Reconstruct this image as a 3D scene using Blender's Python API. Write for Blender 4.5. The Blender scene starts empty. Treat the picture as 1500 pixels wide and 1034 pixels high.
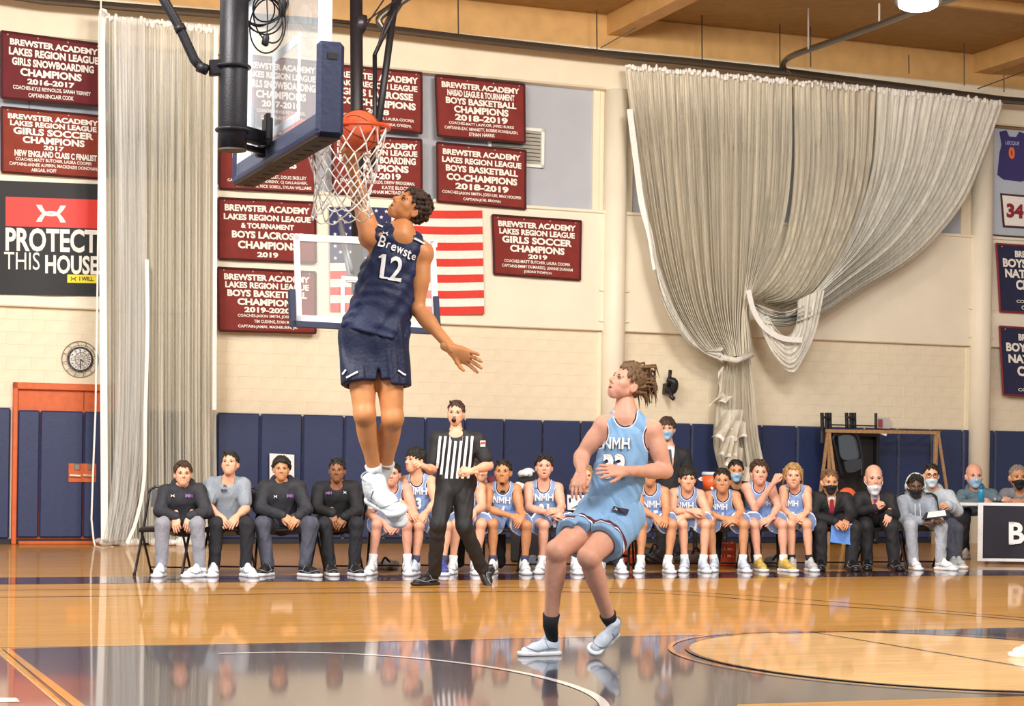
import bpy, bmesh, math, random
import numpy as np
from mathutils import Vector, Matrix
from mathutils.bvhtree import BVHTree
random.seed(7); rng = np.random.default_rng(7)
scene = bpy.context.scene
COL = scene.collection

# ---------------------------------------------------------------- camera, world, lights, exposure
F, CZ, ROLL, PX, HY = 2800.0, 1.25, 0.014, 750.0, 682.0
cam_d = bpy.data.cameras.new('camera'); cam = bpy.data.objects.new('camera', cam_d); COL.objects.link(cam)
cam_d.sensor_width = 36; cam_d.lens = F / 1500 * 36; cam_d.shift_y = (HY - 517) / 1500; cam_d.clip_end = 200
cam.location = (0, 0, CZ)
cam.matrix_world = Matrix.Translation((0, 0, CZ)) @ Matrix.Rotation(math.radians(90), 4, 'X') @ Matrix.Rotation(ROLL, 4, 'Z')
scene.camera = cam
world = bpy.data.worlds.new('world'); scene.world = world; world.use_nodes = True
world.node_tree.nodes['Background'].inputs[0].default_value = (1.0, 0.97, 0.93, 1)
world.node_tree.nodes['Background'].inputs[1].default_value = 0.62
scene.view_settings.view_transform = 'Standard'; scene.view_settings.look = 'None'
scene.view_settings.exposure = -0.06; scene.view_settings.gamma = 1.0
scene.view_settings.use_curve_mapping = False

def area_lamp(name, loc, size, energy, aim=None, color=(1, 0.97, 0.92)):
    d = bpy.data.lights.new(name, 'AREA'); d.shape = 'RECTANGLE'; d.size, d.size_y = size; d.energy = energy; d.color = color
    o = bpy.data.objects.new(name, d); COL.objects.link(o); o.location = loc
    if aim is not None:
        o.rotation_euler = (Vector(aim) - Vector(loc)).to_track_quat('-Z', 'Y').to_euler()
    return o
area_lamp('gym_lamp_bank', (-5, 6, 8.4), (3, 3), 1900, (-5, 16, 2))
area_lamp('gym_lamp_bank', (5, 6, 8.4), (3, 3), 1900, (4, 20, 2))
area_lamp('gym_lamp_bank', (-6, 15, 8.4), (2.5, 2.5), 1250, (-5, 22, 1))
area_lamp('gym_lamp_bank', (4, 17, 8.4), (2.5, 2.5), 1250, (4, 24, 1))
area_lamp('gym_lamp_bank', (0, 21, 8.2), (6, 2), 500, (0, 26, 10), (1, 0.86, 0.68))

# ---------------------------------------------------------------- picture point -> place in the hall
cR, sR = math.cos(ROLL), math.sin(ROLL)
TH = math.atan(1.37e-4 * F)                     # the far wall turns away to the right
U = np.array([math.cos(TH), math.sin(TH), 0.0]); V = np.array([-math.sin(TH), math.cos(TH), 0.0])
UPZ = np.array([0, 0, 1.0])
def ray(x, y):
    dx, dy = x - PX, y - HY
    return np.array([(dx * cR + dy * sR) / F, 1.0, -(-dx * sR + dy * cR) / F])
def at(x, y, Y): return np.array([0, 0, CZ]) + ray(x, y) * Y
def flr(x, y, z=0.0):
    r = ray(x, y); return at(x, y, (z - CZ) / r[2])
def proj(p):
    a, b = F * p[0] / p[1], -F * (p[2] - CZ) / p[1]
    return PX + a * cR - b * sR, HY + a * sR + b * cR
def ppm(Y): return F / Y
W0 = flr(20, 797)
def wl(x, y, off=0.0):                            # -> (distance along the wall, height) on the plane off metres before the wall
    r = ray(x, y); o = W0 - V * off; t = np.dot(o, V) / np.dot(r, V); p = np.array([0, 0, CZ]) + r * t
    return np.dot(p - W0, U), p[2]
def WP(s, z, off=0.0): return W0 + U * s + UPZ * z - V * off
def wp(x, y, off=0.0): s, z = wl(x, y, off); return WP(s, z, off)

# ---------------------------------------------------------------- materials
MATS = {}
def lin(c):
    if isinstance(c, str): c = tuple(int(c[i:i + 2], 16) / 255 for i in (0, 2, 4))
    return tuple(((v / 12.92) if v <= 0.04045 else ((v + 0.055) / 1.055) ** 2.4) for v in c[:3]) + (1.0,)
def mat(name, col, rough=0.6, metal=0.0, var=0.06, scale=30.0, bump=0.0, bscale=120.0, sheen=0.0, coat=0.0, emit=0.0, sss=0.0, stretch=None):
    if name in MATS: return MATS[name]
    m = bpy.data.materials.new(name); m.use_nodes = True; nt = m.node_tree; b = nt.nodes['Principled BSDF']
    c = lin(col)
    tc = nt.nodes.new('ShaderNodeTexCoord'); mp = nt.nodes.new('ShaderNodeMapping'); nt.links.new(tc.outputs['Object'], mp.inputs[0])
    if stretch: mp.inputs['Scale'].default_value = stretch
    n = nt.nodes.new('ShaderNodeTexNoise'); n.inputs['Scale'].default_value = scale; n.inputs['Detail'].default_value = 3; nt.links.new(mp.outputs[0], n.inputs['Vector'])
    r = nt.nodes.new('ShaderNodeValToRGB'); nt.links.new(n.outputs['Fac'], r.inputs[0])
    r.color_ramp.elements[0].position = 0.3; r.color_ramp.elements[1].position = 0.7
    r.color_ramp.elements[0].color = tuple(v * (1 - var) for v in c[:3]) + (1,); r.color_ramp.elements[1].color = tuple(min(1, v * (1 + var)) for v in c[:3]) + (1,)
    nt.links.new(r.outputs[0], b.inputs['Base Color'])
    b.inputs['Roughness'].default_value = rough; b.inputs['Metallic'].default_value = metal
    if sheen: b.inputs['Sheen Weight'].default_value = sheen
    if coat: b.inputs['Coat Weight'].default_value = coat
    if sss: b.inputs['Subsurface Weight'].default_value = sss; b.inputs['Subsurface Scale'].default_value = 0.01; b.inputs['Subsurface Radius'].default_value = (1, .4, .2)
    if emit: b.inputs['Emission Color'].default_value = c; b.inputs['Emission Strength'].default_value = emit
    if bump:
        n2 = nt.nodes.new('ShaderNodeTexNoise'); n2.inputs['Scale'].default_value = bscale; nt.links.new(mp.outputs[0], n2.inputs['Vector'])
        bp = nt.nodes.new('ShaderNodeBump'); bp.inputs['Strength'].default_value = bump; bp.inputs['Distance'].default_value = 0.02
        nt.links.new(n2.outputs['Fac'], bp.inputs['Height']); nt.links.new(bp.outputs[0], b.inputs['Normal'])
    MATS[name] = m; return m
def banded(name, base, bands, attr='hem', **kw):
    """cloth whose woven edge bands follow a stored distance: bands = [(distance, colour), ...] constant steps"""
    if name in MATS: return MATS[name]
    m = mat(name, base, **kw); nt = m.node_tree; b = nt.nodes['Principled BSDF']
    old = b.inputs['Base Color'].links[0].from_socket
    a = nt.nodes.new('ShaderNodeAttribute'); a.attribute_name = attr
    ml = nt.nodes.new('ShaderNodeMath'); ml.operation = 'MULTIPLY'; ml.inputs[1].default_value = 4.0; nt.links.new(a.outputs['Fac'], ml.inputs[0])
    r = nt.nodes.new('ShaderNodeValToRGB'); r.color_ramp.interpolation = 'CONSTANT'; nt.links.new(ml.outputs[0], r.inputs[0])
    f = nt.nodes.new('ShaderNodeValToRGB'); f.color_ramp.interpolation = 'CONSTANT'; nt.links.new(ml.outputs[0], f.inputs[0])
    er, ef = r.color_ramp.elements, f.color_ramp.elements
    er[0].position = 0; er[0].color = lin(base); ef[0].position = 0; ef[0].color = (0, 0, 0, 1)
    er.remove(er[1]); ef.remove(ef[1])
    for d, c in bands:
        e = er.new(min(1, max(0.0001, d * 4))); e.color = lin(c or base)
        e = ef.new(min(1, max(0.0001, d * 4))); e.color = (1, 1, 1, 1) if c else (0, 0, 0, 1)
    mx = nt.nodes.new('ShaderNodeMix'); mx.data_type = 'RGBA'
    nt.links.new(f.outputs[0], mx.inputs[0]); nt.links.new(old, mx.inputs[6]); nt.links.new(r.outputs[0], mx.inputs[7]); nt.links.new(mx.outputs[2], b.inputs['Base Color'])
    return m

# ---------------------------------------------------------------- objects
def tag(o, label=None, cat=None, group=None, kind=None):
    for k, v in (('label', label), ('category', cat), ('group', group), ('kind', kind)):
        if v: o[k] = v
    return o
def link(name, me, m=None, parent=None, smooth=False):
    o = bpy.data.objects.new(name, me); COL.objects.link(o)
    if m is not None: me.materials.append(m)
    if smooth: me.shade_smooth()
    if parent is not None: o.parent = parent; o.matrix_parent_inverse = parent.matrix_basis.inverted()
    return o
def mesh(name, verts, faces, m=None, parent=None, smooth=False):
    me = bpy.data.meshes.new(name); me.from_pydata([tuple(map(float, v)) for v in verts], [], faces); me.update()
    return link(name, me, m, parent, smooth)
def empty(name, loc, label=None, cat=None, group=None):
    o = bpy.data.objects.new(name, None); COL.objects.link(o); o.location = tuple(map(float, loc)); o.empty_display_size = .1
    return tag(o, label, cat, group)
class MB:
    """collects shapes into one mesh"""
    def __init__(s): s.v = []; s.f = []
    def add(s, vs, fs):
        n = len(s.v); s.v += [tuple(map(float, v)) for v in vs]; s.f += [tuple(i + n for i in f) for f in fs]; return s
    def box(s, o, a, b, c, bev=0.0):              # o centre; a, b, c half-extent vectors
        o, a, b, c = map(np.asarray, (o, a, b, c))
        if bev <= 0:
            vs = [o + i * a + j * b + k * c for i in (-1, 1) for j in (-1, 1) for k in (-1, 1)]
            return s.add(vs, [(0, 1, 3, 2), (4, 6, 7, 5), (0, 4, 5, 1), (2, 3, 7, 6), (0, 2, 6, 4), (1, 5, 7, 3)])
        la, lb, lc = (np.linalg.norm(t) for t in (a, b, c)); bev = min(bev, la * .9, lb * .9, lc * .9)
        ka, kb, kc = 1 - bev / la, 1 - bev / lb, 1 - bev / lc
        vs = []; idx = {}
        for i in (-1, 1):
            for j in (-1, 1):
                for k in (-1, 1):
                    for t in range(3):
                        q = (i * (1 if t == 0 else ka), j * (1 if t == 1 else kb), k * (1 if t == 2 else kc))
                        idx[(i, j, k, t)] = len(vs); vs.append(o + q[0] * a + q[1] * b + q[2] * c)
        fs = []
        for g in (-1, 1):
            fs += [tuple(idx[(g, j, k, 0)] for j, k in ((-1, -1), (1, -1), (1, 1), (-1, 1))),
                   tuple(idx[(j, g, k, 1)] for j, k in ((-1, -1), (1, -1), (1, 1), (-1, 1))),
                   tuple(idx[(j, k, g, 2)] for j, k in ((-1, -1), (1, -1), (1, 1), (-1, 1)))]
            for h in (-1, 1):
                fs += [(idx[(g, h, -1, 0)], idx[(g, h, 1, 0)], idx[(g, h, 1, 1)], idx[(g, h, -1, 1)]),
                       (idx[(g, -1, h, 0)], idx[(g, 1, h, 0)], idx[(g, 1, h, 2)], idx[(g, -1, h, 2)]),
                       (idx[(-1, g, h, 1)], idx[(1, g, h, 1)], idx[(1, g, h, 2)], idx[(-1, g, h, 2)])]
                for k in (-1, 1): fs.append((idx[(g, h, k, 0)], idx[(g, h, k, 1)], idx[(g, h, k, 2)]))
        return s.add(vs, fs)
    def tube(s, pts, r, n=8, closed=False, caps=True):
        pts = [np.asarray(p, float) for p in pts]; N = len(pts); rs = r if hasattr(r, '__len__') else [r] * N
        vs = []; prev = None
        for i, p in enumerate(pts):
            if closed: t = pts[(i + 1) % N] - pts[i - 1]
            else: t = pts[min(i + 1, N - 1)] - pts[max(i - 1, 0)]
            t = t / (np.linalg.norm(t) + 1e-12)
            if prev is None:
                a = np.array([0, 0, 1.0]) if abs(t[2]) < .9 else np.array([1.0, 0, 0])
                prev = np.cross(t, a)
            prev = prev - t * np.dot(prev, t); prev /= (np.linalg.norm(prev) + 1e-12); q = np.cross(t, prev)
            for k in range(n):
                an = 2 * math.pi * k / n; vs.append(p + rs[i] * (math.cos(an) * prev + math.sin(an) * q))
        fs = []
        for i in range(N if closed else N - 1):
            j = (i + 1) % N
            for k in range(n): fs.append((i * n + k, i * n + (k + 1) % n, j * n + (k + 1) % n, j * n + k))
        if caps and not closed: fs += [tuple(range(n))[::-1], tuple((N - 1) * n + k for k in range(n))]
        return s.add(vs, fs)
    def ball(s, c, r, n=12, m=8, ax=None):
        c = np.asarray(c); r = np.asarray(r, float) * np.ones(3); A = np.eye(3) if ax is None else np.asarray(ax)
        vs = [c + A[2] * r[2]]
        for i in range(1, m):
            for k in range(n):
                t, p = math.pi * i / m, 2 * math.pi * k / n
                vs.append(c + A[0] * r[0] * math.sin(t) * math.cos(p) + A[1] * r[1] * math.sin(t) * math.sin(p) + A[2] * r[2] * math.cos(t))
        vs.append(c - A[2] * r[2]); fs = [(0, 1 + k, 1 + (k + 1) % n) for k in range(n)]
        for i in range(m - 2):
            for k in range(n): a, b = 1 + i * n + k, 1 + i * n + (k + 1) % n; fs.append((a, a + n, b + n, b))
        L = len(vs) - 1; fs += [(L, 1 + (m - 2) * n + (k + 1) % n, 1 + (m - 2) * n + k) for k in range(n)]
        return s.add(vs, fs)
    def prism(s, poly, d):                          # polygon (3D points) extruded by vector d
        poly = [np.asarray(p, float) for p in poly]; n = len(poly); d = np.asarray(d)
        return s.add(poly + [p + d for p in poly], [tuple(range(n)), tuple(range(2 * n - 1, n - 1, -1))] + [(i, i + n, (i + 1) % n + n, (i + 1) % n) for i in range(n)])
    def grid(s, fn, nu, nv):
        vs = [fn(i / nu, j / nv) for j in range(nv + 1) for i in range(nu + 1)]
        return s.add(vs, [(j * (nu + 1) + i, j * (nu + 1) + i + 1, (j + 1) * (nu + 1) + i + 1, (j + 1) * (nu + 1) + i) for j in range(nv) for i in range(nu)])
    def build(s, name, m=None, parent=None, smooth=False): return mesh(name, s.v, s.f, m, parent, smooth)
def struct(o): o['kind'] = 'structure'; return o
def bez(pts, n=16):                                 # smooth curve through points (Catmull-Rom)
    P = [np.asarray(p, float) for p in pts]; P = [2 * P[0] - P[1]] + P + [2 * P[-1] - P[-2]]; out = []
    for i in range(1, len(P) - 2):
        for k in range(n):
            t = k / n; a, b, c, d = P[i - 1:i + 3]
            out.append(.5 * ((2 * b) + (c - a) * t + (2 * a - 5 * b + 4 * c - d) * t * t + (3 * b - a - 3 * c + d) * t ** 3))
    out.append(P[-2]); return out
FONTS = {}
def font(kind):
    if kind in FONTS: return FONTS[kind]
    FONTS[kind] = None
    return None
TXT = {}
def text_geo(txt, bold=0.0):
    """flat outline of a line of text, normalised: x 0..w, y 0..h of its own box, returned with w/h"""
    key = (txt, bold)
    if key in TXT: return TXT[key]
    c = bpy.data.curves.new('t', 'FONT'); c.body = txt; c.size = 1; c.offset = bold; c.fill_mode = 'FRONT'; c.resolution_u = 3
    o = bpy.data.objects.new('t', c); COL.objects.link(o)
    bpy.context.view_layer.update()
    me = o.evaluated_get(bpy.context.evaluated_depsgraph_get()).to_mesh()
    v = np.array([q.co[:2] for q in me.vertices]) if len(me.vertices) else np.zeros((0, 2)); f = [tuple(p.vertices) for p in me.polygons]
    o.to_mesh_clear(); bpy.data.objects.remove(o); bpy.data.curves.remove(c)
    lo, hi = v.min(0), v.max(0); TXT[key] = ((v - lo) / (hi - lo), f, (hi - lo)[0] / (hi - lo)[1]); return TXT[key]
def subdivided(v, f, maxlen):
    bm = bmesh.new(); vs = [bm.verts.new((p[0], p[1], 0)) for p in v]
    for q in f:
        try: bm.faces.new([vs[i] for i in q])
        except ValueError: pass
    bmesh.ops.triangulate(bm, faces=bm.faces[:])
    for _ in range(3):
        es = [e for e in bm.edges if e.calc_length() > maxlen]
        if not es: break
        bmesh.ops.subdivide_edges(bm, edges=es, cuts=1)
    bm.verts.index_update(); out = ([tuple(q.co[:2]) for q in bm.verts], [tuple(q.index for q in g.verts) for g in bm.faces]); bm.free(); return out
# ================================================================ THE HALL
SA, SB = wl(-500, 700)[0], wl(2100, 700)[0]
Z_MAT = wl(0, 597)[1]; Z_LEDGE = wl(880, 485)[1]; Z_SILL = wl(879, 311)[1]; Z_BEAM = wl(864, 131)[1]; Z_BTOP = wl(880, 72)[1]; Z_CEIL = wl(1250, 60)[1]
cream = mat('cream_paint', 'EFE4CC', .55, var=.03, scale=3); cream2 = mat('cream_panel', 'F3EAD6', .5, var=.03, scale=2)
tan = mat('tan_paint', 'CFA468', .6, var=.08, scale=4, bump=.1); tan2 = mat('tan_deck', 'A5824E', .7, var=.1, scale=5)  # deck tone darkened: the shade under the roof is put into its colour
def wbox(s0, s1, z0, z1, o0, o1, bev=0.0, mb=None):
    mb = mb or MB(); return mb.box(WP((s0 + s1) / 2, (z0 + z1) / 2, (o0 + o1) / 2), U * (s1 - s0) / 2, UPZ * (z1 - z0) / 2, -V * (o1 - o0) / 2, bev)
wall = struct(wbox(SA, SB, 0, Z_CEIL, -.5, -.14).build('wall_back', cream))
# painted concrete blocks between the mats and the ledge: each its own piece
BLK_M = mat('block_paint', 'EBDFC6', .6, var=.04, scale=6, bump=.25, bscale=60)
wbox(SA, SB, 0, Z_MAT + .02, -.14, -.02).build('lower_wall', cream, wall)
bh = (Z_LEDGE - Z_MAT) / 8; bw = 2 * bh * .98
bm_ = MB().box((0, 0, 0), (bw / 2 - .004, 0, 0), (0, .06, 0), (0, 0, bh / 2 - .004), .004); me_blk = bpy.data.meshes.new('block'); me_blk.from_pydata(bm_.v, [], bm_.f); me_blk.materials.append(BLK_M)
s_l, s_r = wl(-30, 600)[0], wl(1540, 600)[0]; nb = 0
Rw = Matrix.Rotation(TH, 4, 'Z')
def block_at(s, z):
    o = bpy.data.objects.new('block', me_blk); COL.objects.link(o); p = WP(s, z, -.06); o.matrix_world = Matrix.Translation(p) @ Rw; o.parent = wall
ncol = int((s_r - s_l) / bw) + 1
for r in range(8):
    for c in range(ncol):
        block_at(s_l + (c + (r % 2) * .5) * bw, Z_MAT + (r + .5) * bh); nb += 1
wbox(SA, SB, Z_MAT, Z_LEDGE, -.14, -.004).build('mortar', mat('mortar_paint', 'EADCC0', .8), wall)
# smooth panels above, one per bay
cols = [wl(292, 450)[0], wl(896, 400)[0], wl(1431, 500)[0]]
edges = [SA] + cols + [SB]
for a, b in zip(edges[:-1], edges[1:]):
    wbox(a + .02, b - .02, Z_LEDGE, Z_SILL, -.1, .1, .015).build('wall_panel', cream2, wall)
GREY = mat('grey_board', 'B4B9C4', .6, var=.04, scale=2)
for a, b in zip(edges[:-1], edges[1:]):
    wbox(a + .35, b - .35, Z_SILL - .01, Z_BEAM + .02, -.1, -.06).build('grey_infill', GREY, wall)
    for q in (a + .3, b - .3): wbox(q - .06, q + .06, Z_SILL, Z_BEAM, -.1, 0, .01).build('frame_strip', cream, wall)
    for q in np.arange(a + 1.7, b - .6, 3.2): wbox(q - .006, q + .006, Z_SILL, Z_BEAM, -.07, -.055).build('board_joint', mat('joint_grey', '6F7480', .7), wall)
wbox(SA, SB, Z_SILL - .03, Z_SILL + .02, -.1, .14, .01).build('sill', cream2, wall)
beam = struct(wbox(SA, SB, Z_BEAM, Z_BTOP, -.14, .16, .03).build('trim_1', cream))
beam2 = struct(wbox(SA, SB, Z_BTOP, Z_CEIL, -.14, .02, .02).build('trim_2', tan))
for s in cols:
    mb = MB(); mb.tube([WP(s, 0, .1), WP(s, Z_BEAM, .1)], .19, 28)
    c = struct(mb.build('trim_3', cream2, smooth=False)); c.data.shade_smooth()
    wbox(s - .34, s + .34, Z_SILL, Z_BEAM, -.1, -.02, .01).build('column_back', cream, c)
    wbox(s - .24, s + .24, 0, Z_LEDGE, -.1, .02, .01).build('column_pier', cream, c)
    for z in (Z_LEDGE + .15, (Z_LEDGE + .65)):
        for k in (-1, 1): MB().tube([WP(s + k * .19, z, .12), WP(s + k * .27, z + .01, .12)], .012, 6).build('bolt', cream, c)
# ceiling with girders over the columns and thin joists
pc = [WP(SA, Z_CEIL, .0), WP(SB, Z_CEIL, 0), WP(SB, Z_CEIL, 34), WP(SA, Z_CEIL, 34)]
ceil = struct(MB().prism(pc, (0, 0, .15)).build('ceiling', tan2))
for s in (cols[0] - 6.6, cols[0], cols[1], cols[2], cols[2] + 6.4):
    wbox(s - .16, s + .16, Z_CEIL - .34, Z_CEIL, .0, 30, .01).build('girder', tan, ceil)
for k in range(1, 9): wbox(SA, SB, Z_CEIL - .16, Z_CEIL, 1.4 + k * 1.9, 1.5 + k * 1.9).build('joist', tan, ceil)
# louvre vent
vx0, vz1 = wl(716, 182); vx1, vz0 = wl(797, 246)
t = empty('wall_vent', WP((vx0 + vx1) / 2, vz0, -.05), 'grey louvred vent in a white frame behind the basketball banners', 'vent')
mb = MB()
for a, b, c, d in ((vx0, vx1, vz0, vz0 + .05), (vx0, vx1, vz1 - .05, vz1), (vx0, vx0 + .05, vz0, vz1), (vx1 - .05, vx1, vz0, vz1)): wbox(a, b, c, d, -.06, .0, 0, mb)
mb.build('frame', mat('white_paint', 'F2F2EE', .4), t)
wbox(vx0, vx1, vz0, vz1, -.06, -.05).build('duct', mat('dark_duct', '55524A', .8), t)
for i in range(9):
    z = vz0 + .08 + i * (vz1 - vz0 - .14) / 8
    MB().box(WP((vx0 + vx1) / 2, z, -.03), U * (vx1 - vx0 - .1) / 2, UPZ * .02 - V * .012, V * .003 + UPZ * .002).build('louvre', mat('louvre_grey', 'B9B8AE', .5), t)

# ---------------------------------------------------------------- floor and painted markings
def floor_mat():
    m = bpy.data.materials.new('maple_floor'); m.use_nodes = True; nt = m.node_tree; b = nt.nodes['Principled BSDF']
    tc = nt.nodes.new('ShaderNodeTexCoord'); mp = nt.nodes.new('ShaderNodeMapping'); mp.inputs['Rotation'].default_value = (0, 0, -TH); nt.links.new(tc.outputs['Object'], mp.inputs[0])
    br = nt.nodes.new('ShaderNodeTexBrick'); br.inputs['Scale'].default_value = 1; br.offset = .37
    br.inputs['Brick Width'].default_value = 1.7; br.inputs['Row Height'].default_value = .058; br.inputs['Mortar Size'].default_value = .0012
    br.inputs['Color1'].default_value = lin('C6923F'); br.inputs['Color2'].default_value = lin('B27E30'); br.inputs['Mortar'].default_value = lin('8F6026')
    nt.links.new(mp.outputs[0], br.inputs['Vector'])
    n = nt.nodes.new('ShaderNodeTexNoise'); mp2 = nt.nodes.new('ShaderNodeMapping'); mp2.inputs['Scale'].default_value = (1.5, 22, 1); nt.links.new(mp.outputs[0], mp2.inputs[0]); nt.links.new(mp2.outputs[0], n.inputs['Vector']); n.inputs['Scale'].default_value = 2; n.inputs['Detail'].default_value = 5
    mx = nt.nodes.new('ShaderNodeMix'); mx.data_type = 'RGBA'; mx.blend_type = 'OVERLAY'; mx.inputs[0].default_value = .35
    nt.links.new(br.outputs['Color'], mx.inputs[6]); nt.links.new(n.outputs['Color'], mx.inputs[7])
    hs = nt.nodes.new('ShaderNodeHueSaturation'); hs.inputs['Saturation'].default_value = 1.0; nt.links.new(mx.outputs[2], hs.inputs['Color']); nt.links.new(hs.outputs[0], b.inputs['Base Color'])
    b.inputs['Roughness'].default_value = .35; b.inputs['Specular IOR Level'].default_value = .25; b.inputs['Coat Weight'].default_value = .42; b.inputs['Coat Roughness'].default_value = .04; b.inputs['Coat IOR'].default_value = 1.5
    n3 = nt.nodes.new('ShaderNodeTexNoise'); n3.inputs['Scale'].default_value = 9; nt.links.new(mp.outputs[0], n3.inputs['Vector'])
    bp = nt.nodes.new('ShaderNodeBump'); bp.inputs['Strength'].default_value = .04; bp.inputs['Distance'].default_value = .01; nt.links.new(n3.outputs['Fac'], bp.inputs['Height']); nt.links.new(bp.outputs[0], b.inputs['Normal']); nt.links.new(bp.outputs[0], b.inputs['Coat Normal'])
    return m
FLM = floor_mat()
floor = struct(MB().prism([WP(SA, -.2, 0 - .1), WP(SB, -.2, -.1), WP(SB, -.2, 34), WP(SA, -.2, 34)], (0, 0, .2)).build('floor', FLM))
def paint_mat(name, col):
    m = mat(name, col, .18, var=.07, scale=6, bump=.02, bscale=9); b = m.node_tree.nodes['Principled BSDF']; b.inputs['Coat Weight'].default_value = .65; b.inputs['Coat Roughness'].default_value = .05; b.inputs['Specular IOR Level'].default_value = .3; return m
NAVYP = paint_mat('navy_court_paint', '34384A'); WHITEP = paint_mat('white_court_paint', 'F4F3F0'); MAROONP = paint_mat('maroon_court_paint', '6E2A34'); BLACKP = paint_mat('dark_court_line', '3A2B24'); GOLDP = paint_mat('gold_court_line', 'D99A35')
BAND = paint_mat('maroon_sideline_paint', '4C2A34')
BC = flr(505, 1009); BC[2] = 0                       # floor point under the basket
def CP(a, b, z=0.0): return BC + U * a + V * b + UPZ * z
def coord(p): d = np.asarray(p) - BC; return np.dot(d, U), np.dot(d, V)
def paint(poly, z, m, name):
    return MB().add([np.array([p[0], p[1], z]) for p in poly], [tuple(range(len(poly)))]).build(name, m, floor)
def ring(c, rx, ry, w, z, m, name, a0=0, a1=360, n=96):
    mb = MB(); vs = []
    for i in range(n + 1):
        an = math.radians(a0 + (a1 - a0) * i / n)
        for q in (0, w): p = c + U * (rx - q) * math.cos(an) + V * (ry - q) * math.sin(an); vs.append((p[0], p[1], z))
    return mb.add(vs, [(2 * i, 2 * i + 1, 2 * i + 3, 2 * i + 2) for i in range(n)]).build(name, m, floor)
fa = coord(flr(0, 949)); fb = coord(flr(1000, 931))
lane_v = (fa[1] + fb[1]) / 2
base_u = coord(flr(60, 1000))[0]
print('lane', fa, fb, 'base', coord(flr(4, 951)), coord(flr(120, 1034)), 'side', coord(flr(0, 856)), coord(flr(1500, 844)))
ft_u = coord(flr(985, 955))[0]
# lane
L1 = flr(2, 949); L2 = flr(1160, 928); 
paint([CP(base_u, lane_v), CP(9.2, lane_v), CP(9.2, -4.5), CP(base_u, -4.5)], .002, NAVYP, 'lane_paint')
paint([CP(base_u - .06, -4.5), CP(base_u - .06, lane_v + .02), CP(base_u - 3, lane_v + .02), CP(base_u - 3, -4.5)], .002, NAVYP, 'baseline_paint')
g0, g1 = flr(4, 951), flr(115, 1034)
def strip(x0, y0, x1, y1, w0, w1, z, m, name):
    a, b, c, d = flr(x0, y0), flr(x0 + w0, y0), flr(x1 + w1, y1), flr(x1, y1); return paint([a, b, c, d], z, m, name)
strip(3, 950, 105 + 15, 1046, 10, 20, .004, GOLDP, 'baseline_stripe')
strip(-8, 953, 84 + 15, 1046, 3, 6, .004, paint_mat('pale_edge_line', 'E8B58A'), 'edge_line')
paint([flr(-30, 945), flr(-10, 953), flr(98, 1046), flr(-160, 1046)], .003, MAROONP, 'end_zone_paint')
paint([flr(-60, 1023), flr(24, 1023), flr(29, 1029), flr(-60, 1030)], .0045, WHITEP, 'end_zone_letter')
# restricted arc (white): right end at 829,1000
ar = coord(flr(829, 1000)); rr = ar[0]
top = coord(flr(450, 954.5))[1]; print('arc', ar, top)
arc_c = CP(0, 0)
mb = MB(); vs = []
n = 80; vb = top
for i in range(n + 1):
    an = math.radians(-90 + 180 * i / n)
    for q in (0, .055): p = arc_c + U * (rr - q) * math.cos(an) + V * (vb - q * .9) * math.sin(an); vs.append((p[0], p[1], .005))
fs = [(2 * i, 2 * i + 1, 2 * i + 3, 2 * i + 2) for i in range(n)]
mb.add(vs, fs); lg = coord(flr(318, 957))[0]
for sg in (1, -1):
    q0, q1 = sg * vb, sg * (vb - .05)
    mb.add([CP(0, q0, .005), CP(lg, q0, .005), CP(lg, q1, .005), CP(0, q1, .005)], [(0, 1, 2, 3)])
mb.build('restricted_arc', WHITEP, floor)
# free-throw circle: leftmost at (985,955)
le = coord(flr(984, 954)); pts = [coord(flr(x, y)) for x, y in ((985, 954), (1080, 931), (1200, 926.5), (1160, 983.5), (1300, 1004.5), (1460, 1015))]
A = np.array([[2 * a, 2 * b, 1] for a, b in pts]); rhs = np.array([a * a + b * b for a, b in pts])
# allow an ellipse: fit u,v scaled
best = None
for kv in np.linspace(.6, 2.2, 65):
    A = np.array([[2 * a, 2 * b * kv * kv, 1] for a, b in pts]); rhs = np.array([a * a + (b * kv) ** 2 for a, b in pts])
    sol, res, _, _ = np.linalg.lstsq(A, rhs, rcond=None)
    e = np.abs(A @ sol - rhs).sum() / max(.3, math.sqrt(max(1e-6, sol[2] + sol[0] ** 2 + (kv * sol[1]) ** 2)))
    if best is None or e < best[0]: best = (e, kv, sol)
e, kv, sol = best; R_ = math.sqrt(sol[2] + sol[0] ** 2 + (kv * sol[1]) ** 2); ftc = CP(sol[0], sol[1]); rx, ry = R_, R_ / kv
print('ft circle', e, kv, sol, rx, ry)
woodl = MB(); 
poly = [ftc + U * rx * math.cos(t) + V * ry * math.sin(t) for t in np.linspace(0, 2 * math.pi, 97)[:-1]]
woodp = FLM.copy(); woodp.name = 'maple_key_circle'
for nd in woodp.node_tree.nodes:
    if nd.type == 'TEX_BRICK': nd.inputs['Color1'].default_value = lin('E9C083'); nd.inputs['Color2'].default_value = lin('DFB070')
paint(poly, .006, woodp, 'key_circle')
ring(ftc, rx + .12, ry + .12, .035, .007, GOLDP, 'circle_edge_line', n=160)
ring(ftc, rx + .0, ry + .0, .03, .008, BLACKP, 'circle_line', n=160)
# wood returns beyond the near lane edge
paint([flr(1080, 1034), flr(1500, 1022), flr(1700, 1016), flr(1700, 1100), flr(1080, 1100)], .0085, FLM, 'wood_strip')
strip(1186, 927, 1640, 1002, 3, 9, .0095, BLACKP, 'free_throw_line')
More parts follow.
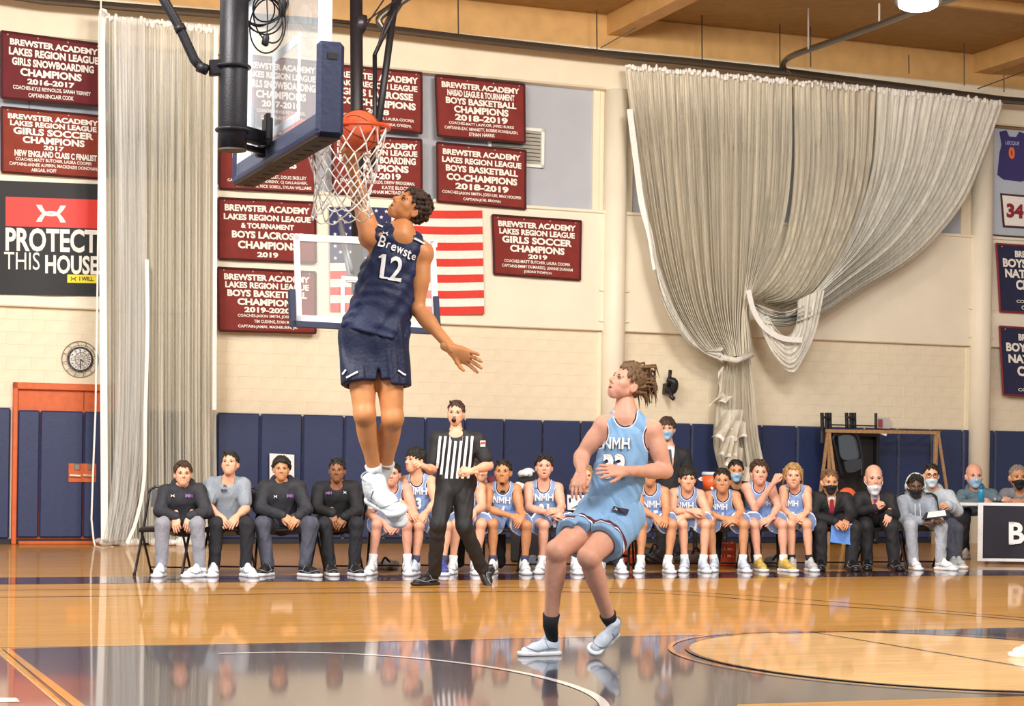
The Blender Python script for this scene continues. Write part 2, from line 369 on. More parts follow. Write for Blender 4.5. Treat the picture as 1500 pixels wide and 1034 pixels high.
# side band, three-point lines, lane edge
def path(pxs, w, z, m, name):
    pts = bez([flr(*p) for p in pxs], 10); mb = MB(); vs = []
    for i, p in enumerate(pts):
        t = pts[min(i + 1, len(pts) - 1)] - pts[max(i - 1, 0)]; t = t / np.linalg.norm(t); nrm = np.array([-t[1], t[0], 0])
        for q in (-w / 2, w / 2): r = p + nrm * q; vs.append((r[0], r[1], z))
    return mb.add(vs, [(2 * i, 2 * i + 1, 2 * i + 3, 2 * i + 2) for i in range(len(pts) - 1)]).build(name, m, floor)
sa, sb = coord(flr(0, 856))[1], coord(flr(0, 846))[1]
paint([CP(-9, sa), CP(30, sa), CP(30, sb), CP(-9, sb)], .002, BAND, 'sideline_paint')
path([(-60, 876), (250, 872), (560, 868), (820, 867), (1000, 871), (1150, 883), (1300, 893), (1400, 900), (1560, 914)], .05, .002, BLACKP, 'three_point_line')
path([(-60, 865), (400, 862), (850, 861), (1100, 873), (1300, 888), (1560, 910)], .03, .0025, BLACKP, 'outer_arc_line')
path([(1140, 929), (1300, 926), (1500, 931), (1600, 935)], .04, .0095, BLACKP, 'lane_outline')
path([(-60, 949.5), (500, 941), (900, 932.5), (1140, 928.5)], .03, .005, paint_mat('pale_lane_edge', 'D8B98A'), 'lane_edge_line')

# ---------------------------------------------------------------- wall mats
MATB = mat('navy_vinyl', '28345C', .45, var=.08, scale=14, bump=.1, bscale=30)
dl, dr = wl(17, 700)[0], wl(176, 700)[0]
q = SA + .3; i = 0
mw = wl(441, 700)[0] - wl(379, 700)[0]
s = wl(379, 700)[0]
starts = [s + mw * k for k in range(-12, 24)]
for a in starts:
    b = a + mw
    if a < dr + .05: continue
    o = wbox(a + .006, b - .006, .08, Z_MAT, .0, .06, .025).build('wall_mat', MATB)
    far = proj(WP(a, 1, 0))[0]
    tag(o, 'tall navy vinyl wall mat in the row right of the net curtain', 'wall mat', 'navy wall mats on the far wall')
o = wbox(wl(-80, 700)[0], dl - .03, .08, Z_MAT, .0, .06, .025).build('wall_mat', MATB)
tag(o, 'navy wall mat at the left edge, left of the orange door frame', 'wall mat', None)
struct(wbox(SA, SB, 0, .08, -.02, .03).build('baseboard_back', mat('dark_base', '1D1C22', .6)))
# door with mats on it
ORG = mat('orange_door_paint', 'D1622B', .45, var=.08, scale=12, bump=.1)
zt = wl(60, 561)[1]
dr_o = struct(wbox(dl + .05, dr, .0, zt - .05, -.03, .01).build('door_1', ORG))
mb = MB(); wbox(dl, dl + .07, 0, zt, -.02, .08, .01, mb); wbox(dl, dr, zt - .1, zt, -.02, .08, .01, mb); wbox(dr, dr + .07, 0, zt, -.02, .08, .01, mb); mb.build('door_frame', ORG, dr_o)
md = [wl(24, 700)[0], wl(57, 700)[0], wl(121, 700)[0], wl(150, 700)[0], dr]
z0d = wl(60, 787)[1]
for a, b in zip(md[:-1], md[1:]): wbox(a + .006, b - .006, z0d, Z_MAT - .03, .01, .07, .02).build('door_mat', MATB, dr_o)
wbox(md[2] - .006, md[2] + .006, Z_MAT, zt - .1, .01, .02).build('door_seam', mat('seam_dark', '8A3B18', .6), dr_o)
pl0, pl1 = wl(99, 706), wl(140, 679)
p = wbox(pl0[0], pl1[0], pl0[1], pl1[1], .07, .085, .005).build('latch_plate', ORG, dr_o)
for x in (109, 129):
    a = wl(x, 696); MB().tube([WP(a[0] - .09, a[1], .12), WP(a[0] + .07, a[1] - .01, .12)], .018, 8).build('lever', mat('bright_steel', 'E8E6E2', .2, .6), p)
    a = wl(x + 3, 684); wbox(a[0] - .05, a[0] + .04, a[1] - .05, a[1] + .05, .08, .1, .01).build('lock', mat('worn_steel', '9A8A80', .3, .7), p)
wbox(dl + .1, dr, 0.0, .05, .01, .1, .01).build('door_sill', ORG, dr_o)
# ---------------------------------------------------------------- wall clock in its wire guard
cs, cz = wl(118.5, 526, .1); ck = empty('wall_clock', WP(cs, cz, 0), 'round white wall clock in a wire guard above the orange door', 'clock')
def disc(c, r, d, m, name, par, n=32, off=0.0):
    return MB().tube([WP(c[0], c[1], off), WP(c[0], c[1], off + d)], r, n).build(name, m, par)
rk = 18.5 / ppm(WP(cs, cz)[1])
disc((cs, cz), rk, .05, mat('black_plastic', '1C1B1E', .4), 'case', ck); face = disc((cs, cz), rk * .84, .056, mat('clock_face_white', 'F2F1EE', .4), 'face', ck)
for k in range(12):
    an = k * math.pi / 6; a, b = rk * .66, rk * .78
    MB().tube([WP(cs + a * math.sin(an), cz + a * math.cos(an), .058), WP(cs + b * math.sin(an), cz + b * math.cos(an), .058)], .006, 4).build('hour_mark', mat('black_plastic', '1C1B1E'), face)
for an, l in ((math.radians(128), .45), (math.radians(180), .65)):
    MB().tube([WP(cs, cz, .062), WP(cs + rk * l * math.sin(an), cz + rk * l * math.cos(an), .062)], .008, 5).build('hand', mat('black_plastic', '1C1B1E'), face)
for rr_, d in ((1.42, .02), (1.1, .13), (.5, .16)):
    MB().tube([WP(cs + rk * rr_ * math.cos(t), cz + rk * rr_ * math.sin(t), d) for t in np.linspace(0, 2 * math.pi, 33)[:-1]], .006, 5, True).build('guard_ring', mat('wire_grey', '8A857C', .4, .5), ck)
for k in range(12):
    t = k * math.pi / 6 + .2
    MB().tube([WP(cs + rk * q * math.cos(t), cz + rk * q * math.sin(t), d) for q, d in ((1.42, .02), (1.1, .13), (.5, .16), (.15, .17))], .005, 5).build('guard_wire', mat('wire_grey', '8A857C'), ck)

# ---------------------------------------------------------------- banners
def sheet(name, cor, off, m, parent, nx=16, ny=10, amp=.012, thick=.006, ph=0.0):
    P = [wl(*c, off) for c in cor]                   # TL TR BR BL
    def fn(i, j, e=0.0):
        s0 = P[0][0] * (1 - i) + P[1][0] * i; z0 = P[0][1] * (1 - i) + P[1][1] * i; s1 = P[3][0] * (1 - i) + P[2][0] * i; z1 = P[3][1] * (1 - i) + P[2][1] * i
        w = amp * (math.sin(i * 9 + ph + j * 2) + .6 * math.sin(i * 17 - j * 3 + ph * 2)) * (.3 + j)
        return WP(s0 * (1 - j) + s1 * j, z0 * (1 - j) + z1 * j, off + w + e)
    mb = MB(); mb.grid(lambda i, j: fn(i, j), nx, ny); mb.grid(lambda i, j: fn(i, j, -thick), nx, ny)
    return mb.build(name, m, parent, True), fn
def put_text(fn, txt, cx, cy, w, h, m, parent, bold=.02, name='lettering', lift=.012, maxlen=.12):
    v, f, asp = text_geo(txt, bold); v2 = [(cx + (p[0] - .5) * w, cy + (.5 - p[1]) * h) for p in v]
    v2, f = subdivided(v2, f, maxlen)
    return mesh(name, [fn(p[0], p[1], lift) for p in v2], f, m, parent)
WTX = mat('white_letter_cloth', 'F5F1EA', .7, var=.02); 
def banner(cor, lines, col, edge, label, ph, off=.16, group='championship banners'):
    c = wp(*cor[3], off); t = empty('championship_banner', c, label, 'banner')
    cl, fn = sheet('banner_cloth', cor, off, mat('banner_' + col, col, .75, var=.1, scale=8, bump=.15, bscale=200), t, ph=ph)
    for a, b in (((0, 0), (1, 0)), ((1, 0), (1, 1)), ((1, 1), (0, 1)), ((0, 1), (0, 0))):
        pts = [fn(a[0] + (b[0] - a[0]) * k / 12, a[1] + (b[1] - a[1]) * k / 12, .002) for k in range(13)]
        MB().tube(pts, .02, 6).build('hem', mat('hem_' + edge, edge, .7), cl)
    for k in range(4): MB().ball(fn(.06 + k * .293, .035, .01), .013, 8, 4).build('grommet', mat('brass_white', 'E8DCC8', .3, .5), cl)
    for ln in lines:
        txt, cx, cy, w, h = ln[:5]
        if txt: put_text(fn, txt, cx, cy, w, h, WTX, t, bold=.045 if h > .07 else .02)
    return t
def rows(ls):
    """ls: (text, height, width[, cx]) stacked from the top"""
    tot = sum(l[1] for l in ls); gap = (0.90 - tot) / (len(ls)); y = .07; out = []
    for l in ls:
        y += gap / 2; out.append((l[0], l[3] if len(l) > 3 else .5, y + l[1] / 2, l[2], l[1])); y += l[1] + gap / 2
    return out
BA = ('BREWSTER ACADEMY', .11, .88); LR = ('LAKES REGION LEAGUE', .10, .9); MR, ME = '7E2620', '4A1418'; MR2 = '6B1A22'
banner([(2, 46), (152, 66), (152, 156), (2, 143)], rows([('BREWSTER ACADEMY', .1, .86, .51), ('LAKES REGION LEAGUE', .12, .88, .51), ('GIRLS SNOWBOARDING', .12, .8), ('CHAMPIONS', .12, .6, .48), ('2016-2017', .09, .46, .48), ('COACHES-KYLE REYNOLDS, SARAH TIERNEY', .07, .76, .49), ('CAPTAIN-SINCLAIR COOK', .065, .44, .48)]), MR2, ME, 'maroon girls snowboarding 2016-2017 banner, top left corner of the wall', 0.3)
banner([(2, 157), (153, 171), (154, 262), (3, 252)], rows([('BREWSTER ACADEMY', .085, .88), ('LAKES REGION LEAGUE', .085, .84), ('GIRLS SOCCER', .11, .78), ('CHAMPIONS', .11, .6), ('2017', .075, .2), ('NEW ENGLAND CLASS C FINALIST', .1, .8, .52), ('COACHES-MATT BUTCHER, LAURA COOPER', .06, .74), ('CAPTAINS-ANNEE ALPERIN, MACKENZIE DONOVAN,', .06, .86), ('ABIGAIL HOFF', .055, .24, .4)]), '8A3320', ME, 'rust red girls soccer 2017 banner left of the net curtain', 1.1)
banner([(352, 80), (470, 92), (471, 186), (352, 176)], rows([('BREWSTER ACADEMY', .1, .86), ('LAKES REGION LEAGUE', .1, .86), ('GIRLS SNOWBOARDING', .12, .86), ('CHAMPIONS', .12, .62), ('2017-2018', .1, .48), ('COACHES-KYLE REYNOLDS,', .06, .6), ('CAPTAIN-RUBY SLOVIN', .06, .5)]), MR2, ME, 'banner for 2017-2018 seen through the near glass backboard', 2.2)
banner([(322, 196), (460, 200), (461, 283), (322, 276)], rows([('BREWSTER ACADEMY', .09, .86), ('LAKES REGION LEAGUE', .1, .86), ('BOYS LACROSSE', .12, .74), ('CHAMPIONS', .13, .62), ('2018', .09, .24), ('COACHES-BILL OUELLET, DOUG SKELLEY', .07, .72, .55), ('CAPTAINS-KASPER ENDRENY, CJ GALLAGHER,', .065, .84), ('COLE MOORE, NICK SOBELL, DYLAN WILLIAMS', .065, .8, .56)]), MR, ME, 'maroon boys lacrosse 2018 banner half hidden below the near backboard', 3.0)
banner([(320, 290), (462, 297), (462, 385), (321, 379)], rows([BA, LR, ('& TOURNAMENT', .09, .55), ('BOYS LACROSSE', .12, .74), ('CHAMPIONS', .13, .62), ('2019', .09, .22)]), MR, ME, 'maroon boys lacrosse 2019 banner above the lowest banner in the left column', 3.7)
banner([(319, 392), (462, 399), (462, 488), (321, 484)], rows([('BREWSTER ACADEMY', .1, .88), ('LAKES REGION LEAGUE', .1, .86), ('BOYS BASKETBALL', .11, .82), ('CHAMPIONS', .11, .62), ('2019-2020', .09, .48), ('COACHES-JASON SMITH, JOSH LEE', .06, .62, .5), ('TIM CUSHING, RYAN MEE', .06, .4, .56), ('CAPTAIN-JAMAL MASHBURN, JR.', .06, .62)]), MR, ME, 'maroon boys basketball 2019-2020 banner, lowest, behind the side backboard', 4.1)
banner([(487, 95), (617, 107), (618, 195), (487, 181)], rows([('BREWSTER ACADEMY', .11, .92), LR, ('GIRLS LACROSSE', .12, .8), ('CO-CHAMPIONS', .12, .86), ('2018', .09, .26), ('COACHES-KEN MAJOR JR, LAURA COOPER', .06, .82), ('CAPTAINS-KAI JONES, NORA O\'KEEFE,', .06, .76)]), MR, ME, 'maroon girls lacrosse 2018 banner behind the ball and the hanging post', 5.0)
banner([(487, 198), (617, 205), (618, 291), (487, 283)], rows([('BREWSTER ACADEMY', .1, .9), LR, ('BOYS SNOWBOARDING', .12, .86), ('CHAMPIONS', .12, .7), ('2018-2019', .11, .52), ('COACHES-KYLE REYNOLDS, DREW BRIDGEMAN,', .065, .84), ('KATIE BLOCK', .06, .3, .7), ('CAPTAIN-GRAHAM MCTEAGUE', .06, .6)]), MR, ME, 'maroon boys snowboarding 2018-2019 banner directly behind the basket net', 5.6)
banner([(638, 111), (768, 124), (769, 209), (641, 199)], rows([('BREWSTER ACADEMY', .1, .88), ('NAISAD LEAGUE & TOURNAMENT', .11, .76), ('BOYS BASKETBALL', .11, .8), ('CHAMPIONS', .12, .62), ('2018-2019', .11, .6), ('COACHES-MATT LAWLOR, JARED BURKE', .06, .74), ('CAPTAINS-ZAC BENNETT, ROBBIE ROWBAUGH,', .06, .84), ('ETHAN HARRIS', .06, .28)]), MR, ME, 'upper maroon boys basketball 2018-2019 banner with league and tournament line', 6.3)
banner([(640, 209), (770, 221), (770, 306), (641, 295)], rows([('BREWSTER ACADEMY', .1, .88), LR, ('BOYS BASKETBALL', .11, .82), ('CO-CHAMPIONS', .12, .8), ('2018-2019', .11, .6), ('COACHES-JASON SMITH, JOSH LEE, MAX HOOPER', .065, .9), ('CAPTAIN-JOEL BROWN', .06, .42)]), MR, ME, 'maroon boys basketball co-champions 2018-2019 banner below its twin', 7.0)
banner([(721, 315), (851, 324), (850, 410), (724, 401)], rows([('BREWSTER ACADEMY', .1, .88), ('LAKES REGION LEAGUE', .1, .86), ('GIRLS SOCCER', .12, .8), ('CHAMPIONS', .12, .62), ('2019', .08, .22), ('COACHES-MATT BUTCHER, LAURA COOPER', .06, .76), ('CAPTAINS-EMMY DUMARESQ, LEANNE DURHAM', .06, .82), ('JORDAN THOMPSON', .055, .32)]), MR, ME, 'maroon girls soccer 2019 banner right of the national flag', 7.7)
NVB = '23264A'
banner([(1459, 357), (1590, 366), (1590, 462), (1465, 456)], rows([('BREWSTER ACADEMY', .1, .7, .55), ('BOYS BASKETBALL', .13, .92, .52), ('NATIONAL PREP', .13, .84), ('CHAMPIONS', .15, .6), ('2019-2020', .1, .42, .5), ('COACHES-JASON SMITH', .06, .6), ('CAPTAIN-BILL COOK', .06, .5)]), NVB, '8A2A30', 'upper navy boys basketball banner with red edge at the right edge', 8.2)
banner([(1464, 478), (1595, 487), (1597, 585), (1470, 578)], rows([('BREWSTER ACADEMY', .1, .7, .55), ('BOYS BASKETBALL', .13, .92, .52), ('NATIONAL PREP', .13, .84), ('CHAMPIONS', .15, .66), ('2018', .1, .2, .5), ('COACHES-JASON SMITH', .06, .66)]), NVB, '8A2A30', 'lower navy boys basketball banner with red edge at the right edge', 8.9)
# big black slogan banner
t = empty('slogan_banner', wp(0, 432, .14), 'large black PROTECT THIS HOUSE banner with red block, left edge', 'banner')
cl, fn = sheet('banner_cloth', [(-60, 262), (152, 270), (151, 434), (-60, 430)], .14, mat('black_banner_vinyl', '191A1F', .6, var=.1, bump=.15, bscale=20), t, 24, 14, .012)
def fpx(x, y):                                      # pixel -> cloth coordinates
    i = (x + 60) / 212; return i, (y - (262 + 8 * i)) / (168 - 4 * i)
def flat_on(fn, pts, lift, m, name, par, nx=10, ny=4):
    (a, b), (c, d) = pts; return MB().grid(lambda i, j: fn(a + (c - a) * i, b + (d - b) * j, lift), nx, ny).build(name, m, par)
RED = mat('banner_red', 'E2352B', .5, var=.04)
flat_on(fn, (fpx(7, 288), fpx(143, 335)), .008, RED, 'red_block', cl)
i0, j0 = fpx(74, 360); put_text(fn, 'PROTECT', (fpx(6, 0)[0] + fpx(144, 0)[0]) / 2, fpx(75, 352)[1], 136 / 212, 35 / 168, WTX, t, .03)
put_text(fn, 'THIS', fpx(31, 0)[0], fpx(31, 382)[1], 52 / 212, 26 / 168, WTX, t, 0)
put_text(fn, 'HOUSE.', fpx(107, 0)[0], fpx(107, 388)[1], 84 / 212, 28 / 168, WTX, t, .03)
flat_on(fn, (fpx(98, 402), fpx(144, 415)), .008, mat('banner_yellow', 'F2E02C', .5), 'yellow_tab', cl)
put_text(fn, 'I WILL.', fpx(127, 0)[0], fpx(127, 408.5)[1], 22 / 212, 6 / 168, mat('black_plastic', '1C1B1E'), t, .03, lift=.014)
def two_arc_emblem(P, m, name, par):
    """two interlocking arcs; P(x, y) places a point with x, y in -1..1"""
    mb = MB()
    for sg in (1, -1):
        vs = []
        for k in range(25): x = -1 + k / 12; e = abs(x) ** 2.6; vs.append(P(.96 * x, sg * (-.30 + 1.27 * e)))
        for k in range(25): x = -1 + k / 12; e = abs(x) ** 2.6; vs.append(P(.60 * x, sg * (-.03 + 1.0 * e)))
        mb.add(vs, [(k, k + 1, k + 26, k + 25) for k in range(24)])
    return mb.build(name, m, par)
ec = fpx(73.5, 313); two_arc_emblem(lambda x, y: fn(ec[0] + x * 23 / 212, ec[1] - y * 13 / 168, .014), WTX, 'emblem', cl)
ec = fpx(107, 408.5); two_arc_emblem(lambda x, y: fn(ec[0] + x * 4.5 / 212, ec[1] - y * 3 / 168, .014), mat('black_plastic', '1C1B1E'), 'emblem', cl)
# national flag
t = empty('national_flag', wp(482, 460, .16), 'large stars and stripes flag hung flat behind the side backboard', 'flag')
fc = [(482, 303), (707, 309), (709, 461), (484, 456)]
FP = [wl(*c, .16) for c in fc]
def flag(i, j, e=0.0):
    s0 = FP[0][0] * (1 - i) + FP[1][0] * i; z0 = FP[0][1] * (1 - i) + FP[1][1] * i; s1 = FP[3][0] * (1 - i) + FP[2][0] * i; z1 = FP[3][1] * (1 - i) + FP[2][1] * i
    return WP(s0 * (1 - j) + s1 * j, z0 * (1 - j) + z1 * j + .015 * math.sin(i * 7), .16 + .015 * math.sin(i * 11 + j * 3) + e)
FR, FW, FB = mat('flag_red', 'D93A2E', .7), mat('flag_white', 'F0EEE6', .7), mat('flag_blue', '2A2C5E', .7)
for k in range(13):
    x0 = .40 if k < 7 else 0
    MB().grid(lambda i, j: flag(x0 + (1 - x0) * i, (k + j) / 13), 20, 1).build('stripe', FR if k % 2 == 0 else FW, t, True)
can = MB().grid(lambda i, j: flag(.40 * i, j * 7 / 13, .001), 10, 6).build('canton', FB, t, True)
for r in range(9):
    for c in range(6 if r % 2 == 0 else 5):
        cx, cy = .40 * ((c + .5 + (0 if r % 2 == 0 else .5)) / 6.0), (7 / 13) * (r + .6) / 9.4
        pts = []
        for k in range(10): rr_ = (.0145 if k % 2 == 0 else .006); an = k * math.pi / 5; pts.append(flag(cx + rr_ * math.sin(an), cy - rr_ * 1.42 * math.cos(an), .006))
        MB().add([flag(cx, cy, .006)] + pts, [(0, 1 + k, 1 + (k + 1) % 10) for k in range(10)]).build('star', FW, can)
# jersey board at the right edge
t = empty('jersey_display', wp(1456, 350, .14), 'tall grey display board with retired jerseys at the right edge', 'display')
s0, z1 = wl(1456, 187, .14); s1, z0 = wl(1590, 352, .14); wbox(s0, s1, z0, z1, .05, .13, .01).build('board', mat('board_grey', 'B9C2D2', .5), t)
mb = MB(); wbox(s0 - .04, s0, z0 - .02, z1 + .03, .04, .15, .005, mb); wbox(s0 - .04, s1, z1, z1 + .04, .04, .15, .005, mb); mb.build('frame', mat('display_wood', '8A6A4A', .5), t)
def bplate(px, off, m, name, par, d=.01): return MB().prism([wp(x, y, off) for x, y in px], -V * d).build(name, m, par)
j = bplate([(1464, 193), (1474, 191), (1478, 200), (1488, 201), (1493, 193), (1501, 196), (1503, 212), (1510, 222), (1508, 262), (1495, 266), (1470, 263), (1461, 256), (1464, 225), (1467, 212)][::1], .14, mat('jersey_navy_display', '39336E', .7), 'framed_jersey', t)
def wtext(txt, cx, cy, w, h, m, par, bold, off, name='lettering', slope=.08):
    v, f, asp = text_geo(txt, bold); return mesh(name, [wp(cx + (p[0] - .5) * w, cy + (.5 - p[1]) * h + (p[0] - .5) * w * slope, off) for p in v], f, m, par)
wtext('LECQUE', 1483, 210, 20, 6, mat('pale_blue_letter', 'B8C0E8', .6), j, .02, .156); wtext('0', 1482, 224, 9, 18, mat('orange_letter', 'E8763A', .6), j, .06, .156)
fr = bplate([(1465, 283), (1560, 291), (1560, 338), (1469, 333)], .14, mat('black_red_frame', '4A1F26', .5), 'jersey_frame', t)
bplate([(1468, 286), (1558, 294), (1557, 335), (1472, 330)], .152, mat('white_jersey_cloth', 'F3F0EE', .7), 'jersey_panel', fr, .006)
wtext('34', 1487, 309, 25, 21, mat('dark_red_letter', '8E2430', .6), fr, .05, .17)
# side block behind board (pilaster shade strip)
# ================================================================ NET CURTAINS AND RAIL
def net_mat(name, col, a0=.55, a1=1.0, vert=True):
    m = mat(name, col, .9, var=.12, scale=3, stretch=(9, 9, .25)); nt = m.node_tree; b = nt.nodes['Principled BSDF']  # upright streaks in the colour imitate the shadows between pleats
    tc = nt.nodes.new('ShaderNodeTexCoord'); mp = nt.nodes.new('ShaderNodeMapping'); mp.inputs['Scale'].default_value = (16, 16, .25); nt.links.new(tc.outputs['Object'], mp.inputs[0])
    n = nt.nodes.new('ShaderNodeTexNoise'); n.inputs['Scale'].default_value = 1; n.inputs['Detail'].default_value = 4; nt.links.new(mp.outputs[0], n.inputs['Vector'])
    r = nt.nodes.new('ShaderNodeMapRange'); r.inputs[1].default_value = .35; r.inputs[2].default_value = .62; r.inputs[3].default_value = a0; r.inputs[4].default_value = a1
    nt.links.new(n.outputs['Fac'], r.inputs[0]); nt.links.new(r.outputs[0], b.inputs['Alpha'])
    return m
NETM = net_mat('net_cloth', 'EEEADF', .40, .86); WHT = mat('white_webbing', 'F4F3EF', .7)
def resample(pts, n):
    P = np.array(bez(pts, 8)); d = np.r_[0, np.cumsum(np.linalg.norm(np.diff(P[:, :2], axis=0), axis=1))]; t = np.linspace(0, d[-1], n)
    return np.stack([np.interp(t, d, P[:, k]) for k in range(3)], 1)
def drape(name, guides, off, pleats, amp, m, par, rows=50, seed=0, fade=.4):
    """guides: [(t, [(x, y[, off])...])]: hanging strands; the cloth is pleated across them"""
    r_ = np.random.default_rng(seed); G = [(t, resample([(q[0], q[1], q[2] if len(q) > 2 else 0.0) for q in pts], rows)) for t, pts in guides]
    nc = pleats * 5; ph = np.cumsum(r_.uniform(.6, 1.4, nc + 1)); ph = ph / ph[-1] * pleats * 2 * math.pi; ph2 = r_.uniform(0, 6, 3)
    vs = []
    for i in range(rows):
        for c in range(nc + 1):
            t = c / nc; k = max(j for j in range(len(G)) if G[j][0] <= t + 1e-9); k = min(k, len(G) - 2)
            f = (t - G[k][0]) / (G[k + 1][0] - G[k][0]); p = G[k][1][i] * (1 - f) + G[k + 1][1][i] * f
            w = amp * (math.sin(ph[c]) + .5 * math.sin(ph[c] * .37 + ph2[0] + i * .02)) * (1 if fade == 0 else min(1, .35 + i / (rows * fade)))
            sx = 1.5 * math.cos(ph[c] * 1.0) * min(1, i / (rows * .3))
            q = wp(p[0] + sx, p[1], off + p[2] + w); vs.append(q)
    fs = [(i * (nc + 1) + c, i * (nc + 1) + c + 1, (i + 1) * (nc + 1) + c + 1, (i + 1) * (nc + 1) + c) for i in range(rows - 1) for c in range(nc)]
    return MB().add(vs, fs).build(name, m, par, True)
def tufts(x0, y0, x1, y1, n, off, par, seed=1):
    r_ = np.random.default_rng(seed); mb = MB()
    for i in range(n):
        t = (i + r_.uniform(-.3, .3)) / n; x, y = x0 + (x1 - x0) * t, y0 + (y1 - y0) * t
        c = wp(x, y + r_.uniform(-2, 4), off + .05); mb.ball(c, (.035 * r_.uniform(.5, 1.3), .03, .05 * r_.uniform(.5, 1.3)), 6, 4)
    o = mb.build('tie_knots', WHT, par); o['kind'] = 'stuff'; return o
RO = .6
t = empty('net_curtain', flr(235, 799), 'gathered white net divider curtain reaching the floor at the left', 'curtain')
drape('netting', [(0, [(149, 22), (150, 300), (151, 600), (152, 795)]), (.33, [(205, 26), (206, 300), (205, 600), (206, 795)]), (.66, [(262, 33), (261, 300), (261, 600), (262, 795)]), (1, [(316, 42), (316, 300), (315, 600), (318, 795)])], RO, 34, .09, NETM, t, 24, 3)
drape('netting_overlap', [(0, [(166, 24), (172, 500), (165, 700), (152, 793)]), (1, [(212, 28), (214, 500), (207, 690), (186, 790)])], RO + .2, 9, .06, net_mat('net_cloth_thin', 'FAF8F2', .25, .6), t, 24, 5)
tufts(150, 24, 318, 42, 44, RO, t)
def ribbon(pxs, w, off, name, m, par, d=.008):
    pts = bez([(x, y, off + (q[0] if q else 0)) for x, y, *q in pxs], 10); vs = []
    P = [wp(a, b, c) for a, b, c in pts]
    for i, p in enumerate(P):
        tt = P[min(i + 1, len(P) - 1)] - P[max(i - 1, 0)]; tt /= np.linalg.norm(tt); nrm = np.cross(tt, V); nrm /= np.linalg.norm(nrm)
        for q in (-w / 2, w / 2): vs.append(p + nrm * q)
    n = len(P); vs += [v - V * d for v in vs]
    fs = [(2 * i, 2 * i + 1, 2 * i + 3, 2 * i + 2) for i in range(n - 1)]; fs += [tuple(k + 2 * n for k in f) for f in fs]
    return MB().add(vs, fs).build(name, m, par)
ribbon([(154, 22), (149, 40), (150, 300), (152, 600), (153, 790)], .1, RO + .12, 'edge_webbing', WHT, t)
ribbon([(215, 380), (216, 480), (213, 600), (211, 700), (200, 760), (186, 796)], .05, RO + .34, 'seam_webbing', WHT, t)
ribbon([(316, 42), (315, 300), (314, 600)], .06, RO + .12, 'edge_webbing', WHT, t)
mb = MB()
for x0, x1 in ((147, 205), (215, 300)):
    for k in range(9):
        x = x0 + (x1 - x0) * (k + .5) / 9; c = flr(x, 797 + 2 * (k % 2)); mb.ball((c[0], c[1], .05), (.13, .12, .05 + .02 * (k % 3)), 8, 5)
o = mb.build('bunched_hem', WHT, t, True); o['kind'] = 'stuff'
rope = empty('hanging_cord', flr(139, 798), 'thin white cord hanging left of the net curtain to the floor', 'cord')
MB().tube([wp(x, y, .75) for x, y in ((148, -8), (146, 150), (143, 400), (140, 600), (136, 700), (134, 760), (137, 790), (139, 799))], .014, 6).build('cord', WHT, rope)
MB().tube([flr(139, 800, .02), flr(150, 803, .02), flr(165, 801, .02)], .012, 5).build('cord_end', WHT, rope)
# right, gathered
t = empty('gathered_net_curtain', wp(1085, 720, RO), 'large net curtain gathered up into hanging swags in the middle of the far wall', 'curtain')
NETG = net_mat('net_cloth_grey', 'E0D9C9', .68, .97); NETW = net_mat('net_cloth_pale', 'EAE7DE', .8, 1.0)
drape('netting', [(0, [(915, 95), (925, 180), (938, 260), (952, 340), (970, 410), (992, 460), (1022, 503), (1052, 526, .1)]), (.25, [(975, 101), (984, 250), (998, 370), (1015, 450), (1038, 500), (1060, 525, .1)]), (.5, [(1035, 107), (1040, 250), (1046, 400), (1056, 470), (1072, 522, .1)]), (.75, [(1100, 112), (1098, 250), (1092, 400), (1086, 470), (1086, 521, .1)]), (1, [(1160, 118), (1158, 240), (1146, 330), (1112, 410), (1096, 450), (1102, 516, .1)])], RO, 38, .10, NETG, t, 50, 11, .25)
drape('swag', [(0, [(960, 400), (975, 450), (1000, 492), (1030, 515), (1060, 505)]), (.5, [(952, 330), (966, 410), (988, 462), (1020, 508), (1055, 525)]), (1, [(940, 270), (955, 350), (975, 420), (1000, 475), (1030, 515), (1060, 532)])], RO + .22, 6, .05, NETW, t, 40, 12, 0)
drape('netting_right', [(0, [(1162, 118), (1163, 250), (1150, 350), (1120, 410), (1104, 430)]), (.5, [(1225, 122), (1225, 250), (1205, 350), (1165, 430), (1120, 445)]), (1, [(1300, 128), (1290, 250), (1262, 340), (1210, 420), (1150, 455)])], RO, 16, .1, NETG, t, 40, 13, .25)
drape('netting_swept', [(0, [(1285, 127), (1277, 250), (1240, 360), (1195, 425), (1150, 465, .15), (1110, 452, .2)]), (.5, [(1380, 138), (1352, 250), (1300, 340), (1230, 405), (1160, 455, .15), (1106, 445, .2)]), (1, [(1470, 148), (1442, 225), (1408, 300), (1345, 372), (1262, 424), (1185, 470, .15), (1120, 478, .2), (1100, 455, .2)])], RO + .05, 22, .1, NETW, t, 50, 14, .25)
drape('hanging_loop', [(0, [(1168, 440), (1166, 475), (1152, 492), (1136, 480), (1124, 462)]), (.5, [(1188, 430), (1180, 490), (1160, 522), (1132, 500), (1116, 465)]), (1, [(1208, 425), (1194, 485), (1174, 528), (1158, 546), (1134, 524), (1118, 490), (1110, 455)])], RO + .3, 7, .05, NETW, t, 36, 15, 0)
drape('tail', [(0, [(1058, 518), (1052, 560), (1046, 610), (1046, 660), (1062, 712)]), (.5, [(1080, 520), (1080, 600), (1082, 660), (1088, 718)]), (1, [(1098, 515), (1104, 580), (1110, 640), (1117, 680), (1112, 706)])], RO, 11, .07, NETG, t, 40, 16, 0)
MB().tube([wp(1056, 523, RO + .25), wp(1078, 528, RO + .3), wp(1102, 519, RO + .25)], .05, 10).build('tie_band', NETW, t, True)
tufts(918, 96, 1158, 118, 60, RO, t, 4); tufts(1164, 118, 1468, 150, 72, RO, t, 5)
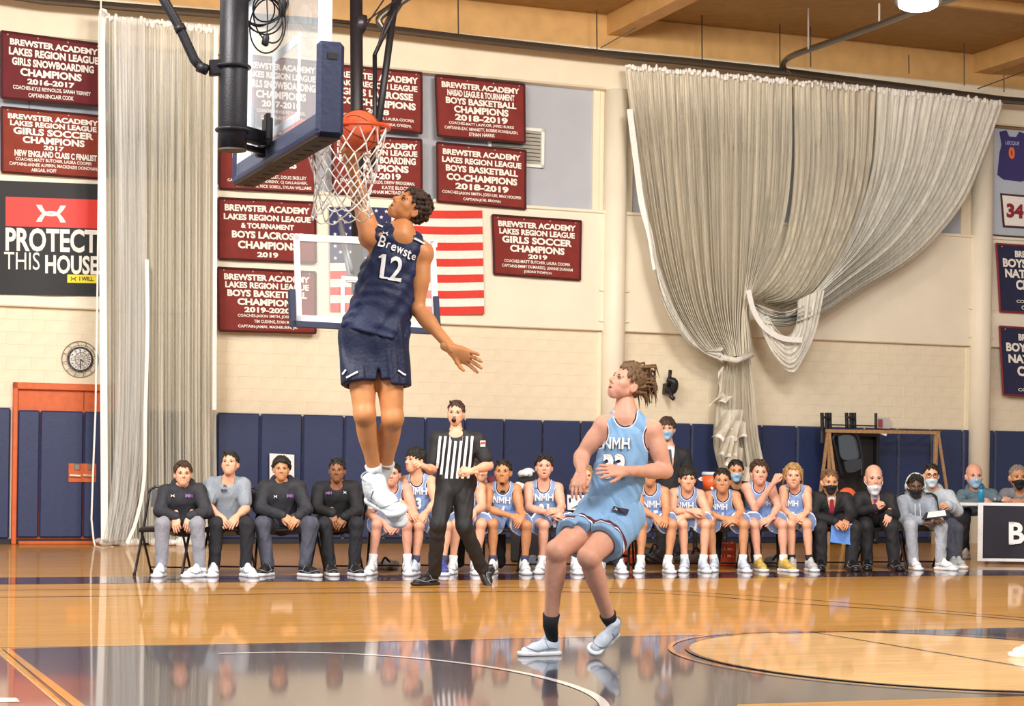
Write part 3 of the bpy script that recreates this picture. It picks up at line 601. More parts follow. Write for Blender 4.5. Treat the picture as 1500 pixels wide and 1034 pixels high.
ribbon([(922, 160), (932, 240), (940, 300), (952, 345), (960, 395)], .1, RO + .2, 'edge_webbing', WHT, t)
ribbon([(1096, 425), (1104, 455), (1120, 480), (1145, 495), (1175, 498)], .09, RO + .45, 'edge_webbing', WHT, t)
def ruffle(tops, bots, waves, amp, off, seed):
    """short frilled piece of net with a white hem"""
    T, Bt = bez([np.array([x, y, 0.0]) for x, y in tops], 12), bez([np.array([x, y, 0.0]) for x, y in bots], 12); n = min(len(T), len(Bt))
    T = [T[int(i * (len(T) - 1) / (n - 1))] for i in range(n)]; Bt = [Bt[int(i * (len(Bt) - 1) / (n - 1))] for i in range(n)]
    def fn(i, j): k = int(round(i * (n - 1))); a, b = T[k], Bt[k]; w = math.sin(i * waves * 6.28 + seed); return wp(a[0] * (1 - j) + b[0] * j + 2.0 * j * math.cos(i * waves * 6.28 + seed), a[1] * (1 - j) + b[1] * j + 2.5 * j * w, off + amp * j * w)
    o = MB().grid(fn, n - 1, 6).build('ruffle', NETG, t, True); MB().grid(lambda i, j: fn(i, .86 + .18 * j) - V * .012, n - 1, 2).build('white_hem', WHT, o, True)
ruffle([(1060, 535), (1058, 560), (1056, 585)], [(1050, 545), (1053, 566), (1046, 592)], 1.5, .06, RO + .1, 0)
ruffle([(1058, 575), (1066, 580), (1074, 580)], [(1037, 592), (1052, 590), (1066, 586)], 1.2, .05, RO + .15, 1)
ruffle([(1060, 600), (1075, 600), (1088, 600)], [(1046, 632), (1066, 626), (1086, 628)], 1.5, .07, RO + .2, 2)
ruffle([(1062, 618), (1078, 616), (1092, 618)], [(1044, 640), (1068, 644), (1092, 640)], 2.5, .08, RO + .3, 3)
ruffle([(1062, 640), (1072, 640), (1082, 642)], [(1050, 664), (1066, 670), (1080, 668)], 3, .08, RO + .3, 1)
ruffle([(1074, 655), (1080, 655), (1088, 656)], [(1062, 682), (1074, 690), (1086, 684)], 2.5, .07, RO + .25, 4)
ruffle([(1082, 680), (1096, 684), (1112, 680)], [(1066, 704), (1092, 716), (1116, 700)], 3.2, .06, RO + .15, 2)
# rail
RAILM = mat('rail_steel', '6A6258', .35, .7)
rl = empty('curtain_rail', wp(880, 80, RO), 'long dark steel curtain rail hung along the top of the far wall', 'rail')
rp = [(-30, -12), (60, 2), (314, 22), (500, 36), (700, 60), (880, 80), (1000, 91), (1160, 108), (1300, 126), (1470, 148), (1560, 155)]
MB().tube([wp(x, y, RO) for x, y in rp], .045, 8).build('track', RAILM, rl)
MB().tube([wp(x, y - 5, RO - .05) for x, y in rp], .025, 6).build('upper_track', RAILM, rl)
for x, y0, y1 in ((671, -10, 50), (874, 15, 72), (1028, 0, 88), (1142, 10, 100), (1187, 15, 98), (1331, 80, 108), (1412, 50, 125), (1470, 50, 135)):
    MB().tube([wp(x, y0, RO), wp(x + .5, y1, RO)], .012, 6).build('hanger', RAILM, rl)
for a, b in (((1010, -4), (880, 70)), ((1500, 105), (1432, 130)), ((500, 30), (540, 40))): MB().tube([wp(*a, RO + .2), wp(*b, RO)], .01, 5).build('stay_wire', RAILM, rl)
br = [(1158, 108, 0), (1148, 100, 0), (1149, 90, .3), (1165, 80, 1), (1215, 62, 2.2), (1290, 35, 4.2), (1345, 14, 6), (1400, -4, 8), (1500, -40, 10)]
t = empty('cross_rail', wp(1160, 108, RO), 'dark cross rail curving away from the wall rail toward the lamp', 'rail')
MB().tube(bez([wp(x, y, RO + o) for x, y, o in br], 8), .05, 8).build('track', RAILM, t)
for x, y0, y1, o in ((1288, 5, 34, 4.2), (1184, 12, 72, 1.6)): MB().tube([wp(x, y0, RO + o), wp(x, y1, RO + o)], .014, 6).build('hanger', mat('bright_steel', 'E8E6E2'), t)
t = empty('high_bay_lamp', at(1345, 10, 19), 'glowing high bay lamp below the ceiling at the top right', 'lamp')
c = at(1345, 6, 19)
MB().tube([c + UPZ * .32, c + UPZ * .15, c + UPZ * .02], [.06, .2, .24], 20).build('housing', RAILM, t)
MB().ball(c - UPZ * .0, (.2, .2, .07), 16, 8).build('lamp_lens', mat('lamp_glow', 'FFF6E6', emit=18), t)
MB().tube([c + UPZ * .3, c + UPZ * 1.0], .015, 6).build('stem', RAILM, t)

# ================================================================ NEAR BASKET
YB = F / 268.0
RC = at(507, 190, YB); BRDC = RC - U * .40 + U * .05; ZB = 2.915
BLK = mat('black_painted_steel', '26242A', .45, .3, var=.15, scale=20, bump=.1); PADM = mat('navy_pad', '232B4B', .5, var=.08, bump=.08, bscale=40)
FRM = mat('steel_blue_frame', '5A6078', .4, .3); WFR = mat('white_frame', 'E9EDF5', .35)
ORR = mat('rim_orange', 'F0501E', .35, coat=.3)
GL = bpy.data.materials.new('backboard_glass'); GL.use_nodes = True; _b = GL.node_tree.nodes['Principled BSDF']; _b.inputs['Base Color'].default_value = (.75, .82, .86, 1); _b.inputs['Roughness'].default_value = .03; _b.inputs['Alpha'].default_value = .28; _b.inputs['Coat Weight'].default_value = .5
GL.node_tree.nodes['Principled BSDF'].inputs['Specular IOR Level'].default_value = .7
hoop = empty('main_basket', (RC[0], RC[1], 0), 'near basketball hoop with glass backboard and navy padding, ball dropping through', 'basketball hoop')
def bb(u, v, z): p = BRDC + U * u + V * v; return np.array([p[0], p[1], z])
HB, HW = 1.07, .915
def bbox(u0, u1, v0, v1, z0, z1, name, m, par, bev=.004):
    return MB().box(bb((u0 + u1) / 2, (v0 + v1) / 2, (z0 + z1) / 2), U * (u1 - u0) / 2, V * (v1 - v0) / 2, UPZ * (z1 - z0) / 2, bev).build(name, m, par)
gl = bbox(-.006, .006, -HW + .03, HW - .03, ZB + .03, ZB + HB - .03, 'glass', GL, hoop, 0)
for a in ((-HW, -HW + .045), (HW - .045, HW)): bbox(-.05, .012, a[0], a[1], ZB, ZB + HB, 'side_frame', WFR, hoop)
bbox(-.05, .012, -HW, HW, ZB + HB - .05, ZB + HB, 'top_frame', WFR, hoop)
bbox(-.05, .0, -HW, HW, ZB + .0, ZB + .075, 'bottom_frame', FRM, hoop)
# white border line and target square on the glass
mb = MB()
for v0, v1, z0, z1 in ((-HW + .05, HW - .05, ZB + .05, ZB + .1), (-HW + .05, HW - .05, ZB + HB - .1, ZB + HB - .05), (-HW + .05, -HW + .1, ZB + .1, ZB + HB - .1), (HW - .1, HW - .05, ZB + .1, ZB + HB - .1)):
    mb.box(bb(.009, (v0 + v1) / 2, (z0 + z1) / 2), U * .002, V * (v1 - v0) / 2, UPZ * (z1 - z0) / 2)
mb.build('border_line', WFR, gl)
mb = MB()
for v0, v1, z0, z1 in ((-.305, .305, 3.05, 3.1), (-.305, .305, 3.46, 3.51), (-.305, -.255, 3.1, 3.46), (.255, .305, 3.1, 3.46)):
    mb.box(bb(.009, (v0 + v1) / 2, (z0 + z1) / 2), U * .002, V * (v1 - v0) / 2, UPZ * (z1 - z0) / 2)
mb.build('target_square', WFR, gl)
PU = .07
bbox(-PU, PU, -HW - .03, HW + .03, ZB - .05, ZB + .0, 'bottom_pad', PADM, hoop, .015)
UND = mat('pad_underside', '4E453E', .8)
pu = bbox(-PU + .006, PU - .006, -HW, HW, ZB - .056, ZB - .048, 'pad_underside', UND, hoop)
for k in range(12): bbox(-.02, .03, -HW + .1 + k * .15, -HW + .106 + k * .15, ZB - .06, ZB - .055, 'slot', mat('dark_duct', '55524A'), pu, 0)
for sg in (-1, 1):
    a, b = sorted((sg * (HW - .01), sg * (HW + .035))); pd = bbox(-PU, PU, a, b, ZB - .05, ZB + .42, 'corner_pad', PADM, hoop, .02)
    if sg < 0: bbox(-.02, .03, -HW - .04, -HW - .034, ZB + .33, ZB + .36, 'label_slot', mat('black_plastic', '1C1B1E'), pd, 0)
# rim
tilt = math.radians(4); RU = U * math.cos(tilt) + UPZ * math.sin(tilt); RR = .235
MB().tube([RC + RU * RR * math.cos(a) + V * RR * math.sin(a) for a in np.linspace(0, 2 * math.pi, 49)[:-1]], .011, 10, True).build('rim', ORR, hoop, True)
rimo = hoop.children[-1]
MB().box(bb(.03, 0, ZB + .12), U * .02, V * .1, UPZ * .09, .01).build('mounting_plate', ORR, hoop)
MB().prism([bb(.03, -.1, ZB + .14), bb(.03, .1, ZB + .14), RC - RU * RR * .86 + V * .12, RC - RU * RR * .86 - V * .12], (0, 0, -.015)).build('brace_plate', ORR, hoop)
for sg in (-1, 1):
    MB().tube([bb(.05, sg * .08, ZB + .06), RC - RU * RR * .6 + V * sg * .17 - UPZ * .01], .012, 8).build('brace', ORR, hoop)
    MB().prism([bb(.03, sg * .09, ZB + .06), bb(.03, sg * .09, ZB + .17), RC - RU * RR * .2 + V * sg * RR * .97 + UPZ * .03, RC - RU * RR * .2 + V * sg * RR * .97 - UPZ * .015], V * .006).build('side_gusset', ORR, hoop)
# net: twelve loops crossing into diamonds
nt_ = MB(); rn = [(.0, RR - .005), (.10, .205), (.17, .185), (.235, .17), (.30, .158), (.36, .15), (.41, .152), (.46, .165)]
r_ = np.random.default_rng(5)
def netp(k, lev):
    a = 2 * math.pi * (k / 24.0); z, r = rn[lev]; jig = (.008 * math.sin(k * 2.3 + lev * 1.7)) if lev else 0
    c = RC + U * (-.02 * lev / 7) - RU * 0
    base = RU if lev == 0 else U * 1.0
    return c + base * (r + jig) * math.cos(a) + V * (r + jig) * math.sin(a) - UPZ * (z + (.012 * math.sin(k * 1.9 + lev) if lev > 1 else 0) + .02 * lev / 7 * math.cos(a - 2))
NR = .0042
for k in range(0, 24, 2):
    nt_.tube(bez([netp(k, 0), netp(k, 0) * .5 + netp(k + 1, 1) * .5, netp(k + 1, 1)], 4), NR, 5)
    nt_.tube(bez([netp(k, 0), netp(k, 0) * .5 + netp(k - 1, 1) * .5, netp(k - 1, 1)], 4), NR, 5)
for lev in range(1, 7):
    for k in range(24):
        if (k + lev) % 2 == 0:
            for d in (-1, 1): nt_.tube([netp(k, lev), (netp(k, lev) + netp(k + d, lev + 1)) / 2 - UPZ * .004, netp(k + d, lev + 1)], NR, 5)
for k in range(1, 24, 2):
    a, b = netp(k, 7), netp(k + 2, 7); nt_.tube(bez([a, (a + b) / 2 - UPZ * .022, b], 4), NR, 5)
nt_.build('net', mat('net_cord_white', 'F1EFE9', .7), hoop, True)
# post, clamps, brace, cable coil
YP = 10.15; R6 = 21 / ppm(YP)
pc_ = at(340.5, 215, YP)
def pz(y): q = at(340.5, y, YP); return np.array([pc_[0], pc_[1], q[2]])
MB().tube([pz(218), pz(180), pz(178), pz(-160)], [R6, R6, R6, R6], 28).build('hanging_post', BLK, hoop, True)
MB().tube([pz(221), pz(217)], R6 * .97, 28).build('post_cap', mat('cap_grey', '5A544C', .6), hoop)
for yy in (98, 191): MB().tube([pz(yy) + np.array([math.cos(a), math.sin(a), 0]) * (R6 + .01) for a in np.linspace(0, 2 * math.pi, 25)[:-1]], .009, 6, True).build('clamp_ring', mat('steel_dark', '3C3A40', .35, .6), hoop)
bk = bb(-.06, 0, ZB + .16)
def arm(p, q, w, h, name, m=BLK):
    d = (q - p); L = np.linalg.norm(d); d /= L; n = np.cross(d, UPZ); n /= np.linalg.norm(n); return MB().box((p + q) / 2, d * L / 2, n * w, UPZ * h, .005).build(name, m, hoop)
arm(pz(191) , bb(-.08, .12, pz(191)[2]), .04, .035, 'clamp_arm')
arm(pz(210) + UPZ * .0, bb(-.07, .16, ZB + .03), .015, .015, 'lower_arm')
MB().box(bb(-.06, .12, pz(182)[2]), U * .02, V * .05, UPZ * .08, .006).build('board_bracket', BLK, hoop)
MB().box(bb(-.09, .0, pz(178)[2]), U * .012, V * .03, UPZ * .07, .004).build('board_bracket', BLK, hoop)
MB().box(bb(-.07, .22, ZB + .04), U * .03, V * .03, UPZ * .03, .01).build('bolt_block', BLK, hoop)
arm(at(306, 100, YP - .02), pz(98), .03, .04, 'brace_clamp')
dg = [at(x, y, YP - .05) for x, y in ((228, -24), (243, 5), (262, 38), (285, 88), (297, 102))]
MB().tube(dg, 7.2 / ppm(YP), 14).build('diagonal_brace', BLK, hoop, True)
MB().tube([at(262, 38, YP - .05), at(266, 46, YP - .05)], 8.6 / ppm(YP), 14).build('brace_collar', BLK, hoop, True)
MB().tube([at(290, 97, YP - .05), at(304, 103, YP - .05)], 8 / ppm(YP), 12).build('brace_joint', BLK, hoop, True)
cabl = empty('cable_coil', at(388, 20, YP + .1), 'black extension cable coiled and hung behind the near backboard', 'cable')
CBM = mat('black_rubber', '1A191C', .5)
r_ = np.random.default_rng(21)
for i, (cx, cy, rx_, ry_, ph_) in enumerate(((385, 18, 26, 30, .3), (390, 10, 24, 34, 1.1), (392, 38, 26, 40, .1), (380, 15, 24, 22, 2.0), (396, 5, 22, 30, .7), (386, 22, 30, 26, .9), (393, 30, 20, 34, -.3))):
    pts = []
    for a in np.linspace(0, 2 * math.pi, 29)[:-1]:
        x, y = rx_ * math.cos(a), ry_ * math.sin(a); x, y = x * math.cos(ph_) - y * math.sin(ph_), x * math.sin(ph_) + y * math.cos(ph_)
        pts.append(at(cx + x, cy + y, YP + .06 + .012 * i + .01 * math.sin(3 * a)))
    MB().tube(pts, .0045, 6, True).build('cable_loop', CBM, cabl, True)
MB().tube(bez([at(x, y, YP + .05) for x, y in ((392, -30), (391, 0), (392, 30), (391, 52))], 6), .004, 6).build('cable_end', CBM, cabl)
MB().tube([at(391, 50, YP + .05), at(390, 54, YP + .05), at(388, 65, YP + .05), at(387, 67, YP + .05)], [.01, .018, .02, .012], 10).build('plug', CBM, cabl, True)
MB().tube([at(409, -30, YP + .07), at(414, 5, YP + .07), at(413, 24, YP + .07)], .02, 8).build('coil_tie', CBM, cabl, True)
MB().tube([at(392, -60, YP + .04), at(392, -2, YP + .04)], .02, 8).build('cable_hook', BLK, cabl)
# ball
BALLR = 31.0 / 268; bc = at(526.5, 192.5, YB)
ball = MB().ball(bc, BALLR, 40, 26).build('basketball', mat('basketball_leather', 'E8663A', .55, var=.08, scale=60, bump=.5, bscale=320), None, True)
tag(ball, 'orange basketball sitting in the near rim above the player\'s hand', 'ball')
A_ = np.array(Matrix.Rotation(.5, 3, 'Y') @ Matrix.Rotation(.35, 3, 'X'))
SEAM = mat('ball_seam', '2A1A16', .6)
for i in range(2):
    ax, bx = (A_[:, 0], A_[:, 1]) if i else (A_[:, 0], A_[:, 2])
    MB().tube([bc + BALLR * (ax * math.cos(a) + bx * math.sin(a)) for a in np.linspace(0, 2 * math.pi, 49)[:-1]], .0022, 5, True).build('seam', SEAM, ball)
for sg in (-1, 1):
    pts = []
    for a in np.linspace(0, 2 * math.pi, 49)[:-1]:
        d = A_[:, 0] * math.cos(a) * .75 + A_[:, 2] * math.sin(a) * .95 + A_[:, 1] * sg * (.75 - .35 * math.cos(a) ** 2); pts.append(bc + BALLR * d / np.linalg.norm(d))
    MB().tube(pts, .0022, 5, True).build('seam', SEAM, ball)

# ================================================================ SIDE BASKET (hangs from the ceiling, faces the camera)
SO = 4.6
sb_ = empty('side_basket', wp(535, 480, SO), 'side backboard facing the court, hung in front of the national flag', 'basketball hoop')
def sbx(px, off0, off1, name, m, par, bev=.01):
    s0, z1 = wl(px[0], px[1], off0); s1, z0 = wl(px[2], px[3], off0); return wbox(s0, s1, z0, z1, off0 - (off1), off0, bev).build(name, m, par)
def sline(p, q, w, name, m, par, d=.04, off=SO):
    a, b = wp(*p, off), wp(*q, off); t_ = (b - a) / np.linalg.norm(b - a); n = np.cross(t_, V); return MB().box((a + b) / 2, t_ * np.linalg.norm(b - a) / 2, n * w / ppm(a[1]) / 2, V * d / 2, .004).build(name, m, par)
GL2 = GL.copy(); GL2.name = 'side_glass'; GL2.node_tree.nodes['Principled BSDF'].inputs['Alpha'].default_value = .13
sg_ = MB().prism([wp(x, y, SO) for x, y in ((434, 348), (633, 357), (637, 476), (437, 470))], V * .015).build('glass', GL2, sb_)
sline((430, 347.5), (640, 357.5), 10, 'top_frame', WFR, sb_); sline((434, 466), (640, 477), 10, 'bottom_frame', WFR, sb_)
sline((434, 343), (438, 471), 9, 'side_frame', WFR, sb_); sline((633, 352), (639, 481), 9, 'side_frame', WFR, sb_)
for a, b in (((500, 407), (574, 411)), ((502, 408), (502, 462)), ((572, 411), (573, 463)), ((500, 461), (575, 465))): sline(a, b, 6, 'target_line', WFR, sg_, .02, SO + .03)
sline((426, 474), (645, 486), 9, 'bottom_pad', PADM, sb_, .1, SO + .02)
sline((427, 424), (429, 478), 9, 'corner_pad', PADM, sb_, .1, SO + .02); sline((637.5, 434), (641, 488), 8, 'corner_pad', PADM, sb_, .1, SO + .02)
GST = mat('grey_strut', '8E929A', .4, .5)
SP = SO - .6
pp = [wp(521.5, -60, SP), wp(521.8, 100, SP), wp(522.5, 250, SP), wp(524, 430, SP)]
MB().tube([pp[0], pp[-1]], 9.3 / ppm(pp[0][1]), 20).build('hanging_post', BLK, sb_, True)
for k, (a, b, w) in enumerate((((600, -30), (549, 80), 2.6), ((583, -30), (545, 250), 4.6), ((549, 80), (549, 230), 3))): MB().tube([wp(*a, SP - .2), wp(*b, SP - .1)], w / ppm(30), 10).build('brace', BLK, sb_, True)
MB().tube([wp(520, 33, SP), wp(534, 36, SP)], .13, 12).build('cable_pulley', mat('steel_dark', '3C3A40'), sb_, True)
for a, b in (((534, 33), (580, 0)), ((536, 38), (562, 0)), ((549, 80), (566, 28))): MB().tube([wp(*a, SP), wp(*b, SP)], .012, 6).build('cable', mat('steel_dark', '3C3A40'), sb_)
MB().tube(bez([wp(x, y, SP - .3) for x, y in ((610, -12), (580, 8), (558, 24), (556, 34), (566, 44), (570, 30), (585, 6))], 5), .05, 8).build('fold_arm', RAILM, sb_, True)
MB().tube([wp(500, 330, SP + .2), wp(514, 412, SO)], 4 / ppm(27), 10).build('strut', GST, sb_, True)
MB().tube([wp(497, 318, SP + .2), wp(516, 400, SO)], 2.5 / ppm(27), 8).build('strut', GST, sb_, True)
sline((508, 409), (560, 412), 8, 'cross_arm', WFR, sb_)
c = wp(538, 461, SO + .35); MB().tube([c + U * .23 * math.cos(a) + V * .23 * math.sin(a) for a in np.linspace(0, 2 * math.pi, 33)[:-1]], .015, 8, True).build('rim', ORR, sb_, True)
# ================================================================ BODY KIT: smooth bodies and clothes grown from tapered limbs
def _n(v): v = np.asarray(v, float); return v / (np.linalg.norm(v) + 1e-12)
def cone(a, b, ra, rb=None, sq=None):
    a, b = np.asarray(a, float), np.asarray(b, float); rb = ra if rb is None else rb; ba = b - a; L = max(1e-9, ba @ ba); R = max(ra, rb)
    def f(P):
        h = np.clip(((P - a) @ ba) / L, 0, 1)[..., None]; v = P - a - h * ba
        if sq is not None: v = v + sq[0] * ((v @ sq[0])[..., None]) * (1 / sq[1] - 1)
        return np.sqrt((v * v).sum(-1)) - (ra + (rb - ra) * h[..., 0])
    return f, np.minimum(a, b) - R, np.maximum(a, b) + R
def ell(c, r, ax=None):
    c = np.asarray(c, float); r = np.asarray(r, float) * np.ones(3); A = np.eye(3) if ax is None else np.array([_n(v) for v in ax])
    def f(P):
        q = (P - c) @ A.T; k0 = np.sqrt(((q / r) ** 2).sum(-1)); k1 = np.sqrt(((q / (r * r)) ** 2).sum(-1)) + 1e-9; return k0 * (k0 - 1) / k1
    R = r.max(); return f, c - R, c + R
def halfspace(p, n):
    p, n = np.asarray(p, float), _n(n); return (lambda P: (P - p) @ n), None, None
class Field:
    def __init__(s, lo, hi, h):
        s.h = h; s.lo = np.asarray(lo, float) - 3 * h; s.n = np.ceil((np.asarray(hi, float) + 3 * h - s.lo) / h).astype(int) + 1; s.D = np.full(s.n, 1.0, np.float32)
    def pts(s, i0, i1):
        ax = [s.lo[k] + s.h * np.arange(i0[k], i1[k]) for k in range(3)]; g = np.empty([len(a) for a in ax] + [3])
        g[..., 0] = ax[0][:, None, None]; g[..., 1] = ax[1][None, :, None]; g[..., 2] = ax[2][None, None, :]; return g
    def _w(s, pr, m):
        if pr[1] is None: return np.zeros(3, int), s.n
        i0 = np.clip(np.floor((pr[1] - m - s.lo) / s.h).astype(int), 0, s.n); i1 = np.clip(np.ceil((pr[2] + m - s.lo) / s.h).astype(int) + 1, 0, s.n); return i0, i1
    def add(s, pr, k=.03):
        i0, i1 = s._w(pr, max(k, 3 * s.h))
        if (i1 <= i0).any(): return s
        sl = tuple(slice(a, b) for a, b in zip(i0, i1)); d = pr[0](s.pts(i0, i1)); o = s.D[sl]; t = np.maximum(k - np.abs(o - d), 0) / k; s.D[sl] = np.minimum(o, d) - t * t * k * .25; return s
    def sub(s, pr, k=.008):
        i0, i1 = s._w(pr, 4 * s.h)
        if (i1 <= i0).any(): return s
        sl = tuple(slice(a, b) for a, b in zip(i0, i1)); d = -pr[0](s.pts(i0, i1)); o = s.D[sl]; t = np.maximum(k - np.abs(o - d), 0) / k; s.D[sl] = np.maximum(o, d) + t * t * k * .25; return s
    def warp(s, fn): s.D += fn(s.pts(np.zeros(3, int), s.n)).astype(np.float32); return s
    def surface(s):
        D = s.D; S = D < 0; c = [(i, j, k) for i in (0, 1) for j in (0, 1) for k in (0, 1)]; m = [n - 1 for n in D.shape]
        def cut(A, o): return A[o[0]:o[0] + m[0], o[1]:o[1] + m[1], o[2]:o[2] + m[2]]
        cnt = sum(cut(S, o).astype(np.int8) for o in c); act = (cnt > 0) & (cnt < 8); idx = np.argwhere(act)
        if len(idx) == 0: return np.zeros((0, 3)), []
        val = np.stack([D[idx[:, 0] + o[0], idx[:, 1] + o[1], idx[:, 2] + o[2]] for o in c], 1); acc = np.zeros((len(idx), 3)); w = np.zeros(len(idx))
        for a in range(8):
            for b in range(a + 1, 8):
                if sum(abs(c[a][q] - c[b][q]) for q in range(3)) != 1: continue
                va, vb = val[:, a], val[:, b]; x = (va < 0) != (vb < 0); t = np.where(x, va / np.where(x, va - vb, 1), 0)
                p = np.array(c[a]) + t[:, None] * (np.array(c[b]) - np.array(c[a])); acc += p * x[:, None]; w += x
        V_ = s.lo + s.h * (idx + acc / w[:, None]); ID = np.full(act.shape, -1, np.int64); ID[tuple(idx.T)] = np.arange(len(idx)); faces = []
        for ax in range(3):
            u, v = (ax + 1) % 3, (ax + 2) % 3; a = [slice(1, None)] * 3
            lo_ = [slice(1, m[0]), slice(1, m[1]), slice(1, m[2])]; lo_[ax] = slice(0, m[ax]); hi_ = list(lo_); hi_[ax] = slice(1, m[ax] + 1)
            A, B = S[tuple(lo_)], S[tuple(hi_)]; x = A != B; e = np.argwhere(x) + np.array([0 if q == ax else 1 for q in range(3)]); fl = A[x]
            eu = np.zeros(3, int); eu[u] = 1; ev = np.zeros(3, int); ev[v] = 1
            q = [ID[tuple((e - d).T)] for d in (eu * 0, eu, eu + ev, ev)]; F4 = np.stack(q, 1); F4[~fl] = F4[~fl][:, ::-1]; faces.append(F4)
        return V_, np.concatenate(faces)
def np_mesh(name, V_, F_, m=None, parent=None, smooth=True, mats=None):
    me = bpy.data.meshes.new(name); F_ = np.asarray(F_); me.vertices.add(len(V_)); me.vertices.foreach_set('co', np.asarray(V_, np.float32).ravel()); k = F_.shape[1]
    me.loops.add(F_.size); me.loops.foreach_set('vertex_index', F_.ravel().astype(np.int32)); me.polygons.add(len(F_)); me.polygons.foreach_set('loop_start', np.arange(len(F_), dtype=np.int32) * k)
    me.update(calc_edges=True); me.validate(); return link(name, me, m, parent, smooth)
def join(parts):
    V_, F_, n = [], [], 0
    for v, f in parts: V_.append(v); F_.append(np.asarray(f) + n); n += len(v)
    return np.concatenate(V_), np.concatenate(F_)
def box_of(prs, pad=.03):
    return np.min([p[1] for p in prs if p[1] is not None], 0) - pad, np.max([p[2] for p in prs if p[2] is not None], 0) + pad
def grow(prs, h, k=.03, subs=(), warp=None):
    F_ = Field(*box_of([p[0] if isinstance(p[0], tuple) else p for p in prs]), h)
    for p in prs:
        if isinstance(p[0], tuple): F_.add(p[0], p[1])
        else: F_.add(p, k)
    if warp: F_.warp(warp)
    for p in subs: F_.sub(p)
    return F_.surface()
def wrinkle(amp, fr, seed=0, along=(0, 0, 1)):
    r = np.random.default_rng(seed); ds = [_n(r.normal(size=3) * (1, 1, .5)) for _ in range(4)]; ph = r.uniform(0, 6, 4)
    def f(P):
        a = P @ ds[0] * fr + ph[0]; b = P @ ds[1] * fr * 1.7 + ph[1] + 1.8 * np.sin(a * .6); return amp * (np.sin(b + np.sin(a)) + .6 * np.sin(P @ ds[2] * fr * 2.3 + 2 * np.sin(P @ ds[3] * fr + ph[2])))
    return f
def place(v, o, X, Y, Z, s=1.0): return np.asarray(o) + s * (v[:, :1] * X + v[:, 1:2] * Y + v[:, 2:] * Z)

# ---- canonical head (height 1, face toward +Y, crown +Z, origin at eye level), shared by everyone
def head_prims():
    P = [ell((0, -.07, .14), (.315, .40, .36)), (ell((0, .10, -.10), (.255, .29, .33)), .12), (cone((-.19, -.03, -.2), (-.075, .21, -.41), .085, .08), .1), (cone((.19, -.03, -.2), (.075, .21, -.41), .085, .08), .1),
         (ell((0, .26, -.42), (.085, .07, .065)), .08), (cone((-.15, .315, .07), (.15, .315, .07), .05), .07), (ell((-.18, .225, -.09), .085), .09), (ell((.18, .225, -.09), .085), .09), (ell((-.15, .20, -.25), .09), .09), (ell((.15, .20, -.25), .09), .09),
         (cone((0, .36, .04), (0, .455, -.12), .03, .048), .035), (ell((-.05, .40, -.145), .034), .03), (ell((.05, .40, -.145), .034), .03), (cone((-.05, .30, -.2), (-.05, .30, -.34), .07), .08), (cone((.05, .30, -.2), (.05, .30, -.34), .07), .08)]
    return P
def build_head(mouth):
    P = head_prims()
    P += [(cone((-.075, .375, -.245), (.075, .375, -.245), .024), .02), (cone((-.06, .37, -.30 - mouth), (.06, .37, -.30 - mouth), .026), .02)]
    for sx in (-1, 1): P += [(ell((sx * .325, -.05, -.06), (.035, .085, .125), ((1, sx * .35, 0), (-sx * .35, 1, .2), (0, -.2, 1))), .02)]
    F_ = Field(*box_of([p[0] if isinstance(p[0], tuple) else p for p in P]), .02)
    for p in P: F_.add(*(p if isinstance(p[0], tuple) else (p, .1)))
    for sx in (-1, 1): F_.sub(ell((sx * .135, .43, .0), (.085, .10, .06)), .05); F_.sub(ell((sx * .365, -.03, -.05), (.02, .045, .07)), .015)
    if mouth > .01: F_.sub(ell((0, .40, -.275 - mouth / 2), (.055, .06, .012 + mouth * .45)), .01)
    else: F_.sub(cone((-.07, .405, -.272), (.07, .405, -.272), .010), .012)
    return F_.surface()
HEADS = {0: build_head(0), 1: build_head(.035)}
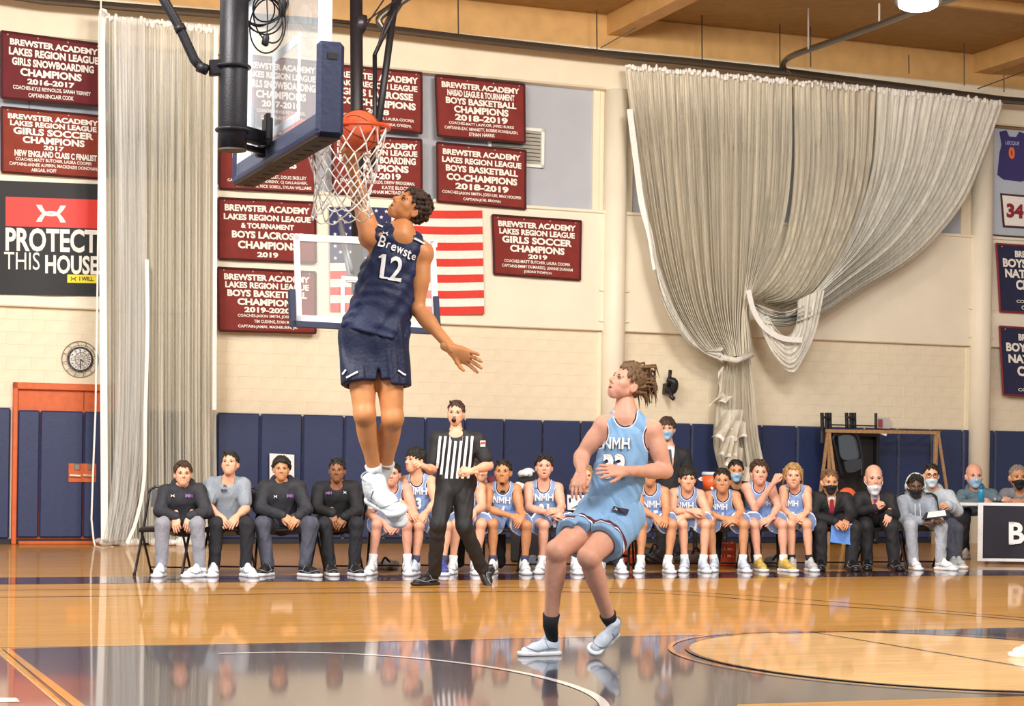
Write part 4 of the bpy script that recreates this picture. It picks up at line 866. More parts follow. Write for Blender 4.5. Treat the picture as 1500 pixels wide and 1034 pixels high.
def hair_geo(style):
    """locks laid over the scalp down to a natural hairline"""
    S = {'short': (.03, .040, .31, 150), 'buzz': (.012, .03, .30, 150), 'gray': (.018, .034, .34, 150), 'bald': (.006, .028, .9, 110), 'fringe': (.055, .055, .17, 150), 'wavy': (.055, .05, .29, 130),
         'blond': (.05, .055, .30, 130), 'curly': (.075, .055, .27, 150), 'afro': (.125, .065, .28, 200), 'flow': (.035, .05, .30, 130)}[style]
    lift, rc, hl, n = S; r = np.random.default_rng(3); P = []; c0 = np.array([0, -.07, .14]); R = np.array([.305, .39, .35])
    def line(y):                                     # lowest z where hair grows, by depth
        back = -.30 if style not in ('flow', 'blond') else -.38
        return np.interp(y, [-.42, -.12, -.02, .10, .24, .34], [back, back + .06, .05, .07, hl * .75, hl])
    for i in range(n):
        z = 1 - 2 * (i + .5) / n; a = i * 2.39996; d = np.array([math.sqrt(1 - z * z) * math.cos(a), math.sqrt(1 - z * z) * math.sin(a), z]); p = c0 + d * R * (1 + lift * 1.1)
        if p[2] < line(p[1]): continue
        if style == 'bald' and (p[2] > .30 or p[1] > .08): continue
        k = 1 + r.uniform(-.22, .3); cmb = np.array([d[0] * .3, -.8, .1]) if d[2] > .4 else np.array([0, -.35, -1.0]); cmb = cmb + r.normal(size=3) * .35
        if style == 'fringe' and p[1] > .05: cmb = np.array([.3, .5, -.8])
        cmb = _n(cmb - (cmb @ d) * d * .7); x = _n(np.cross(cmb, d)); L = 2.0 if style in ('short', 'wavy', 'fringe', 'blond', 'flow') else 1.1
        P.append((ell(p + d * r.uniform(-.01, .025) * (2 if style in ('wavy', 'curly', 'afro') else 1), (rc * k, rc * k * L, rc * k * .8), (x, cmb, np.cross(x, cmb))), .014))
    if style == 'blond':
        for sx in (-1, 1):
            for q in range(5): P.append((cone((sx * (.29 + .02 * q), .14 - .1 * q, .25), (sx * (.36 + .01 * q), .10 - .12 * q, -.10 - .07 * q), .05, .025), .02))
        P += [(cone((-.12, .24, .40), (.16, .30, .36), .06, .05), .03)]
    if style in ('short', 'wavy'):
        for q in range(9): x = -.2 + .05 * q; P.append((cone((x, .2, .40), (x + .03, .26, .46 + r.uniform(-.03, .03)), .055, .02), .02))
    if style == 'flow':
        r = np.random.default_rng(8)
        for i in range(95):
            a = r.uniform(-1, 1); z = r.uniform(-.2, .5); y = -.05 - .3 * (1 - abs(a) * .5)
            p0 = np.array([a * .27, r.uniform(-.2, .22) if z > .33 else y * r.uniform(.4, 1), z]); L = r.uniform(.28, .62)
            p1 = p0 + np.array([a * .1, -L * .62, .10 + r.uniform(-.06, .14)]); p2 = p1 + np.array([r.uniform(-.1, .1), -L * .5, -L * r.uniform(.1, .9)])
            P += [(cone(p0, p1, .036, .026), .018), (cone(p1, p2, .026, .006), .010)]
    F_ = Field(*box_of([p[0] for p in P], .03), .017)
    for p in P: F_.add(*p)
    if style != 'bald':
        ce = ell(c0, R * 1.035)[0]; F_.add((lambda P: np.maximum(ce(P), (line(P[..., 1]) + .035 - P[..., 2]) * .8), c0 - .45, c0 + .45), .02)
    F_.sub(ell((0, .46, hl - .40), (.20, .30, .40)), .02)
    return F_.surface()
HAIRS = {}
def hair_of(style):
    if style not in HAIRS: HAIRS[style] = hair_geo(style)
    return HAIRS[style]
def mask_geo():
    F_ = Field((-.32, -.05, -.55), (.32, .55, .02), .02)
    for p in (ell((0, .12, -.14), (.275, .33, .32)), ell((0, .27, -.40), (.14, .11, .10)), cone((0, .37, -.06), (0, .43, -.16), .06, .07)): F_.add(p, .08)
    F_.sub(((lambda P: P[..., 1] - .05), None, None), .01); F_.sub(((lambda P: -.075 - .25 * np.abs(P[..., 0]) - P[..., 2]), None, None), .01)
    return F_.surface()
MASK = mask_geo()
# ---- canonical hand (metres; wrist at origin, fingers +Y, back of hand +Z, thumb on +X), palm side -Z
def hand_geo(curl, spread, thumb=0.0):
    P = []; xs = (.031, .0105, -.0105, -.030); ys = (.088, .094, .090, .080); ls = (.074, .082, .076, .06)
    for x, y in zip(xs, ys): P.append((cone((x * .55, .0, 0), (x, y, 0), .0155, .0115), .014))
    P.append((ell((0, .05, -.004), (.040, .045, .015)), .015))
    for i, (x, y, L) in enumerate(zip(xs, ys, ls)):
        p = np.array([x, y, 0.0]); a = curl * (.8 + .12 * i); th = 0.0; sp = spread * (1.5 - i) * .5
        for sgm, r0, r1 in ((.45, .0098, .0088), (.32, .0088, .0082), (.23, .0082, .0068)):
            th += a; d = np.array([math.sin(sp) * math.cos(th), math.cos(th) * math.cos(sp), -math.sin(th)]); q = p + d * L * sgm * 1.0; P.append((cone(p, q, r0, r1), .004)); p = q
    P += [(cone((.020, .018, -.006), (.043, .045, -.014), .016, .0125), .012), (cone((.043, .045, -.014), (.058 - thumb * .02, .072, -.020 - thumb * .015), .0115, .0095), .006), (cone((.058 - thumb * .02, .072, -.020 - thumb * .015), (.064 - thumb * .035, .094, -.024 - thumb * .02), .0095, .007), .005), (cone((0, -.05, 0), (0, .02, 0), .024, .024, (np.array([0, 0, 1.0]), .7)), .02)]
    return grow(P, .0034)
HANDS = {'open': hand_geo(.10, .28), 'relaxed': hand_geo(.42, .10, .3), 'fist': hand_geo(1.15, .0, 1.0)}
# ---- canonical shoe (toe +Y, sole on z=0, ankle above origin)
def shoe_geo():
    z = np.array([0, 0, 1.0])
    up = grow([cone((0, -.045, .055), (0, -.04, .085), .040, .038), (cone((0, -.02, .07), (0, .09, .052), .043, .040), .03), (cone((0, .08, .045), (.004, .155, .036), .043, .036, (z, .75)), .03), (cone((0, -.02, .09), (0, -.035, .12), .040, .041), .02), (cone((0, .03, .095), (0, -.0, .13), .024, .022), .015)], .006, subs=[((lambda P: P[..., 2] - .018), None, None)])
    so = grow([(cone((0, -.055, .018), (0, .03, .018), .047, .043), .03), (cone((0, .03, .018), (.004, .15, .018), .043, .050), .03), (ell((.004, .17, .022), (.046, .045, .03)), .03)], .006, subs=[((lambda P: np.minimum(.030 + .06 * np.clip(P[..., 1] - .13, 0, 1) - P[..., 2], P[..., 2])), None, None)])
    return up, so
SHOE_UP, SHOE_SOLE = shoe_geo()
def canon(name, vf):
    me = bpy.data.meshes.new(name); V_, F_ = vf; F_ = np.asarray(F_); me.vertices.add(len(V_)); me.vertices.foreach_set('co', V_.astype(np.float32).ravel()); me.loops.add(F_.size); me.loops.foreach_set('vertex_index', F_.ravel().astype(np.int32))
    me.polygons.add(len(F_)); me.polygons.foreach_set('loop_start', np.arange(len(F_), dtype=np.int32) * 4); me.update(calc_edges=True); me.validate(); me.shade_smooth(); me.materials.append(None); return me
UPM, SOM = canon('shoe_upper', SHOE_UP), canon('sole', SHOE_SOLE)
_l = MB()
for k in range(5): y = .03 + k * .022; zz = .098 - k * .008; _l.tube([(-.026, y, zz - .008), (0, y + .004, zz + .004), (.026, y, zz - .008)], .0042, 6)
LCM = bpy.data.meshes.new('laces'); LCM.from_pydata(_l.v, [], _l.f); LCM.materials.append(None)
_l = MB()
for sg in (-1, 1):
    _l.tube(bez([(sg * .044, -.05, .05), (sg * .047, .0, .055), (sg * .044, .05, .045), (sg * .046, .10, .04), (sg * .030, .15, .055), (0, .165, .062)], 5), .0035, 5)
    _l.tube(bez([(sg * .043, .0, .04), (sg * .041, .02, .075), (sg * .030, .03, .10)], 5), .003, 5)
    _l.tube(bez([(sg * .046, .05, .035), (sg * .040, .07, .06), (sg * .022, .09, .08)], 5), .003, 5)
_l.tube([(.034 * math.cos(a), -.037 + .036 * math.sin(a), .155 - .012 * math.sin(a) - .012) for a in np.linspace(0, 6.28, 17)[:-1]], .0045, 6, True)
SHT = bpy.data.meshes.new('shoe_seam'); SHT.from_pydata(_l.v, [], _l.f); SHT.materials.append(None)
def inst(name, me, M, m, parent):
    o = bpy.data.objects.new(name, me); COL.objects.link(o); o.material_slots[0].link = 'OBJECT'; o.material_slots[0].material = m
    o.parent = parent; o.matrix_parent_inverse = parent.matrix_basis.inverted(); o.matrix_basis = M; return o
def frame_m(o, X, Y, Z, s=1.0):
    M = Matrix.Identity(4)
    for i in range(3): M[i][0], M[i][1], M[i][2], M[i][3] = X[i] * s, Y[i] * s, Z[i] * s, o[i]
    return M
_ref = MB().ball((0, 0, 0), 1, 12, 8); BALLM = bpy.data.meshes.new('ball'); BALLM.from_pydata(_ref.v, [], _ref.f); BALLM.shade_smooth(); BALLM.materials.append(None)
# ---------------------------------------------------------------- the person builder
SKINS = {'fair': 'E0A88A', 'pink': 'DDA48C', 'tan': 'C98F68', 'olive': 'C4885E', 'brown': '8A5A3C', 'dark': '5A3A28', 'warm': 'D08C58'}
LIP = {'fair': 'B5655A', 'pink': 'B5655A', 'tan': '9A5648', 'olive': '8E4E40', 'brown': '6A3A30', 'dark': '4A2A26', 'warm': 'A05A48'}
def skinm(k): return mat('skin_' + k, SKINS[k], .5, var=.07, scale=22, bump=.05, bscale=150, sss=.06)
HAIRC = {'brown': '3E2A1E', 'black': '16130F', 'blond': 'A88650', 'grey': '8A8078', 'darkblond': '6E5236', 'red': '7A4A2A'}
def hairm(k): return mat('hair_' + k, HAIRC[k], .6, var=.35, scale=60, bump=.6, bscale=90, stretch=(1, 1, .35))
class Person:
    def __init__(s, J, q=1.0, skin='fair', facing=1, h=.012, aq=1.1, lq=1.12):
        s.J = J; s.aq = aq; s.lq = lq; s.q = q; s.skin = skin; s.h = h
        s.right = _n(J['sh'][1] - J['sh'][0]); pel = (J['hip'][0] + J['hip'][1]) / 2; s.pel = pel; s.up = _n(J['neck'] - pel); s.front = _n(np.cross(s.right, s.up)) * facing; s.facing = facing
        s.msh = (J['sh'][0] + J['sh'][1]) / 2
    def torso(s, g=0.0, k=.05):
        q, J, up, fr = s.q, s.J, s.up, s.front; L = np.linalg.norm(s.msh - s.pel); c1 = s.msh - up * .09 * q; c2 = s.pel + (s.msh - s.pel) * .42; sq = lambda v: (fr, v)
        hw = np.linalg.norm(J['sh'][1] - J['sh'][0]) / 2
        return [(cone(c1, c2, min(.155 * q, hw * .92) + g, .128 * q + g, sq(.70)), k), (cone(c2, s.pel + up * .04, .128 * q + g, .142 * q + g, sq(.76)), k),
                (cone(J['hip'][0] + up * .02, J['hip'][1] + up * .02, .088 * q + g, .088 * q + g), k)]
    def shoulders(s, g=0.0, k=.04):
        q, J = s.q, s.J; nb = J['neck']
        return [(cone(J['sh'][0], J['sh'][1], .058 * q + g, .058 * q + g), k)] + [(cone(nb - s.up * .01, J['sh'][i], .055 * q + g * .6, .05 * q + g), k) for i in (0, 1)]
    def arm(s, i, g=0.0, k=.02, upto=2.0):
        q, J = s.q * s.aq, s.J; a, b, c = J['sh'][i], J['el'][i], J['wr'][i]; out = [(cone(a, a + (b - a) * min(1, upto), .056 * q + g, (.042 + .014 * max(0, 1 - upto)) * q + g), k)]
        if upto > 1:
            out += [(cone(b, c, .041 * q + g, .028 * q + g), k)]
            if g == 0: out += [(ell(b + (c - b) * .28, (.043 * q, .043 * q, .07 * q), (_n(np.cross(c - b, (0.3, .9, .1))), _n(np.cross(c - b, np.cross(c - b, (0.3, .9, .1)))), c - b)), .03), (ell(a + (b - a) * .45 + s.front * .008, (.05 * q, .05 * q, .09 * q), (_n(np.cross(b - a, (0.3, .9, .1))), _n(np.cross(b - a, np.cross(b - a, (0.3, .9, .1)))), b - a)), .03)]
        return out
    def leg(s, i, g=0.0, k=.025, upto=2.0, flare=0.0, thin=1.0):
        q, J = s.q * thin * s.lq, s.J; a, b, c = J['hip'][i], J['kn'][i], J['an'][i]; t = min(1, upto)
        out = [(cone(a, a + (b - a) * t, .088 * q + g, .088 * q + (.054 - .088) * q * t + g + flare), k)]
        if upto > 1:
            out += [(cone(b, c, .050 * q + g, .033 * q + g + flare), k)]
            if g == 0:
                back = -_n(s.front - (s.front @ _n(c - b)) * _n(c - b)); m = b + (c - b) * .3 + back * .018 * q; z = _n(c - b); out += [(ell(m, (.05 * q, .052 * q, .12 * q), (np.cross(back, z), back, z)), .03), (ell(b + -back * .010, 0.046 * q), .03)]
        return out
    def body(s, name='person', arms=True, bare_legs=True, mouth=0, neck_r=.060, hands=None):
        J, q, h = s.J, s.q, s.h; P = s.torso() + s.shoulders()
        for i in (0, 1): P += s.arm(i) + s.leg(i)
        hd, f, u, hs = J['head'], _n(J['f']), _n(J['u']), J['hs']; X = _n(np.cross(f, u)); u = np.cross(X, f)
        P += [(cone(J['neck'] - s.up * .03, hd - u * .25 * hs - f * .08 * hs, neck_r * q * 1.08, .19 * hs), .03)]
        parts = [grow(P, h), (place(HEADS[mouth][0], hd, X, f, u, hs), HEADS[mouth][1])]
        for i, (pose, d, n, mir) in (hands or {}).items():
            d = _n(d); n = _n(np.asarray(n) - np.dot(n, d) * d); xx = np.cross(d, n) * mir; V_ = place(HANDS[pose][0], J['wr'][i], xx, d, n, q * 1.02); F_ = HANDS[pose][1]; parts.append((V_, F_[:, ::-1] if mir < 0 else F_))
        s.axes = (X, f, u, hs, hd); V_, F_ = join(parts); s.o = np_mesh(name, V_, F_, skinm(s.skin)); s.face(mouth); return s.o
    def face(s, mouth):
        X, f, u, hs, hd = s.axes; B = lambda x, y, z: hd + hs * (X * x + f * y + u * z)
        def blob(name, c, r, m): return inst(name, BALLM, frame_m(B(*c), X * r[0] * hs, f * r[1] * hs, u * r[2] * hs), m, s.o)
        ew, ed = mat('eye_white', 'B9AFA8', .4), mat('eye_dark', '2A1C14', .2); br = hairm(getattr(s, 'brow', 'black'))
        for sx in (-1, 1):
            e = blob('eye', (sx * .132, .315, -.004), (.056, .050, .026), ew); inst('iris', BALLM, frame_m(B(sx * .132, .352, -.0), X * .029 * hs, f * .018 * hs, u * .027 * hs), ed, e)
            MB().tube(bez([B(sx * .075, .352, .020), B(sx * .13, .372, .034), B(sx * .195, .325, .016)], 4), .008 * hs, 5).build('eyelid', mat('lash_dark', '3A2820', .6), s.o, True)
            MB().tube(bez([B(sx * .065, .365, .065), B(sx * .13, .362, .088), B(sx * .215, .285, .065)], 4), [.014 * hs] * 4 + [.016 * hs] * 4 + [.008 * hs], 6).build('eyebrow', br, s.o, True)
        blob('lips', (0, .372, -.272 - mouth * .02), (.078, .030, .022 + mouth * .012), mat('lip_' + s.skin, LIP[s.skin] if not mouth else '6A2E2A', .5))
    def hair(s, style, col): 
        X, f, u, hs, hd = s.axes; V_, F_ = hair_of(style); return np_mesh('hair', place(V_, hd, X, f, u, hs), F_, hairm(col), s.o)
    def mask(s, m, dz=0.0):
        X, f, u, hs, hd = s.axes; V_, F_ = MASK; o = np_mesh('face_mask', place(V_ + np.array([0, .012, dz]), hd, X, f, u, hs), F_, m, s.o)
        for sx in (-1, 1): MB().tube([hd + hs * (X * sx * x + f * y + u * (z + dz)) for x, y, z in ((.24, .2, -.14), (.32, .06, -.06), (.36, -.04, .03))], .006 * hs * 1.5, 5).build('ear_loop', WHT, o)
        return o
    def cloth(s, name, prs, m, subs=(), amp=.003, fr=38, h=None, hemfn=None, seed=0, k=.02):
        V_, F_ = grow(prs, h or s.h, k, subs, wrinkle(amp, fr, seed) if amp else None); o = np_mesh(name, V_, F_, m, s.o)
        if hemfn is not None:
            a = o.data.attributes.new('hem', 'FLOAT', 'POINT'); vv = np.empty(len(o.data.vertices) * 3, np.float32); o.data.vertices.foreach_get('co', vv); a.data.foreach_set('value', hemfn(vv.reshape(-1, 3)).astype(np.float32))
        s.last = (V_, F_); o['_'] = 0; del o['_']; return o
    def jersey(s, m, g=.016, hem=-.02, amp=.003, strap=.62, scoop=.085, name='jersey', h=None, arm_r=.085, armcut=.058):
        q, J, up, fr, rt = s.q, s.J, s.up, s.front, s.right; P = s.torso(g) + [(cone(s.pel + up * .0, s.pel + up * (hem), .150 * q + g, .155 * q + g, (fr, .78)), .03)]
        a, b = J['sh']; nb = J['neck']
        for i in (0, 1): P.append((cone(nb * .5 + s.msh * .5 + (J['sh'][i] - s.msh) * .3 , s.msh + (J['sh'][i] - s.msh) * strap, .052 * q + g, .046 * q + g), .04))
        cuts = [ell(nb + fr * .075 * q, (scoop * .95 * q, .10 * q, scoop * 1.2 * q), (rt, fr, up)), cone(nb - up * .01, nb + up * .2, .066 * q, .075 * q)]
        for i in (0, 1):
            d = _n(J['sh'][i] - s.msh); c = s.msh + d * (np.linalg.norm(J['sh'][i] - s.msh) + .012 * q) - up * .045 * q; cuts.append(ell(c, (armcut * q, .14 * q, arm_r * 1.05 * q), (d, fr, up)))
        bot = s.pel + up * hem; cuts.append(((lambda P: (P - bot) @ up), None, None))
        def hemfn(v): return np.min([np.abs(c[0](v)) for c in cuts], 0)
        return s.cloth(name, P, m, cuts, amp, h=h, hemfn=hemfn, seed=int(abs(s.pel[0] * 100)))
    def shorts(s, m, g=.03, upto=.78, flare=.02, amp=.004, h=None, cav=True):
        q, J = s.q * (1 + s.lq) / 2, s.J; P = [(cone(J['hip'][0] + s.up * .05, J['hip'][1] + s.up * .05, .10 * q + g * .7, .10 * q + g * .7, (s.front, .95)), .05), (cone(s.pel + s.up * .02, s.pel + s.up * .10, .145 * q + g * .5, .135 * q + g * .3, (s.front, .8)), .05)]; subs = []; ends = []
        for i in (0, 1):
            a, b = J['hip'][i], J['kn'][i]; e = a + (b - a) * upto; d = _n(b - a); P.append((cone(a, e + d * .05, .095 * q + g, .075 * q + g + flare), .03)); ends.append((e, d))
            if cav: subs.append((cone(e - d * .07, e + d * .2, .062 * q + g * .4, .062 * q + g + flare * 1.1)))
        def cutf(P_): return np.minimum.reduce([-np.minimum((P_ - e) @ d, (.22 * q + .05) - np.linalg.norm((P_ - e) - ((P_ - e) @ d)[..., None] * d, axis=-1) ) for e, d in ends])
        for e, d in ends: subs.append(((lambda P_, e=e, d=d: -np.minimum((P_ - e) @ d, .17 * q - np.linalg.norm((P_ - e) - ((P_ - e) @ d)[..., None] * d, axis=-1))), None, None))
        if cav: m0 = (ends[0][0] + ends[1][0]) / 2; dm = _n(ends[0][1] + ends[1][1]); subs.append((ell(m0, (.012 * q, .3 * q, .075 * q), (_n(s.right - (s.right @ dm) * dm), np.cross(dm, s.right), dm))))
        def hemfn(v): return np.minimum.reduce([np.abs((v - e) @ d) + np.where(np.linalg.norm((v - e) - ((v - e) @ d)[:, None] * d, axis=1) > .2 * q, 1, 0) for e, d in ends])
        return s.cloth('shorts', P, m, subs, amp, h=h, hemfn=hemfn, seed=3)
    def pants(s, m, g=.018, flare=.012, amp=.004, h=None, end=.93):
        q, J = s.q * s.lq, s.J; P = [(cone(J['hip'][0] + s.up * .03, J['hip'][1] + s.up * .03, .10 * q + g, .10 * q + g), .05)]
        for i in (0, 1):
            b, c = J['kn'][i], J['an'][i]; e = b + (c - b) * end; P += [(cone(J['hip'][i], b, .090 * q + g, .056 * q + g), .03), (cone(b, e, .056 * q + g, .036 * q + g + flare * .5), .03)]
        return s.cloth('trousers', P, m, (), amp, 30, h, seed=9)
    def top(s, m, g=.018, sleeves=2.0, hood=False, hem=-.03, amp=.004, name='jacket', neck_cut=True, vcut=False, cuffg=.0, h=None):
        q, J, up, fr, rt = s.q, s.J, s.up, s.front, s.right; hem = .05 if getattr(s, 'seated', False) else hem; P = s.torso(g) + s.shoulders(g * .7) + [(cone(s.pel + up * .05, s.pel + up * hem, .142 * q + g, .142 * q + g, (fr, .8)), .03)]
        for i in (0, 1): P += s.arm(i, g + .004, .03, sleeves)
        nb = J['neck']; subs = [cone(nb + up * .01, nb + up * .25, .064 * q, .080 * q)]
        if hood: P += [(cone(nb - fr * .06 * q + rt * sx * .075 * q, nb + fr * .02 + rt * sx * .07 * q - up * .03, .045 * q, .03 * q), .04) for sx in (-1, 1)] + [(cone(nb - fr * .075 * q - rt * .06 * q + up * .01, nb - fr * .075 * q + rt * .06 * q + up * .01, .05 * q), .04)]
        if vcut:
            c0 = nb + fr * .10 * q; c1 = s.pel + (s.msh - s.pel) * .38 + fr * .15 * q; subs.append(cone(c0, c1, .058 * q, .006 * q, (fr, 2.2)))
        if not hood and not vcut: subs.append(ell(nb + fr * .06 * q, (.066 * q, .065 * q, .05 * q), (rt, fr, up)))
        return s.cloth(name, P, m, subs, amp, 30, h, seed=5)
    def shoe(s, i, toe, m, ms, ml=None, z0=None, sc=None, sock=None, sock_h=.09, o=None, up=None):
        q = s.q if sc is None else sc; an = s.J['an'][i]; Z = UPZ if up is None else _n(up); d = _n(np.asarray(toe, float) - (np.asarray(toe) @ Z) * Z); X = np.cross(d, Z)
        base = np.array([an[0], an[1], z0 if z0 is not None else 0.0]) if o is None else np.asarray(o); M = frame_m(base + d * .02 * q, X, d, Z, q)
        r = inst('shoe', UPM, M, m, s.o); so = inst('sole', SOM, M, ms, r); so.parent = r; so.matrix_parent_inverse = (r.matrix_basis).inverted()
        la = inst('laces', LCM, M, ml or ms, r); la.parent = r; la.matrix_parent_inverse = (r.matrix_basis).inverted()
        se = inst('shoe_seam', SHT, M, mat('seam_grey', '8E949C', .6) if ml is None or True else ml, r); se.parent = r; se.matrix_parent_inverse = (r.matrix_basis).inverted()
        if sock is not None:
            kd = _n(s.J['kn'][i] - an); b0 = base + Z * .08 * q - d * .02 * q; lr = lambda t: (.033 + (.050 - .033) * t) * s.q * s.lq + .007; kl = np.linalg.norm(s.J['kn'][i] - an); MB().tube([b0, an + kd * .01, an + kd * sock_h, an + kd * (sock_h + .004)], [.036 * q, lr(0), lr(sock_h / kl) + .004, lr(0) * .8], 16).build('sock', sock, s.o, True)
        return r
def bars(polys):
    v, f = [], []
    for pl in polys: f.append(tuple(range(len(v), len(v) + len(pl)))); v += pl
    return v, f
GLY = {'M': bars([[(0, 0), (.2, 0), (.2, 1), (0, 1)], [(.8, 0), (1, 0), (1, 1), (.8, 1)], [(.2, 1), (.2, .72), (.5, .22), (.5, .52)], [(.8, 1), (.5, .52), (.5, .22), (.8, .72)]]),
       'N': bars([[(0, 0), (.22, 0), (.22, 1), (0, 1)], [(.78, 0), (1, 0), (1, 1), (.78, 1)], [(.22, 1), (.22, .66), (.78, 0), (.78, .34)]]),
       'H': bars([[(0, 0), (.24, 0), (.24, 1), (0, 1)], [(.76, 0), (1, 0), (1, 1), (.76, 1)], [(.24, .4), (.76, .4), (.76, .6), (.24, .6)]])}
def decal(vf, txt, x, y, w, h, m, parent, bold=0.0, name='lettering', lift=.006, maxlen=3.0, rot=0.0, bend=0.0, skew=0.0, geo=None):
    """letters lying on a cloth surface"""
    V_, F_ = vf; bvh = BVHTree.FromPolygons([Vector(v) for v in V_], [tuple(int(i) for i in f) for f in F_]); v, f, asp = text_geo(txt, bold) if geo is None else (*geo, 1)
    pv = [((p[0] - .5) * w, (.5 - p[1]) * h) for p in v]; pv, f = subdivided(pv, f, maxlen); out = []; c, s_ = math.cos(rot), math.sin(rot); ok = []
    for a, b in pv:
        b2 = b + bend * (a / w * 2) ** 2 + skew * a; r = ray(x + a * c - b2 * s_, y + a * s_ + b2 * c); d = Vector(r).normalized(); hit = bvh.ray_cast(Vector((0, 0, CZ)), d)
        if hit[0] is None: ok.append(False); out.append((0, 0, 0)); continue
        nrm = hit[1] if hit[1].dot(d) < 0 else -hit[1]; ok.append(True); out.append(tuple(hit[0] + nrm * lift - d * lift))
    keep = [i for i in range(len(out)) if ok[i]]; ix = {k: n_ for n_, k in enumerate(keep)}
    return mesh(name, [out[i] for i in keep], [tuple(ix[i] for i in g) for g in f if all(ok[i] for i in g)], m, parent)
def emblem_geo():
    v, f = [], []
    for sg in (1, -1):
        b = len(v)
        for k in range(25): x = -1 + k / 12; e = abs(x) ** 2.6; v.append((.5 + .48 * x, .5 + .5 * sg * (-.30 + 1.27 * e)))
        for k in range(25): x = -1 + k / 12; e = abs(x) ** 2.6; v.append((.5 + .30 * x, .5 + .5 * sg * (-.03 + 1.0 * e)))
        f += [(b + k, b + k + 1, b + k + 26, b + k + 25) for k in range(24)]
    return v, f
EMB = emblem_geo()
def word(vf, txt, x, y, w, h, m, parent, bold=.015, lift=.006, rot=0.0, gap=.14, **kw):
    n = len(txt); cw = w / (n + gap * (n - 1)); c, s_ = math.cos(rot), math.sin(rot)
    for i, ch in enumerate(txt): d = (i - (n - 1) / 2) * cw * (1 + gap); decal(vf, ch, x + d * c, y + d * s_, cw * (1 if ch not in '1I' else .45), h, m, parent, bold, lift=lift, rot=rot, geo=GLY.get(ch), **kw)
def joints(Yb, **kw):
    """picture points (x, y, metres toward the camera) -> places"""
    J = {}
    for k, v in kw.items():
        if k in ('f', 'u', 'hs'): J[k] = np.asarray(v, float) if k != 'hs' else v / ppm(Yb)
        elif isinstance(v[0], (tuple, list)): J[k] = [at(p[0], p[1], Yb - (p[2] if len(p) > 2 else 0)) for p in v]
        else: J[k] = at(v[0], v[1], Yb - (v[2] if len(v) > 2 else 0))
    return J
# ================================================================ THE TWO PLAYERS AND THE REFEREE
LB = '86B2DE'; NVJ = '17234A'; BLKT = mat('trim_black', '1A1A24', .6)
WT, BK = mat('shoe_white', 'E6E9EE', .5, var=.05, scale=40), mat('shoe_black', '1C1B1E', .45)
SKW, SKB = mat('sock_white', 'E2E4E8', .8), mat('sock_black', '17171B', .8)
WL = mat('white_print', 'F4F4F6', .6, var=.01); BL = mat('dark_print', '1C2038', .6, var=.01)
# ---- the dunking player
J = joints(10.95, head=(600, 304, .0), f=(-.60, -.52, .60), u=(.50, -.05, .88), hs=60, neck=(588, 339, .02), sh=[(543, 347, .03), (618, 371, -.03)], el=[(529, 300, -.02), (611, 452, -.03)], wr=[(515, 238, .22), (664, 513, .12)],
           hip=[(526, 500, 0), (567, 502, 0)], kn=[(534, 606, .08), (575, 612, .04)], an=[(549, 695, -.10), (564, 690, -.16)])
p = Person(J, 1.12, 'warm', h=.0075, aq=.92, lq=1.0); p.brow = 'brown'
o = p.body(mouth=1, neck_r=.066, hands={0: ('relaxed', at(509, 205, 10.6) - J['wr'][0], (0, -1, .1), 1), 1: ('open', (.80, -.25, -.38), (.15, .9, .35), -1)})
tag(o, 'leaping player in navy jersey number 12, arm up through the net', 'person')
p.hair('curly', 'brown')
NJM = banded('navy_jersey', NVJ, [(.0, NVJ), (.008, NVJ)], rough=.6, var=.18, scale=9, bump=.2, bscale=50)
j = p.jersey(NJM, g=.022, hem=.04, amp=.006, scoop=.046, h=.0075, strap=.84, armcut=.036); jv = p.last
NSH = banded('navy_shorts', '131C3C', [(.0, '131C3C')], rough=.6, var=.18, scale=9, bump=.2, bscale=50)
sh_ = p.shorts(NSH, g=.018, upto=.60, flare=.018, amp=.006, h=.0075); sv = p.last
def letters(vf, txt, pos, m, par, size, bold=.02, lift=.006):
    for ch, (x, y, r, w) in zip(txt, pos):
        if ch != ' ': decal(vf, ch, x, y, w, size[ch] if isinstance(size, dict) else size, m, par, bold, rot=r, lift=lift, maxlen=3)
for ch, x, y, w, hh in (('B', 560.5, 354, 9, 17), ('r', 569, 359.5, 5, 10), ('e', 576.5, 363, 7, 10), ('w', 585.5, 367, 10, 10), ('s', 593.5, 371, 5.5, 10), ('t', 599, 373, 5, 14), ('e', 605, 376.5, 6, 9)):
    decal(jv, ch, x, y, w, hh, WL, j, .01, rot=.32)
decal(jv, '1', 561, 390, 6, 35, WL, j, .01, rot=.12); decal(jv, '2', 580, 394, 19, 36, WL, j, .01, rot=.14); decal(jv, '-', 558, 376, 6, 3, WL, j, .02, rot=-.5)
for x0, y0, x1, y1 in ((560, 407, 569, 408.5),): decal(jv, '-', 564, 407.5, 12, 3, WL, j, .02, rot=.12)
decal(jv, '', 564.5, 342, 9, 5.5, WL, j, geo=EMB, rot=.15, name='emblem')
decal(jv, '-', 556, 331, 9, 2.2, WL, j, .02, rot=.5, name='shoulder_stripe'); decal(jv, '-', 614, 353, 17, 2.6, WL, j, .02, rot=.48, name='shoulder_stripe')
for x, y, r, w in ((516, 549, -.5, 18), (505, 545, 2.2, 8), (588, 546, .55, 13)): decal(sv, '-', x, y, w, 2.4, WL, sh_, .02, rot=r, name='hem_stripe')
SHW = mat('shoe_pale', 'DDE2E6', .5, var=.08, scale=60, bump=.2, bscale=60)
